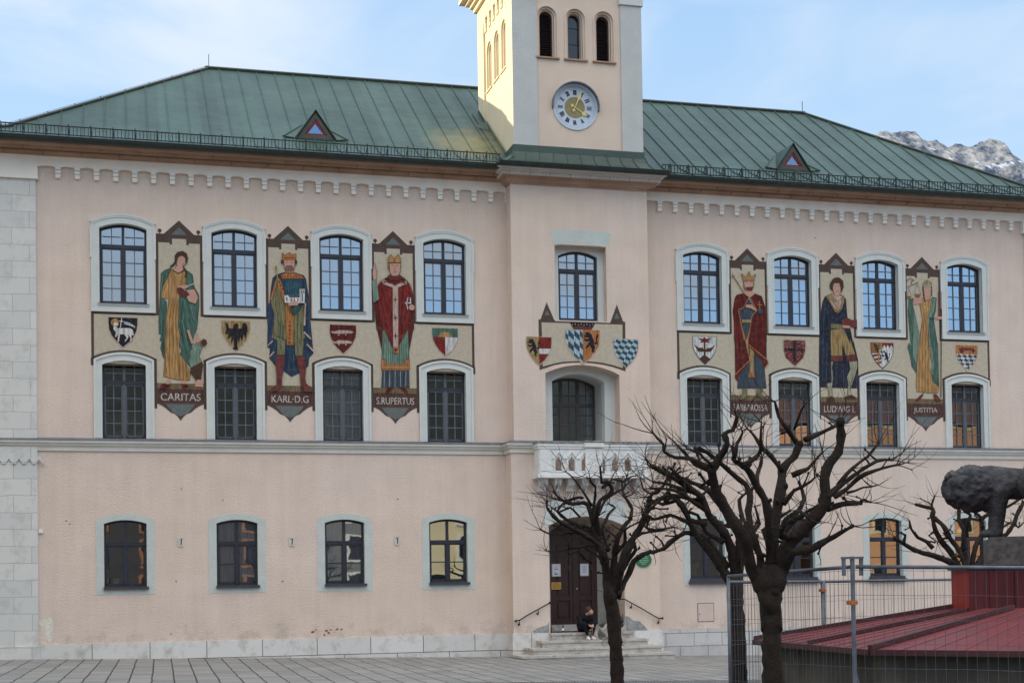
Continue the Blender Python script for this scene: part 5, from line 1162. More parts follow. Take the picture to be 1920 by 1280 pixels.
# ------------------------------------------------------------------ signs, plaques, rails on the facade
cx,_,cz=at(1206,1049,CY0); s=MB('sign_green'); hw=.255; hh=.215
s.prism([(cx+hw*math.cos(a)*(1 if abs(math.cos(a))<.9 else 1),cz+hh*math.sin(a)) for a in [2*math.pi*k/40 for k in range(40)]],CY0-.04,CY0-.012,True)
for k,(w_,z_) in enumerate(((.24,.10),(.30,.045),(.32,-.01),(.26,-.065),(.14,-.12))):
    n=int(w_/.045); s.use('sign_white')
    for j in range(n): x=cx-w_/2+w_*(j+.5)/n; s.box(x-.015,x+.015-.006*(j%3),CY0-.0425,CY0-.04,cz+z_-.011,cz+z_+.011)
tag(s.build('oval_sign'),'green oval sign with faint white lettering right of the entrance','sign')
for k,(px,py,ch) in enumerate(((339,1015,'1'),(547,1014.5,'7'),(744.5,1013,'7'))):
    x,_,z=at(px,py); s=MB('plaque'); s.box(x-.078,x+.078,-.022,-.004,z-.135,z+.135)
    s.use('ink')
    s.prism([(x-.01,z-.09),(x+.02,z-.09),(x+.035,z+.085),(x+.005,z+.085)],-.0245,-.022)
    if ch=='7': s.prism([(x-.04,z+.06),(x+.035,z+.06),(x+.035,z+.085),(x-.04,z+.085)],-.0247,-.022)
    else: s.prism([(x-.03,z+.04),(x+.01,z+.07),(x+.01,z+.085),(x-.03,z+.06)],-.0247,-.022)
    tag(s.build('number_plaque'),['leftmost small cream number plaque between the ground floor windows','middle small cream number plaque between the ground floor windows','small cream number plaque nearest the entrance bay'][k],'plaque','number plaques on the ground floor wall')
x,_,z=at(77,995.5); s=MB('white_wall'); s.box(x-.06,x+.06,-.06,0,z-.05,z+.05); tag(s.build('wall_box'),'tiny white box fixed beside the left stone pier','box')
s=MB('sill_dark')
def rail(name,pts,label):
    s=MB('iron'); y=CY0-.09; P_=[at(px,py,y) for px,py in pts]; s.tube(P_,.019,8); s.sphere(P_[0],.04,10,8); s.sphere(P_[-1],.04,10,8)
    for f_ in (.28,.78):
        i=f_*(len(P_)-1); a=Vector(P_[int(i)]); b=Vector(P_[min(int(i)+1,len(P_)-1)]); p=a+(b-a)*(i-int(i)); s.tube([p,p+Vector((0,0,-.10)),p+Vector((0,.085,-.13))],.012,6); s.sphere(p+Vector((0,.07,-.13)),(.035,.02,.035),8,6)
    tag(s.build(name,smooth=True),label,'handrail','handrails beside the entrance steps')
rail('handrail',[(1161.5,1122.3),(1171,1122.5),(1204,1140.5),(1230,1156),(1236,1158.7),(1242,1158.2)],'black iron handrail right of the entrance steps')
rail('handrail',[(1031,1129.5),(1012,1140),(990,1152),(975,1161.5),(967,1163.5)],'black iron handrail left of the entrance steps')
yy=CY0+1.28
def notice(px0,px1,py0,py1,mt,label,lines,frame=None):
    a=at(px0,py0,yy-.03); b=at(px1,py1,yy-.03); s=MB(frame or mt); s.box(a[0],b[0],yy-.03,yy-.005,b[2],a[2])
    if frame: s.use(mt).box(a[0]+.03,b[0]-.03,yy-.034,yy-.03,b[2]+.03,a[2]-.03)
    s.use('ink'); H=a[2]-b[2]; W=b[0]-a[0]
    for (u,v,l,t) in lines: s.box(a[0]+W*u,a[0]+W*(u+l),yy-.037,yy-.0345,a[2]-H*v-t,a[2]-H*v)
    return s,label
for args in (((1034.5,1051.5,1056.5,1080,'paper','white framed notice on the left door leaf',[(.3,.22,.4,.008),(.25,.38,.5,.02),(.3,.72,.15,.03),(.35,.78,.35,.025)],'paper_frame'),'notice'),((1087.5,1104,1056,1079,'paper','white framed notice on the right door leaf',[(.25,.18+.07*k,.5,.006) for k in range(9)],'paper_frame'),'notice'),((1034,1052,1091,1104.3,'yellow_paper','yellow warning notice low on the left door leaf',[(.25,.15,.5,.012)]+[(.12,.32+.15*k,.75,.008) for k in range(4)],None),'notice')):
    s,l=notice(*args[0]); tag(s.build('door_notice'),l,'notice','notices on the entrance door')

# steps
st=thing('entrance_steps','four worn stone steps leading up to the town hall door','steps',(13.4,-1.2,-.2))
gs=gz(13.4)
for k,(a,b_,yf,zt_,zb0) in enumerate(((12.16,14.75,-1.02,.50,.30),(11.75,15.05,-1.36,.285,.10),(11.38,15.35,-1.72,.092,-.09),(10.95,15.62,-2.08,-.102,-.36))):
    s=MB('step'); s.box(a+.03,b_-.03,yf+.03,CY0+.04,zb0-.02,zt_-.072); s.box(a,b_,yf,CY0+.04,zt_-.07,zt_)
    s.build('step',st)
# ------------------------------------------------------------------ square
M['paving']=blockmat('paving',(.29,.285,.275),(.20,.205,.205),(.03,.03,.03),.62,.46,.020,axis='XY',rot=math.radians(91.5),rough=.7,bump=.5,dirt=.6,dc=(.14,.135,.12),spec=.3,jit=.07,offset=.37)
M['cobbles']=blockmat('cobbles',(.25,.26,.26),(.16,.165,.17),(.05,.05,.05),.13,.11,.02,axis='XY',rot=.3,rough=.8,bump=.8,dirt=.4,dc=(.12,.12,.11))
g=MB('cobbles'); xs=[-2500,-300,-30,-10,0,10,20,30,45,300,4000]; ys=[-3000,-300,-60,-42,-30,-12.4,0,14,60,400,6000]
idx=[[g.addv((x,y,gz(x)-(0 if abs(y)<=60 else .3))) for x in xs] for y in ys]
for j in range(len(ys)-1):
    for i in range(len(xs)-1): g.fi((idx[j][i],idx[j][i+1],idx[j+1][i+1],idx[j+1][i]))
structure(g.build('ground'))
g=MB('paving'); 
for a,b in zip([-30,-10,0,10,20,30],[-10,0,10,20,30,45]): g.face([(a,-12.4,gz(a)+.006),(b,-12.4,gz(b)+.006),(b,.0,gz(b)+.006),(a,0,gz(a)+.006)])
structure(g.build('pavement'))
s=MB('ink'); x,y,_=atz(522,1266,gz(4)); s.box(x-.32,x+.32,y-.12,y+.12,gz(4)-.02,gz(4)+.012); tag(s.build('drain_grate'),'small dark drain grate in the paving before the wall','drain')

# ------------------------------------------------------------------ pollard trees
def tree(tr,limbs,ty,label,seed,twigs=1.,tw=.5,s=1.):
    """tr: (ox,oy,scale) of the traced picture; limbs: (w0,w1,depth,[points]) widths and points in traced pixels"""
    rg=random.Random(seed); conv=lambda p,dy:Vector(at(tr[0]+p[0]*tr[2],tr[1]+p[1]*tr[2],ty+dy))
    mpp=(ty+42)/F*tr[2]*1.0   # metres per traced pixel
    base=conv(limbs[0][3][0],0)
    t=thing('pollard_tree',label,'tree',(base.x,ty,gz(base.x)),group='bare pollard trees on the square')
    done=[]; TW=[]; trunkm=MB('bark'); limbm=MB('bark'); twm=limbm
    for li,(w0,w1,dep,pts) in enumerate(limbs):
        if li==0: d0=0
        else:
            d0=min(done,key=lambda q:(q[0]-pts[0][0])**2+(q[1]-pts[0][1])**2)[2] if done else 0
        # smooth subdivision with gnarly jitter
        L=[0]
        for a,b in zip(pts,pts[1:]): L.append(L[-1]+math.hypot(b[0]-a[0],b[1]-a[1]))
        P=[];R=[]; tot=max(L[-1],1)
        for k in range(len(pts)-1):
            p0=pts[max(k-1,0)];p1=pts[k];p2=pts[k+1];p3=pts[min(k+2,len(pts)-1)]
            n=max(2,int((L[k+1]-L[k])*mpp/.07))
            for q in range(n):
                u=q/n
                c=lambda i:.55*(.5*((2*p1[i])+(-p0[i]+p2[i])*u+(2*p0[i]-5*p1[i]+4*p2[i]-p3[i])*u*u+(-p0[i]+3*p1[i]-3*p2[i]+p3[i])*u**3))+.45*(p1[i]+(p2[i]-p1[i])*u)
                f=(L[k]+(L[k+1]-L[k])*u)/tot; P.append((c(0),c(1),f)); knob=math.exp(-((u-.0)*n/1.6)**2)+math.exp(-((1-u)*n/1.6)**2)
                R.append((w0+(w1-w0)*f)*(1+(.42*knob*rg.uniform(.1,1) if li>1 else 0)+rg.uniform(-.09,.09)))
        P.append((pts[-1][0],pts[-1][1],1)); R.append(w1*(1.25 if li else 1))
        W=[]; wob=rg.uniform(0,6)
        for (x,y,f) in P:
            dy=d0+dep*f+ (.05*math.sin(f*9+wob) if li else 0); done.append((x,y,dy)); W.append(conv((x,y),dy))
        rad=[max(r*mpp/2*s*(.90 if li>1 else 1),.006) for r in R]
        (trunkm if li==0 else limbm).tube(W,rad,10 if li==0 else 8)
        if li:
            # pruning knuckles and burrs
            (limbm).sphere(W[-1],rad[-1]*1.25,8,6)
            for k in range(2,len(W)-1):
                if rg.random()<.40:
                    v=Vector((rg.uniform(-1,1),rg.uniform(-1,1),rg.uniform(-1,1))).normalized(); limbm.sphere(W[k]+v*rad[k]*.7,rad[k]*rg.uniform(.35,.75),6,5)
            # short kinked spurs left by repeated pruning
            for k in range(max(1,int(tot*mpp/.30))):
                i=rg.randrange(int(len(W)*.2),len(W)); v=Vector((rg.uniform(-1,1),rg.uniform(-.7,.7),rg.uniform(-.5,1))).normalized(); l_=rg.uniform(.07,.24); r_=min(rad[i]*.5,rg.uniform(.010,.020))
                a_=W[i]+v*l_*.5; b_=a_+(v+Vector((rg.uniform(-.7,.7),rg.uniform(-.5,.5),rg.uniform(-.2,.9)))).normalized()*l_*.5; limbm.tube([W[i],a_,b_],[r_*1.3,r_,r_*.9],6); limbm.sphere(b_,r_*1.5,7,5)
                for q_ in range(rg.choice((0,1,2))): TW.append((b_,b_-a_,r_,.7))
            # twigs
            nt=int(len(W)*tw*twigs*.6)
            for k in range(nt):
                i=rg.randrange(int(len(W)*.25),len(W)); TW.append((W[i],(W[i]-W[max(i-3,0)]),rad[i],.6))
            for k in range(int(4*twigs)): TW.append((W[-1],(W[-1]-W[-3]),rad[-1],.9))
    for mb_,am in ((trunkm,.014),(limbm,.009)):
        for k_,v_ in enumerate(mb_.v):
            q_=Vector(v_); o_=noise.noise_vector(q_*9)*am+noise.noise_vector(q_*24)*am*.6; mb_.v[k_]=tuple(q_+o_)
    limbm.use('twig')
    for (p,dr,r,ln) in TW:
        d=dr.normalized()*.5+Vector((rg.uniform(-1,1),rg.uniform(-1,1),rg.uniform(-.5,1.0))); d.normalize()
        L_=ln*rg.uniform(.2,1.)*.80; n=6; q=[p]; bend=Vector((rg.uniform(-.5,.5),rg.uniform(-.5,.5),rg.uniform(-.15,.5)))
        for k in range(n): q.append(q[-1]+d*L_/n); d=(d+bend*.35+Vector((rg.uniform(-.12,.12),rg.uniform(-.12,.12),rg.uniform(-.12,.12)))).normalized()
        r0=min(.0062,r*.6)*rg.uniform(.7,1.15); twm.tube(q,[r0*(1-.72*k/n) for k in range(n+1)],4,False)
        if rg.random()<.55:
            a=q[3]; d2=(d+Vector((rg.uniform(-.8,.8),rg.uniform(-.8,.8),rg.uniform(-.4,.8)))).normalized(); twm.tube([a,a+d2*L_*.2,a+d2*L_*.4+Vector((0,0,.02))],[r0*.55,r0*.4,r0*.22],4,False)
    tm=trunkm
    # root flare to the ground
    b0=W0=None
    trunkm.build('trunk',t,smooth=True); limbm.build('crown',t,smooth=True)
    return t
def wy(xc,d): return cf(xc,d)[1]
# tree in front of the door
Z=(1000,860,.15625); y1=wy(1.75,24.)
tree(Z,[(170,175,0,[(1030,3650),(1010,2700),(985,2200),(960,1900),(930,1700),(920,1600)]),
 (180,90,-.05,[(955,1820),(930,1700),(900,1560),(880,1400),(855,1220)]),
 (80,24,-.5,[(850,1200),(790,1040),(600,900),(450,830),(300,740),(200,640),(160,570),(165,505)]),
 (75,20,.5,[(870,1380),(820,1150),(700,950),(560,800),(400,730),(290,630),(350,540),(430,530)]),
 (90,24,.25,[(890,1500),(850,1150),(760,900),(700,700),(660,560),(600,520),(480,545),(380,510),(320,480),(260,410)]),
 (34,22,.1,[(600,470),(540,460),(440,490),(340,500),(240,470)]),
 (48,20,-.3,[(720,800),(720,620),(740,440),(745,340),(695,280),(680,230)]),
 (30,12,.2,[(700,560),(640,460),(560,330),(460,210),(390,155)]),
 (70,22,-.5,[(790,960),(770,800),(745,700),(800,500),(940,400),(930,330),(880,270),(820,285),(800,90)]),
 (30,14,.2,[(820,350),(880,310),(960,240),(1080,270),(1180,210),(1230,205)]),
 (44,20,.5,[(900,1100),(820,850),(870,740),(910,650),(980,580),(910,540)]),
 (40,16,.4,[(760,700),(860,500),(990,400),(1060,370),(1100,310),(1150,285),(1120,210)]),
 (110,40,.3,[(960,1600),(970,1250),(985,1100),(1010,950),(1080,820),(1160,720)]),
 (48,26,.4,[(1160,720),(1185,600),(1130,500),(1095,450),(1070,380),(1070,280)]),
 (22,12,.1,[(1100,450),(1180,430),(1220,380)]),
 (120,60,-.4,[(985,1560),(1050,1300),(1110,1120),(1200,950),(1300,790),(1350,660),(1395,500)]),
 (50,18,-.3,[(1395,500),(1420,420),(1480,400),(1560,320),(1615,200),(1570,145),(1440,110),(1360,10)]),
 (30,14,.3,[(1420,420),(1340,380),(1310,330),(1285,240)]),
 (30,20,.2,[(1320,760),(1400,690),(1355,820),(1420,850),(1520,845),(1665,820)]),
 (40,18,-.5,[(1380,560),(1480,490),(1580,440),(1650,330),(1640,250),(1760,160)]),
 (85,24,.6,[(1010,1640),(1150,1360),(1210,1225),(1330,1140),(1450,1110),(1560,1080),(1620,1000),(1700,940),(1790,885)]),
 (60,26,.1,[(1000,1480),(1150,1200),(1230,1090),(1200,960),(1300,890),(1420,870),(1560,855)]),
 (34,14,.5,[(800,1040),(640,1040),(480,1070),(300,1110),(160,1098)]),
 (34,18,-.2,[(700,960),(520,880),(320,900),(180,890),(85,845)]),
 (40,16,.6,[(860,1250),(760,1150),(640,1080),(560,960),(420,860)]),
 (46,16,-.5,[(980,1150),(1100,1000),(1100,850),(1200,790),(1280,745)]),
 (30,12,.1,[(560,700),(440,580),(300,640),(200,560)]),
 (30,12,-.3,[(700,1250),(600,1180),(520,1100),(430,1150)]),
],y1,'bare pollard tree in front of the entrance steps',3,twigs=1.25)
# large front tree and the one behind it
Z=(1200,750,.4139)
tree(Z,[(92,100,0,[(612,1900),(606,1500),(600,1280),(596,1050),(592,900),(588,820)]),
 (100,118,0,[(596,1040),(592,960),(586,880),(584,820)]),
 (60,36,-.35,[(570,860),(505,765),(480,640),(435,560),(380,480),(345,420),(325,320)]),
 (34,14,-.2,[(325,320),(362,262),(395,200),(385,150),(420,135),(438,75)]),
 (24,8,.1,[(325,305),(290,300),(235,265),(160,260),(110,235),(105,200),(60,150)]),
 (20,8,.2,[(320,320),(250,290),(200,235),(150,183)]),
 (16,7,-.2,[(330,300),(290,260),(270,240),(215,222)]),
 (44,16,.4,[(560,820),(540,700),(505,600),(490,500),(500,430),(478,380),(420,335),(370,290),(300,235),(250,218)]),
 (46,26,-.5,[(585,800),(588,640),(580,500),(560,440),(530,390),(500,330),(470,295)]),
 (24,12,.1,[(470,295),(430,275),(418,210)]),
 (24,8,-.2,[(470,295),(520,262),(545,228),(550,100)]),
 (22,14,.3,[(530,395),(528,340),(545,300),(552,260)]),
 (20,8,.0,[(425,270),(440,200),(465,150),(460,130)]),
 (62,30,.3,[(600,800),(602,620),(625,480),(640,390),(645,310),(700,255),(722,200)]),
 (24,10,-.1,[(715,200),(670,135),(630,75),(610,8)]),
 (26,16,.2,[(745,180),(800,155),(850,135),(895,110)]),
 (16,8,-.3,[(700,130),(725,60),(745,20)]),
 (26,12,-.2,[(645,320),(600,260),(560,220),(500,140)]),
 (74,34,-.4,[(625,830),(655,700),(685,640),(765,560),(830,480),(842,420),(835,350),(858,285),(900,232),(910,160),(908,98)]),
 (28,10,.2,[(845,440),(900,390),(960,350),(1010,310),(1075,275),(1145,270)]),
 (24,10,-.3,[(880,440),(940,400),(990,350),(1060,318),(1160,295)]),
 (22,8,.3,[(895,385),(960,310),(1030,255),(1080,195)]),
 (30,16,.1,[(850,492),(920,470),(1000,466)]),
 (14,8,.1,[(1000,460),(1015,450),(1045,462)]),
 (12,6,.2,[(940,420),(1010,395),(1080,385)]),
 (50,16,-.5,[(640,800),(690,690),(780,672),(850,632),(962,570)]),
 (34,14,.5,[(640,620),(700,525),(745,450),(722,372)]),
 (30,12,-.2,[(660,570),(740,515),(800,480)]),
 (26,10,.1,[(690,340),(760,310),(825,235)]),
 (22,8,-.3,[(650,470),(700,410),(770,370),(790,350)]),
 (30,12,.4,[(560,780),(600,690),(560,590),(620,540),(680,500)]),
 (26,12,-.6,[(700,640),(640,600),(660,540),(720,500),(770,540)]),
],wy(2.78,16.),'large gnarled bare pollard tree in front of the fence',5,twigs=1.05,tw=.36)
tree(Z,[(74,78,0,[(462,1900),(458,1500),(452,1280),(440,1000),(430,870),(432,800)]),
 (54,20,.4,[(430,860),(378,770),(330,700),(262,620),(230,560),(190,470),(150,440),(118,452)]),
 (56,18,-.4,[(440,830),(420,690),(382,600),(312,520),(280,440),(200,380),(110,330),(60,300)]),
 (50,16,.3,[(445,820),(462,650),(420,560),(362,470),(300,400),(180,352),(70,310)]),
 (46,20,-.5,[(440,800),(450,620),(405,500),(352,400)]),
 (34,14,.5,[(400,760),(332,668),(282,612),(200,600),(110,670),(60,690)]),
 (26,12,-.2,[(300,560),(222,540),(180,470),(132,418)]),
 (24,12,.2,[(300,470),(200,440),(120,430),(40,500)]),
 (26,10,.4,[(262,420),(180,400),(130,380),(60,370)]),
 (22,10,-.3,[(230,400),(160,330),(130,300),(120,340)]),
 (24,12,.5,[(460,700),(500,620),(460,520),(450,450),(480,420)]),
 (22,10,.1,[(480,640),(540,560),(520,480)]),
 (22,10,.5,[(230,560),(140,520),(60,540),(10,500)]),
 (18,8,.5,[(180,450),(100,470),(30,440)]),
 (22,8,-.4,[(300,500),(240,460),(190,420),(120,400),(50,400)]),
 (24,10,.2,[(380,640),(300,600),(260,520),(200,500)]),
],wy(3.3,21.2),'bare pollard tree behind the large one, beside the fence corner',8,twigs=1.3,tw=.55)
Z=(1660,820,.203125)
tree(Z,[(110,110,0,[(800,2200),(790,1800),(770,1400),(750,1250)]),
 (60,24,-.3,[(740,1260),(600,1150),(450,1090),(330,1060),(260,1030),(170,980),(90,930)]),
 (22,10,-.1,[(170,970),(185,900),(120,870)]),
 (48,22,.3,[(730,1260),(600,1055),(520,960),(460,850),(432,720),(440,660),(290,620)]),
 (22,10,.1,[(440,700),(430,620),(455,540)]),
 (36,30,-.4,[(450,740),(540,820),(600,930),(680,1040),(740,1200)]),
 (36,12,-.2,[(440,1020),(380,960),(300,922),(240,845),(225,770)]),
 (50,26,.2,[(760,1230),(722,1000),(722,850),(680,765),(680,680)]),
 (34,16,-.2,[(735,920),(770,770),(788,712),(732,682)]),
 (44,20,.4,[(790,1230),(832,1000),(905,850),(880,735),(828,690)]),
 (50,26,.2,[(810,1240),(930,1040),(1050,925),(1120,890),(1190,790),(1212,715),(1275,600)]),
 (20,10,.3,[(1040,850),(1100,815),(1160,780)]),
 (20,8,-.2,[(1190,790),(1230,830),(1280,780)]),
 (26,10,.1,[(1050,665),(1120,640),(1180,608),(1270,540)]),
 (30,18,.1,[(880,760),(960,700),(1050,662)]),
 (16,8,.2,[(470,860),(400,905),(480,960)]),
 (18,8,-.2,[(590,930),(540,880),(600,850),(620,880)]),
],wy(8.4,27.),'bare pollard tree behind the stone lions',11,twigs=1.1,tw=.5,s=1.35)

# ------------------------------------------------------------------ fountain winter cover with lions
zE=1.05
def P2(xc,d,z): x,y=cf(xc,d); return Vector((x,y,z))
ctr=(8.1,20.1); apo=4.35; ang0=math.atan2(3.9-8.1,19.15-20.1)   # direction of the first side seen from the centre (xc,d)
def oct_(k,f=1.,z=zE): a=ang0+math.radians(45*k-22.5); R=apo/math.cos(math.radians(22.5))*f; return P2(ctr[0]+R*math.sin(a),ctr[1]+R*math.cos(a),z)
def roofz(f): return zE+.168*apo*(1-f)
fc_=thing('fountain_cover','low octagonal fountain enclosure with red sheet metal winter roof','fountain cover',tuple(P2(ctr[0],ctr[1],-.3)))
c=MB('red_metal'); fi_=.42
for k in range(8): c.face([oct_(k),oct_(k+1),oct_(k+1,fi_,roofz(fi_)),oct_(k,fi_,roofz(fi_))])
c.face([oct_(k,fi_,roofz(fi_)) for k in range(8)])
for k in range(8):
    n=10
    for j in range(1,n):   # fine standing seams on each slope
        a=oct_(k).lerp(oct_(k+1),j/n); b=oct_(k,fi_,roofz(fi_)).lerp(oct_(k+1,fi_,roofz(fi_)),j/n); u=(b-a).normalized(); c.tube([a+Vector((0,0,.004)),b+Vector((0,0,.004))],.007,4,False)
c.build('roof_sheet',fc_,fixn=False)
c=MB('red_dark_metal')
for k in range(8):
    a=oct_(k,1.006,zE+.03); b=oct_(k,fi_,roofz(fi_)+.03); d=(b-a).normalized(); sd=d.cross(Vector((0,0,1))).normalized(); mid=(a+b)/2
    c.obox(mid,d*((b-a).length/2),sd*.035,Vector((0,0,.028)))
    a=oct_(k).lerp(oct_(k+1),.5)+Vector((0,0,.03)); b=oct_(k,fi_,roofz(fi_)).lerp(oct_(k+1,fi_,roofz(fi_)),.5)+Vector((0,0,.03)); d=(b-a).normalized(); sd=d.cross(Vector((0,0,1))).normalized()
    c.obox((a+b)/2,d*((b-a).length/2),sd*.03,Vector((0,0,.024)))
    a=oct_(k,1.004,zE-.03); b=oct_(k+1,1.004,zE-.03); d=(b-a).normalized(); sd=d.cross(Vector((0,0,1))).normalized(); c.obox((a+b)/2,d*((b-a).length/2),sd*.03,Vector((0,0,.035)))
c.build('roof_batten',fc_)
c=MB('concrete')
for k in range(8):
    a,b=oct_(k,.965,-.6),oct_(k+1,.965,-.6); up=Vector((0,0,zE-.05+.6)); c.face([a,b,b+up,a+up])
c.build('basin_wall',fc_,fixn=False)
bxp=[(6.14,20.44),(6.12,19.6),(9.3,20.82),(9.9,23.5),(7.2,23.2)]
b=MB('red_box'); zt_b=2.00
for i in range(5): 
    b.use('maroon_face' if i==1 else 'red_box'); p,q=bxp[i],bxp[(i+1)%5]; A,B_=P2(*p,1.2),P2(*q,1.2); b.face([A,B_,B_+Vector((0,0,zt_b-1.2)),A+Vector((0,0,zt_b-1.2))])  # one face of the housing is a darker red
    d=(B_-A).normalized(); nn=d.cross(Vector((0,0,1))); L_=(B_-A).length; k=.35
    while k<L_ and i==1: p0=A+d*k; b.obox(p0+Vector((0,0,.4))+nn*.0,d*.012,nn*.012,Vector((0,0,.40))); k+=.42
b.build('red_housing',fc_)
b=MB('red_dark_metal'); cc=Vector(P2(8.0,21.4,0)); top=[P2(*p,zt_b) for p in bxp]
big=[p+(p-Vector((cc.x,cc.y,zt_b))).normalized()*.07 for p in top]
b.face([p+Vector((0,0,.06)) for p in big])
for i in range(5): p,q=big[i],big[(i+1)%5]; b.face([p,q,q+Vector((0,0,.06)),p+Vector((0,0,.06))])
b.face(big); b.build('housing_cap',fc_)
def cpt(px,py,d): r=ray(px,py); s_=d/sum(r[i]*FW[i] for i in range(3)); return Vector((r[0]*s_,-42+r[1]*s_,CAMZ+r[2]*s_))
p=MB('pedestal'); zp=cpt(1880,1006,20.3).z
pl_=[(6.62,20.3),(6.95,21.3),(7.2,22.3),(9.0,22.3),(9.2,21.2),(9.0,20.2),(7.6,19.7)]
poly=[P2(*q,2.06) for q in pl_]
n=len(poly)
p.face([q+Vector((0,0,zp-2.06)) for q in poly]); 
for i in range(n): p.face([poly[i],poly[(i+1)%n],poly[(i+1)%n]+Vector((0,0,zp-2.06)),poly[i]+Vector((0,0,zp-2.06))])
tag(p.build('stone_pedestal'),'rough dark stone pedestal carrying the lions above the red housing','pedestal')
# lions
R3=Vector(RT); F3=Vector((math.sin(YAW),math.cos(YAW),0)); U3=Vector((0,0,1)); S3=Vector((math.cos(YAW),-math.sin(YAW),0))
def capsule(mb,a,b,ra,rb,n=7):
    a,b=Vector(a),Vector(b); steps=max(2,int((b-a).length/(min(ra,rb)*.6))+1)
    for k in range(steps+1): t=k/steps; mb.sphere(tuple(a.lerp(b,t)),ra+(rb-ra)*t,12,8)
def lion(origin,fw,sd,name_label,seed,s=1.):
    """standing lion; origin = point under the front paws on the pedestal, fw = facing direction"""
    rg=random.Random(seed); m=MB('statue'); o=Vector(origin)
    q=lambda x,y,z: tuple(o+(fw*x+sd*y+U3*z)*s)
    E=lambda x,y,z,r,ry=None,rz=None: m.sphere(q(x,y,z),(r*s,(ry or r)*s,(rz or r)*s),16,12)
    # trunk: deep chest narrowing to the loins
    for t in range(12): u=t/11; capsule(m,q(.14-1.10*u,0,.75-.02*math.sin(u*3)),q(.06-1.10*u,0,.75-.02*math.sin(u*3)),(.235-.06*u+.03*max(0,u-.7)*3)*s,(.23-.06*u+.03*max(0,u-.7)*3)*s)
    # mane: heavy ruff round head and neck
    for k in range(420):
        a=rg.uniform(0,2*math.pi); b_=rg.uniform(-1.5,1.1); x=.33+.33*math.sin(b_)*1.; r=math.cos(b_)
        E(x*1.18+.06,.285*r*math.cos(a),.68+.305*r*math.sin(a),rg.uniform(.016,.034))
    E(.43,0,.68,.36,.28,.315); E(.18,0,.70,.34,.26,.29); E(.42,0,.50,.24,.17,.16); E(.14,0,.54,.22,.20,.22)
    # head, muzzle, brow, nose, jaw, ears, cheeks
    HX=.10
    E_=E; E=lambda x,y,z,r,ry=None,rz=None: E_(x+HX,y,z,r,ry,rz)
    E(.55,0,.68,.15,.15,.18); E(.68,0,.63,.075,.10,.075); E(.72,0,.66,.045,.05,.04); E(.66,0,.565,.07,.075,.04); E(.64,.075,.76,.04); E(.64,-.075,.76,.04); E(.69,.05,.60,.05); E(.69,-.05,.60,.05)
    for k in (-1,1): E(.42,.20*k,.90,.055,.035,.05)
    E=E_
    # legs
    for k,dx in ((-1,0.),(1,.16)):
        capsule(m,q(.02+dx,.13*k,.62),q(.0+dx,.14*k,.34),.155*s,.11*s); capsule(m,q(.0+dx,.14*k,.34),q(.03+dx,.14*k,.07),.105*s,.09*s); E(.10+dx,.14*k,.055,.12,.085,.06)
        for j in (-1,0,1): E(.19+dx,.14*k+.045*j,.045,.038,.03,.04)
        dx2=-.12*k
        capsule(m,q(-.95+dx2,.13*k,.62),q(-.86+dx2,.15*k,.40),.17*s,.11*s); capsule(m,q(-.86+dx2,.15*k,.40),q(-1.06+dx2,.14*k,.24),.09*s,.06*s); capsule(m,q(-1.06+dx2,.14*k,.24),q(-1.02+dx2,.14*k,.06),.06*s,.055*s); E(-.95+dx2,.14*k,.055,.11,.075,.055)
    tp=[q(-1.12,0,.72),q(-1.28,.02,.62),q(-1.36,.04,.42),q(-1.34,.05,.22),q(-1.42,.06,.10)]
    for a,b in zip(tp,tp[1:]): capsule(m,a,b,.045*s,.04*s)
    m.sphere(tp[-1],.075*s,10,8)
    me=remeshed(m,.018*s,'lion',True,.006*s,16.)
    me.materials.clear(); me.materials.append(M['statue'])
    ob=link('lion_statue',me); tag(ob,name_label,'statue','stone lions on the fountain'); return ob
sL=1.03
hd=cpt(1796,912,20.2); 
lion((cpt(1881,1008,20.6).x,cpt(1881,1008,20.6).y,zp),(-S3*.985-F3*.12).normalized(),(-F3*.985+S3*.12).normalized(),'weathered dark stone lion facing left on the pedestal',4,sL)
o2=cpt(1962,1004,20.05)
lion((o2.x,o2.y,zp),(-F3*.93-S3*.36).normalized(),(S3*.93-F3*.36).normalized(),'second stone lion at the right picture edge facing the viewer',9,sL)

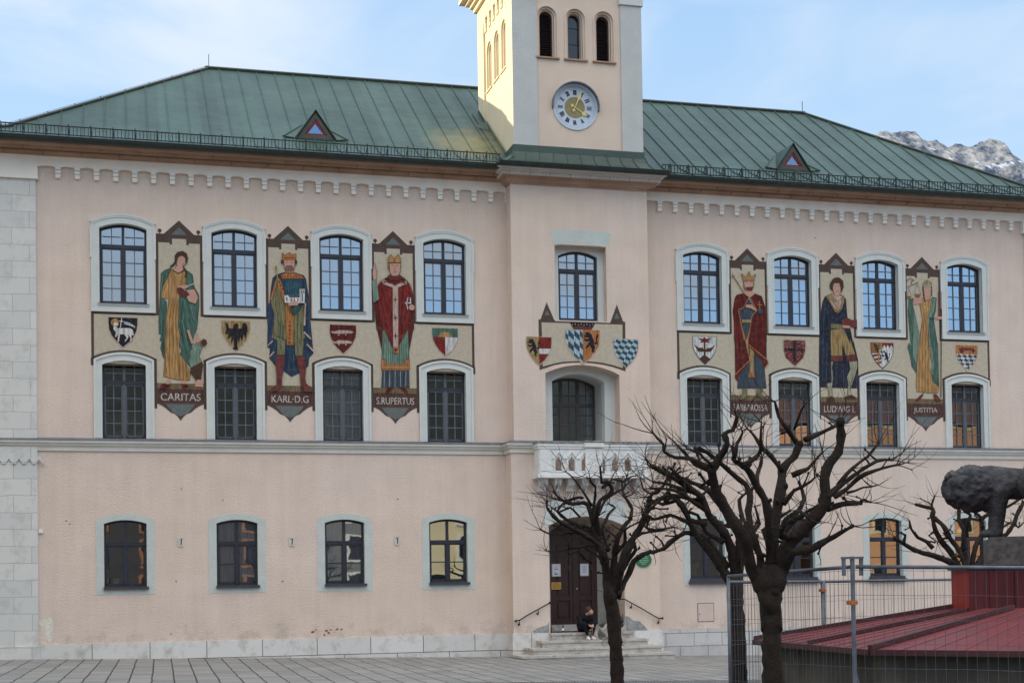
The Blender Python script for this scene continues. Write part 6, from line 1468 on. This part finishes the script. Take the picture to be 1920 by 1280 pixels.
# ------------------------------------------------------------------ building site fence
def fence(a,b,zt0,zt1,label,bracket=False,skip=(False,False)):
    A=P2(*a,0);B_=P2(*b,0); t=thing('site_fence_panel',label,'fence',(A.x,A.y,gz(A.x)),group='mesh fence panels round the fountain')
    d=(B_-A); L_=d.length; d.normalize(); H=2.0
    def pt(u,h): p=A+d*(L_*u); return Vector((p.x,p.y,zt0+(zt1-zt0)*u-H+h))
    m=MB('galv'); e=.03/L_
    m.tube([pt(e,H-.0),pt(1-e,H)],.021,8); m.tube([pt(e,.12),pt(1-e,.12)],.019,8); sk0,sk1=skip
    if not sk0: m.tube([pt(e,-.1),pt(e,H+.01)],.021,8)
    if not sk1: m.tube([pt(1-e,-.1),pt(1-e,H+.01)],.021,8)
    m.build('frame',t,smooth=True)
    w=MB('wire'); rg=random.Random(int(a[0]*100))
    n=int(L_/.102)
    for k in range(1,n):
        u=k/n; bow=rg.uniform(-.006,.006); pp=[pt(u,.13)+d*bow*0,pt(u+bow*.3,1.0)+d.cross(U3)*bow*3,pt(u,H-.01)]; w.tube(pp,.0021,4,False)
    for k in range(8):
        h=.16+k*.2575; w.tube([pt(u/6,h)+Vector((0,0,rg.uniform(-.008,.008))) for u in range(7)],.0021,4,False)
    w.build('wire_mesh',t)
    c=MB('clamp'); p=pt(1-e,1.62 if bracket else 1.87); c.obox(p,d*.055,d.cross(U3)*.035,U3*.022); c.obox(p+d*.02,d*.02,d.cross(U3)*.05,U3*.015); c.build('fence_clamp',t)
    if bracket:
        k=MB('galv'); p=pt(1,H+.095); k.obox(p,S3*.115,F3*.03,U3*.012)
        k.tube([pt(1,-.1),pt(1,H+.11)],.024,8)
        for s_ in (-1,1): k.obox(pt(1,H)+S3*.092*s_+Vector((0,0,.0)),S3*.018,F3*.02,U3*.095)
        k.tube([pt(1,.1),pt(1,.1)+d*.0+Vector((0,0,.01))],.02,6); k.tube([pt(1,.9),pt(1,-.05)+d.cross(U3)*-.25],.018,8); k.build('post_bracket',t)
    c=MB('concrete')
    q=pt(0,0); c.box(q.x-.11,q.x+.11,q.y-.34,q.y+.34,gz(q.x),gz(q.x)+.14); c.build('concrete_foot',t)
    return t
Lp=(2.75,18.7); Pp=(3.61,15.5); Mp=(4.67,22.0); Np=(7.67,25.)
fence(Lp,Pp,1.955,2.02,'mesh fence panel between the corner post and the tall bracketed post',bracket=True,skip=(False,True))
Qp=(7.05,14.7); fence(Pp,Qp,2.02,1.935,'mesh fence panel at the right picture edge in front of the red roof',skip=(True,False))
fence(Lp,Mp,1.88,1.87,'mesh fence panel running back from the corner past the large tree')
fence(Mp,Np,1.87,1.875,'farthest mesh fence panel behind the red roof')

# ------------------------------------------------------------------ person and dog on the steps
def person():
    X0=at(1094,1185,-.75)[0]; m=MB('jacket'); S=.50; q=lambda x,y,z:(X0+x,-.86+y,S+(z if z<.12 else .12+(z-.12)*.84))
    E=lambda c,r:m.sphere(q(*c),r,16,12)
    # pelvis and torso leaning forward over the knees
    E((-.02,.10,.12),(.17,.14,.12)); capsule(m,q(-.02,.08,.16),q(.0,-.06,.46),.175,.175); m.sphere(q(.0,-.08,.48),(.235,.16,.14),16,12); m.sphere(q(-.04,.02,.22),(.20,.17,.14),16,12)
    for k in (-1,1):
        hp=(.10*k-.02,.05,.11); kn=(.15*k+.03,-.34,.28); an=(.075*k+.07,-.34,-.135)
        capsule(m,q(*hp),q(*kn),.095,.075); capsule(m,q(*kn),q(*an),.072,.043)
        sh=(.19*k,-.07,.50); el=(.225*k+.03,-.28,.30); wr=(.055*k+.06,-.44,.225)
        capsule(m,q(*sh),q(*el),.080,.064); capsule(m,q(*el),q(*wr),.050,.036)
        # palm and fingers, clasped together
        pa=(.025*k+.065,-.485,.205); capsule(m,q(*wr),q(*pa),.030,.030)
        for j in range(4):
            a=(pa[0]-.01*k,pa[1]-.02-.004*j,pa[2]+.022-.016*j); b_=(a[0]-.035*k,a[1]-.028,a[2]-.006); c_=(b_[0]-.028*k,b_[1]+.012,b_[2]-.014)
            capsule(m,q(*a),q(*b_),.0105,.0095); capsule(m,q(*b_),q(*c_),.0095,.0085)
        capsule(m,q(pa[0],pa[1]-.005,pa[2]+.02),q(pa[0]+.012*k,pa[1]-.04,pa[2]+.045),.012,.010)
    # neck and head turned to the right, looking down
    capsule(m,q(.02,-.13,.56),q(.06,-.18,.63),.062,.055); hc=(.085,-.21,.715)
    E(hc,(.088,.082,.108)); E((hc[0]+.045,hc[1]-.03,hc[2]-.045),(.052,.055,.062)); E((hc[0]+.098,hc[1]-.055,hc[2]-.012),(.020,.017,.022)); E((hc[0]+.075,hc[1]-.05,hc[2]-.085),(.03,.03,.022)); E((hc[0]+.080,hc[1]-.075,hc[2]+.022),(.016,.014,.010)); E((hc[0]+.092,hc[1]-.02,hc[2]+.022),(.016,.014,.010)); E((hc[0]-.015,hc[1]-.083,hc[2]-.005),(.022,.012,.03))
    me=remeshed(m,.0085,'person'); me.materials.clear()
    for k in ('jacket','skin'): me.materials.append(M[k])
    hq=Vector(q(*hc)); wq=Vector(q(.06,-.50,.20))
    for p in me.polygons:
        c=p.center
        if (c-hq).length<.135 and c.z>hq.z-.115 or (c-wq).length<.088 or (c.z<S-.085): p.material_index=1
    ob=link('person',me); tag(ob,'person in black clothes and white trainers sitting on the entrance steps','person')
    h=MB('hair'); h.sphere((hq.x-.018,hq.y+.012,hq.z+.030),(.098,.094,.100),16,12); rg=random.Random(2)
    for k in range(60):
        a=rg.uniform(0,6.28); b_=rg.uniform(-.3,1.4); v=Vector((math.cos(a)*math.cos(b_),math.sin(a)*math.cos(b_),math.sin(b_)))
        if v.x>.5 and v.z<.45: continue
        h.sphere(tuple(hq+Vector((-.018,.012,.030))+v*.088),rg.uniform(.018,.032),7,5)
    hm=remeshed(h,.009,'hair'); hm.materials.clear(); hm.materials.append(M['hair']); link('hair',hm,ob)
    s=MB('shoe')
    for k in (-1,1):
        an=Vector(q(.075*k+.07,-.34,-.135)); capsule(s,(an.x,an.y+.03,an.z-.045),(an.x+.012*k,an.y-.15,an.z-.052),.047,.040); s.sphere((an.x,an.y,an.z-.01),(.045,.052,.05),12,8)
    for v in range(len(s.v)): x,y,z=s.v[v]; s.v[v]=(x,y,max(z,.290))
    sm=remeshed(s,.010,'shoes'); sm.materials.clear(); sm.materials.append(M['shoe']); link('shoes',sm,ob)
    l=MB('pink'); l.tube([q(.07,-.53,.19),q(.085,-.50,.02),q(.11,-.48,-.10),q(.20,-.5,-.05),q(.30,-.52,.10)],.006,6); tag(l.build('dog_leash'),'pale leash hanging from the sitting person to the dog','leash')
person()
def dog():
    c=at(1137,1180,-1.35); m=MB('fur'); X0,Y0=c[0],-1.42; zf=.092
    q=lambda x,y,z:(X0+x*1.2+.20,Y0+y*1.2,zf+z*1.3)
    # trunk: deep chest to the right (behind the tree), narrow loins to the left
    capsule(m,q(.16,-.02,.40),q(-.02,.03,.41),.155,.150); capsule(m,q(-.02,.03,.41),q(-.20,.12,.41),.150,.150); m.sphere(q(.17,-.03,.37),(.14,.12,.19),14,10); m.sphere(q(.0,.03,.41),(.2,.13,.15),14,10)
    capsule(m,q(.14,-.05,.46),q(.12,-.16,.56),.10,.085); m.sphere(q(.12,-.20,.61),(.085,.085,.08),14,10); capsule(m,q(.12,-.25,.60),q(.12,-.34,.57),.045,.032)
    for k in (-1,1): capsule(m,q(.12+.045*k,-.19,.67),q(.12+.055*k,-.19,.73),.025,.008)
    for k in (-1,1):
        capsule(m,q(.15,-.02+.07*k,.34),q(.15,-.03+.07*k,.18),.05,.032); capsule(m,q(.15,-.03+.07*k,.18),q(.16,-.04+.07*k,.03),.030,.026); m.sphere(q(.185,-.05+.07*k,.025),(.045,.03,.025),10,8)
        y_=.12+.07*k; dz=.0
        capsule(m,q(-.22,y_,.38),q(-.15,y_-.03,.24),.11,.065); capsule(m,q(-.15,y_-.03,.24),q(-.27,y_,.14),.038,.025); capsule(m,q(-.27,y_,.14),q(-.245,y_,.03),.025,.023); m.sphere(q(-.215,y_-.02,.025),(.045,.03,.025),10,8)
    tl=[(-.29,.14,.46),(-.38,.15,.40),(-.41,.15,.28),(-.39,.14,.18),(-.35,.13,.12)]
    for a,b in zip(tl,tl[1:]): capsule(m,q(*a),q(*b),.055,.060)
    me=remeshed(m,.012,'dog',True,.006,30.); me.materials.clear(); me.materials.append(M['fur'])
    me.materials.append(M['fur_dark'])
    for p in me.polygons:
        if p.center.z>zf+.60+.06*math.sin(p.center.x*23): p.material_index=1
    tag(link('dog',me),'grey and white husky standing on the steps behind the tree trunk beside the person','dog')
dog()
s=MB('bottle_glass'); x,y=at(1055.5,1184,-.80)[0],-.82
pr_=[(0,.0),(.033,.0),(.034,.02),(.034,.15),(.026,.185),(.014,.21),(.013,.25),(.016,.255),(.016,.265)]
for (r0,z0),(r1,z1) in zip(pr_,pr_[1:]):
    for k in range(14): a0=2*math.pi*k/14; a1=2*math.pi*(k+1)/14; s.face([(x+r0*math.cos(a0),y+r0*math.sin(a0),.502+z0),(x+r0*math.cos(a1),y+r0*math.sin(a1),.502+z0),(x+r1*math.cos(a1),y+r1*math.sin(a1),.502+z1),(x+r1*math.cos(a0),y+r1*math.sin(a0),.502+z1)])
s.use('paper').tube([(x,y,.56),(x,y,.64)],.0352,14,False); tag(s.build('bottle'),'dark brown bottle with a pale label on the top step','bottle')

# ------------------------------------------------------------------ surroundings: hills, peak, neighbours round the square
def house(x0,x1,y0,y1,h,wall,label,rh=3.,front='s',rows=3,cols=6,trim='white_wall'):
    t=thing('townhouse',label,'building',((x0+x1)/2,(y0+y1)/2,0))
    w=MB(wall); w.box(x0,x1,y0,y1,-1,h); w.use(trim).box(x0-.1,x1+.1,y0-.1,y1+.1,h-.4,h-.1); w.build('wall',t)
    r=MB('tile_roof'); o=.5; my=(y0+y1)/2
    r.face([(x0-o,y0-o,h-.05),(x1+o,y0-o,h-.05),(x1-1.5,my,h+rh),(x0+1.5,my,h+rh)]); r.face([(x0-o,y1+o,h-.05),(x1+o,y1+o,h-.05),(x1-1.5,my,h+rh),(x0+1.5,my,h+rh)]); r.face([(x0-o,y0-o,h-.05),(x0-o,y1+o,h-.05),(x0+1.5,my,h+rh)]); r.face([(x1+o,y0-o,h-.05),(x1+o,y1+o,h-.05),(x1-1.5,my,h+rh)]); r.face([(x0-o,y0-o,h-.06),(x1+o,y0-o,h-.06),(x1+o,y1+o,h-.06),(x0-o,y1+o,h-.06)]); r.build('roof',t)
    for i in range(rows):
        for j in range(cols):
            z=1.2+i*(h-1)/rows
            if front=='n': x=x0+(x1-x0)*(j+.5)/cols; y=y1; a=MB(trim); a.box(x-.75,x+.75,y-.02,y+.06,z-.1,z+1.9); b_=('dark_glass',(x-.55,x+.55,y+.061,y+.08,z+.05,z+1.75))
            else: yy=y0+(y1-y0)*(j+.5)/cols; x=x1; a=MB(trim); a.box(x-.02,x+.06,yy-.75,yy+.75,z-.1,z+1.9); b_=('dark_glass',(x+.061,x+.08,yy-.55,yy+.55,z+.05,z+1.75))
            wo=a.build('window',t); g_=MB(b_[0]); g_.box(*b_[1]); g_.build('pane',wo)
    return t
M['dark_wall']=mat('dark_wall',(.075,.07,.075),.9,.1,1); M['grey_wall']=mat('grey_wall',(.20,.20,.20),.9,.1,1)
house(-44,-14.5,-33,12,16.5,'yellow_wall','tall yellow townhouse on the left side of the square',3.,front='e',rows=4,cols=9)
house(-34,-8,-82,-66,9.5,'brown_wall','reddish brown townhouse across the square, leftmost of its row',3.,front='n')
house(-7,11,-80,-64,8.5,'dark_wall','low dark brown townhouse across the square',3.,front='n',cols=5,trim='brown_wall')
house(11.5,18.5,-80,-64,9.5,'grey_wall','narrow grey townhouse across the square',3.,front='n',cols=2)
house(19,34,-80,-62,9.,'yellow_wall','pale yellow townhouse across the square',3.,front='n',cols=4)
house(35,52,-80,-63,9.,'dark_wall','dark brown townhouse across the square beside the pale yellow one',3.,front='n',cols=4,trim='grey_wall')
house(53,84,-80,-63,14.6,'orange_wall','wide orange townhouse at the right end of the row across the square',3.,front='n',cols=8,trim='yellow_wall')
M['forest']=mat('forest',(.022,.026,.02),.95,.5,.02,stain=.5,stc=(.10,.085,.055),sts=.01)
h=MB('forest'); nx,ny=60,14
ids=[]
for j in range(ny+1):
    row=[]
    for i in range(nx+1):
        x=-900+i*36; y=-150-j*60; e=(.165+.03*noise.noise(Vector((x*.004,3,0)))+.03*noise.noise(Vector((x*.013,9,0))))
        z=(j/ny)**1.1*(-y-42)*e*1.2+4*noise.noise(Vector((x*.03,y*.03,1)))*(j>0)-.4*(j==0); row.append(h.addv((x,y,z)))
    ids.append(row)
for j in range(ny):
    for i in range(nx): h.fi((ids[j][i],ids[j][i+1],ids[j+1][i+1],ids[j+1][i]))
structure(h.build('wooded_hill',smooth=True))
# rocky peak behind the roof
def peakmat():
    m=bpy.data.materials.new('rock_and_snow'); N,L=nodes(m); b=N['Principled BSDF']; b.inputs['Roughness'].default_value=.9
    tc=N.new('ShaderNodeTexCoord'); n=N.new('ShaderNodeTexNoise'); n.inputs['Scale'].default_value=.012; n.inputs['Detail'].default_value=12; n.inputs['Roughness'].default_value=.7; L.new(tc.outputs['Object'],n.inputs['Vector'])
    ge=N.new('ShaderNodeNewGeometry'); sx=N.new('ShaderNodeSeparateXYZ'); L.new(ge.outputs['Normal'],sx.inputs[0])
    a=N.new('ShaderNodeMath'); a.operation='MULTIPLY_ADD'; a.inputs[1].default_value=.55; L.new(sx.outputs[2],a.inputs[0]); L.new(n.outputs['Fac'],a.inputs[2])
    r=N.new('ShaderNodeMapRange'); r.inputs['From Min'].default_value=.95; r.inputs['From Max'].default_value=1.03; L.new(a.outputs[0],r.inputs['Value'])
    n2=N.new('ShaderNodeTexNoise'); n2.inputs['Scale'].default_value=.016; n2.inputs['Detail'].default_value=14; n2.inputs['Roughness'].default_value=.75; L.new(tc.outputs['Object'],n2.inputs['Vector'])
    cr=N.new('ShaderNodeValToRGB'); L.new(n2.outputs['Fac'],cr.inputs[0]); cr.color_ramp.elements[0].position=.42; cr.color_ramp.elements[0].color=(.045,.070,.12,1); cr.color_ramp.elements[1].position=.60; cr.color_ramp.elements[1].color=(.50,.46,.40,1)  # blue low end puts shaded, hazy rock into the colour
    mx=N.new('ShaderNodeMix'); mx.data_type='RGBA'; L.new(r.outputs[0],mx.inputs[0]); L.new(cr.outputs[0],mx.inputs[6]); mx.inputs[7].default_value=(.75,.78,.84,1); L.new(mx.outputs[2],b.inputs['Base Color'])
    n3=N.new('ShaderNodeTexNoise'); n3.inputs['Scale'].default_value=.05; n3.inputs['Detail'].default_value=8; L.new(tc.outputs['Object'],n3.inputs['Vector']); bp=N.new('ShaderNodeBump'); bp.inputs['Strength'].default_value=1; bp.inputs['Distance'].default_value=14; L.new(n3.outputs['Fac'],bp.inputs['Height']); L.new(bp.outputs[0],b.inputs['Normal'])
    return m
M['peak']=peakmat()
sil=[(1480,330),(1560,300),(1610,275),(1636,260),(1650,254),(1662,252),(1675,255),(1700,252),(1716,253),(1722,259),(1731,268),(1742,271),(1756,269),(1770,277),(1778,283),(1790,277),(1800,275),(1812,281),(1824,280),(1842,271),(1858,266),(1868,267),(1884,275),(1892,287),(1898,296),(1908,300),(1922,314),(1960,340),(2020,352),(2100,400)]
yp=4600.
def ridge(u):
    px=1480+u*620
    for (a,b_),(c_,d_) in zip(sil,sil[1:]):
        if a<=px<=c_: t=(px-a)/(c_-a); return px,b_+(d_-b_)*t-6
    return px,sil[-1][1]
h=MB('peak'); nu,nv=340,140; ids=[]
for j in range(nv+1):
    row=[]
    for i in range(nu+1):
        px,py=ridge(i/nu); p=at(px,py,yp); v=j/nv
        y=yp-v*2100; drop=v*2100*.95
        nn=(abs(noise.noise(Vector((p[0]*.0035,y*.0012,1.7))))*230+abs(noise.noise(Vector((p[0]*.010,y*.006,5))))*120+noise.noise(Vector((p[0]*.03,y*.02,2)))*26)
        z=p[2]-drop-nn*min(1,v*9)+noise.noise(Vector((p[0]*.05,3,y*.05)))*9*(1 if v>0 else .6)
        row.append(h.addv((p[0],y+noise.noise(Vector((p[0]*.012,z*.01,8)))*40*min(1,v*8),z)))
    ids.append(row)
for j in range(nv):
    for i in range(nu): h.fi((ids[j][i],ids[j][i+1],ids[j+1][i+1],ids[j+1][i]))
# back slope
brow=[h.addv((at(*ridge(i/nu),yp)[0],yp+1500,200)) for i in range(nu+1)]
for i in range(nu): h.fi((ids[0][i+1],ids[0][i],brow[i],brow[i+1]))
structure(h.build('mountain',smooth=False))
h=MB('forest'); ids=[]
for j in range(17):
    row=[]
    for i in range(71):
        x=-1400+i*70; y=230+j*130; e=.10+.035*noise.noise(Vector((x*.003,7,0)))
        row.append(h.addv((x,y,(min(1,j/7)**1.1)*(230+min(j,9)*130)*e+6*noise.noise(Vector((x*.02,y*.02,4)))*(j>0)-(.6 if j==0 else 0))))
    ids.append(row)
for j in range(16):
    for i in range(70): h.fi((ids[j][i],ids[j][i+1],ids[j+1][i+1],ids[j+1][i]))
structure(h.build('foothill',smooth=True))

# ------------------------------------------------------------------ sky, sun, camera
sd=Vector((-1,.6,.294)).normalized(); elev=math.asin(sd.z); az=math.atan2(sd.x,sd.y)
wld=bpy.data.worlds.new('World'); scene.world=wld; wld.use_nodes=True; N,L=wld.node_tree.nodes,wld.node_tree.links; bg=N['Background']
sky=N.new('ShaderNodeTexSky'); sky.sky_type='NISHITA'; sky.sun_disc=False; sky.sun_elevation=elev; sky.sun_rotation=az; sky.air_density=1.; sky.dust_density=.4; sky.ozone_density=1.6; sky.altitude=500
def M_(op,*a):
    n=N.new('ShaderNodeMath'); n.operation=op
    for k,v in enumerate(a):
        if isinstance(v,(int,float)): n.inputs[k].default_value=v
        else: L.new(v,n.inputs[k])
    return n.outputs[0]
def MR(v,a,b,c,d,smooth=True):
    n=N.new('ShaderNodeMapRange'); n.interpolation_type='SMOOTHSTEP' if smooth else 'LINEAR'
    for k,x in zip(('From Min','From Max','To Min','To Max'),(a,b,c,d)): n.inputs[k].default_value=x
    L.new(v,n.inputs['Value']); return n.outputs[0]
def MX(f,a,b):
    n=N.new('ShaderNodeMix'); n.data_type='RGBA'; n.clamp_factor=True
    if isinstance(f,(int,float)): n.inputs[0].default_value=f
    else: L.new(f,n.inputs[0])
    for k,v in ((6,a),(7,b)):
        if isinstance(v,tuple): n.inputs[k].default_value=(*v,1)
        else: L.new(v,n.inputs[k])
    return n.outputs[2]
tc=N.new('ShaderNodeTexCoord'); sx=N.new('ShaderNodeSeparateXYZ'); L.new(tc.outputs['Generated'],sx.inputs[0]); X_,Y_,Z_=sx.outputs
hz=MX(MR(Z_,.0,.42,0,1,False),SKY_LO,SKY_HI)         # thin high haze, paler towards the horizon
col=MX(.90,sky.outputs[0],hz)
back=MR(Y_,.15,-.35,0,1); col=MX(back,col,SKY_BACK)  # deeper blue away from the sun
col=MX(M_('MULTIPLY',MR(Z_,.42,.62,0,1),MR(Y_,.42,.10,0,1)),col,SKY_FILL)              # bright sheet added overhead, out of view, to light the shaded facade
mp=N.new('ShaderNodeMapping'); mp.inputs['Scale'].default_value=(1.2,1.4,5.); mp.inputs['Rotation'].default_value=(.0,.45,.3); L.new(tc.outputs['Generated'],mp.inputs['Vector'])
n=N.new('ShaderNodeTexNoise'); n.inputs['Scale'].default_value=2.6; n.inputs['Detail'].default_value=8; n.inputs['Roughness'].default_value=.5; n.inputs['Distortion'].default_value=.6; L.new(mp.outputs[0],n.inputs['Vector'])
col=MX(MR(n.outputs['Fac'],.38,.72,0,.85),col,SKY_CLOUD)
L.new(col,bg.inputs['Color']); bg.inputs['Strength'].default_value=SKYS
sl=bpy.data.lights.new('sun','SUN'); sl.energy=SUNE; sl.angle=math.radians(.5); sl.color=(1,.83,.58); so=bpy.data.objects.new('sun',sl); C.objects.link(so); so.rotation_euler=(-sd).to_track_quat('-Z','Y').to_euler()
cam=bpy.data.cameras.new('camera'); co=bpy.data.objects.new('camera',cam); C.objects.link(co)
fv,rv,uv=Vector(FW),Vector(RT),Vector(UP); co.matrix_world=Matrix(((rv.x,uv.x,-fv.x,0),(rv.y,uv.y,-fv.y,-42),(rv.z,uv.z,-fv.z,CAMZ),(0,0,0,1)))
cam.sensor_fit='HORIZONTAL'; cam.sensor_width=36; cam.lens=F/1920*36; cam.shift_y=(CY-640)/1920; cam.clip_start=.1; cam.clip_end=20000
scene.camera=co
scene.view_settings.view_transform='Standard'; scene.view_settings.look='None'; scene.view_settings.gamma=1; scene.view_settings.exposure=EXPO
scene.render.resolution_x=1024; scene.render.resolution_y=682
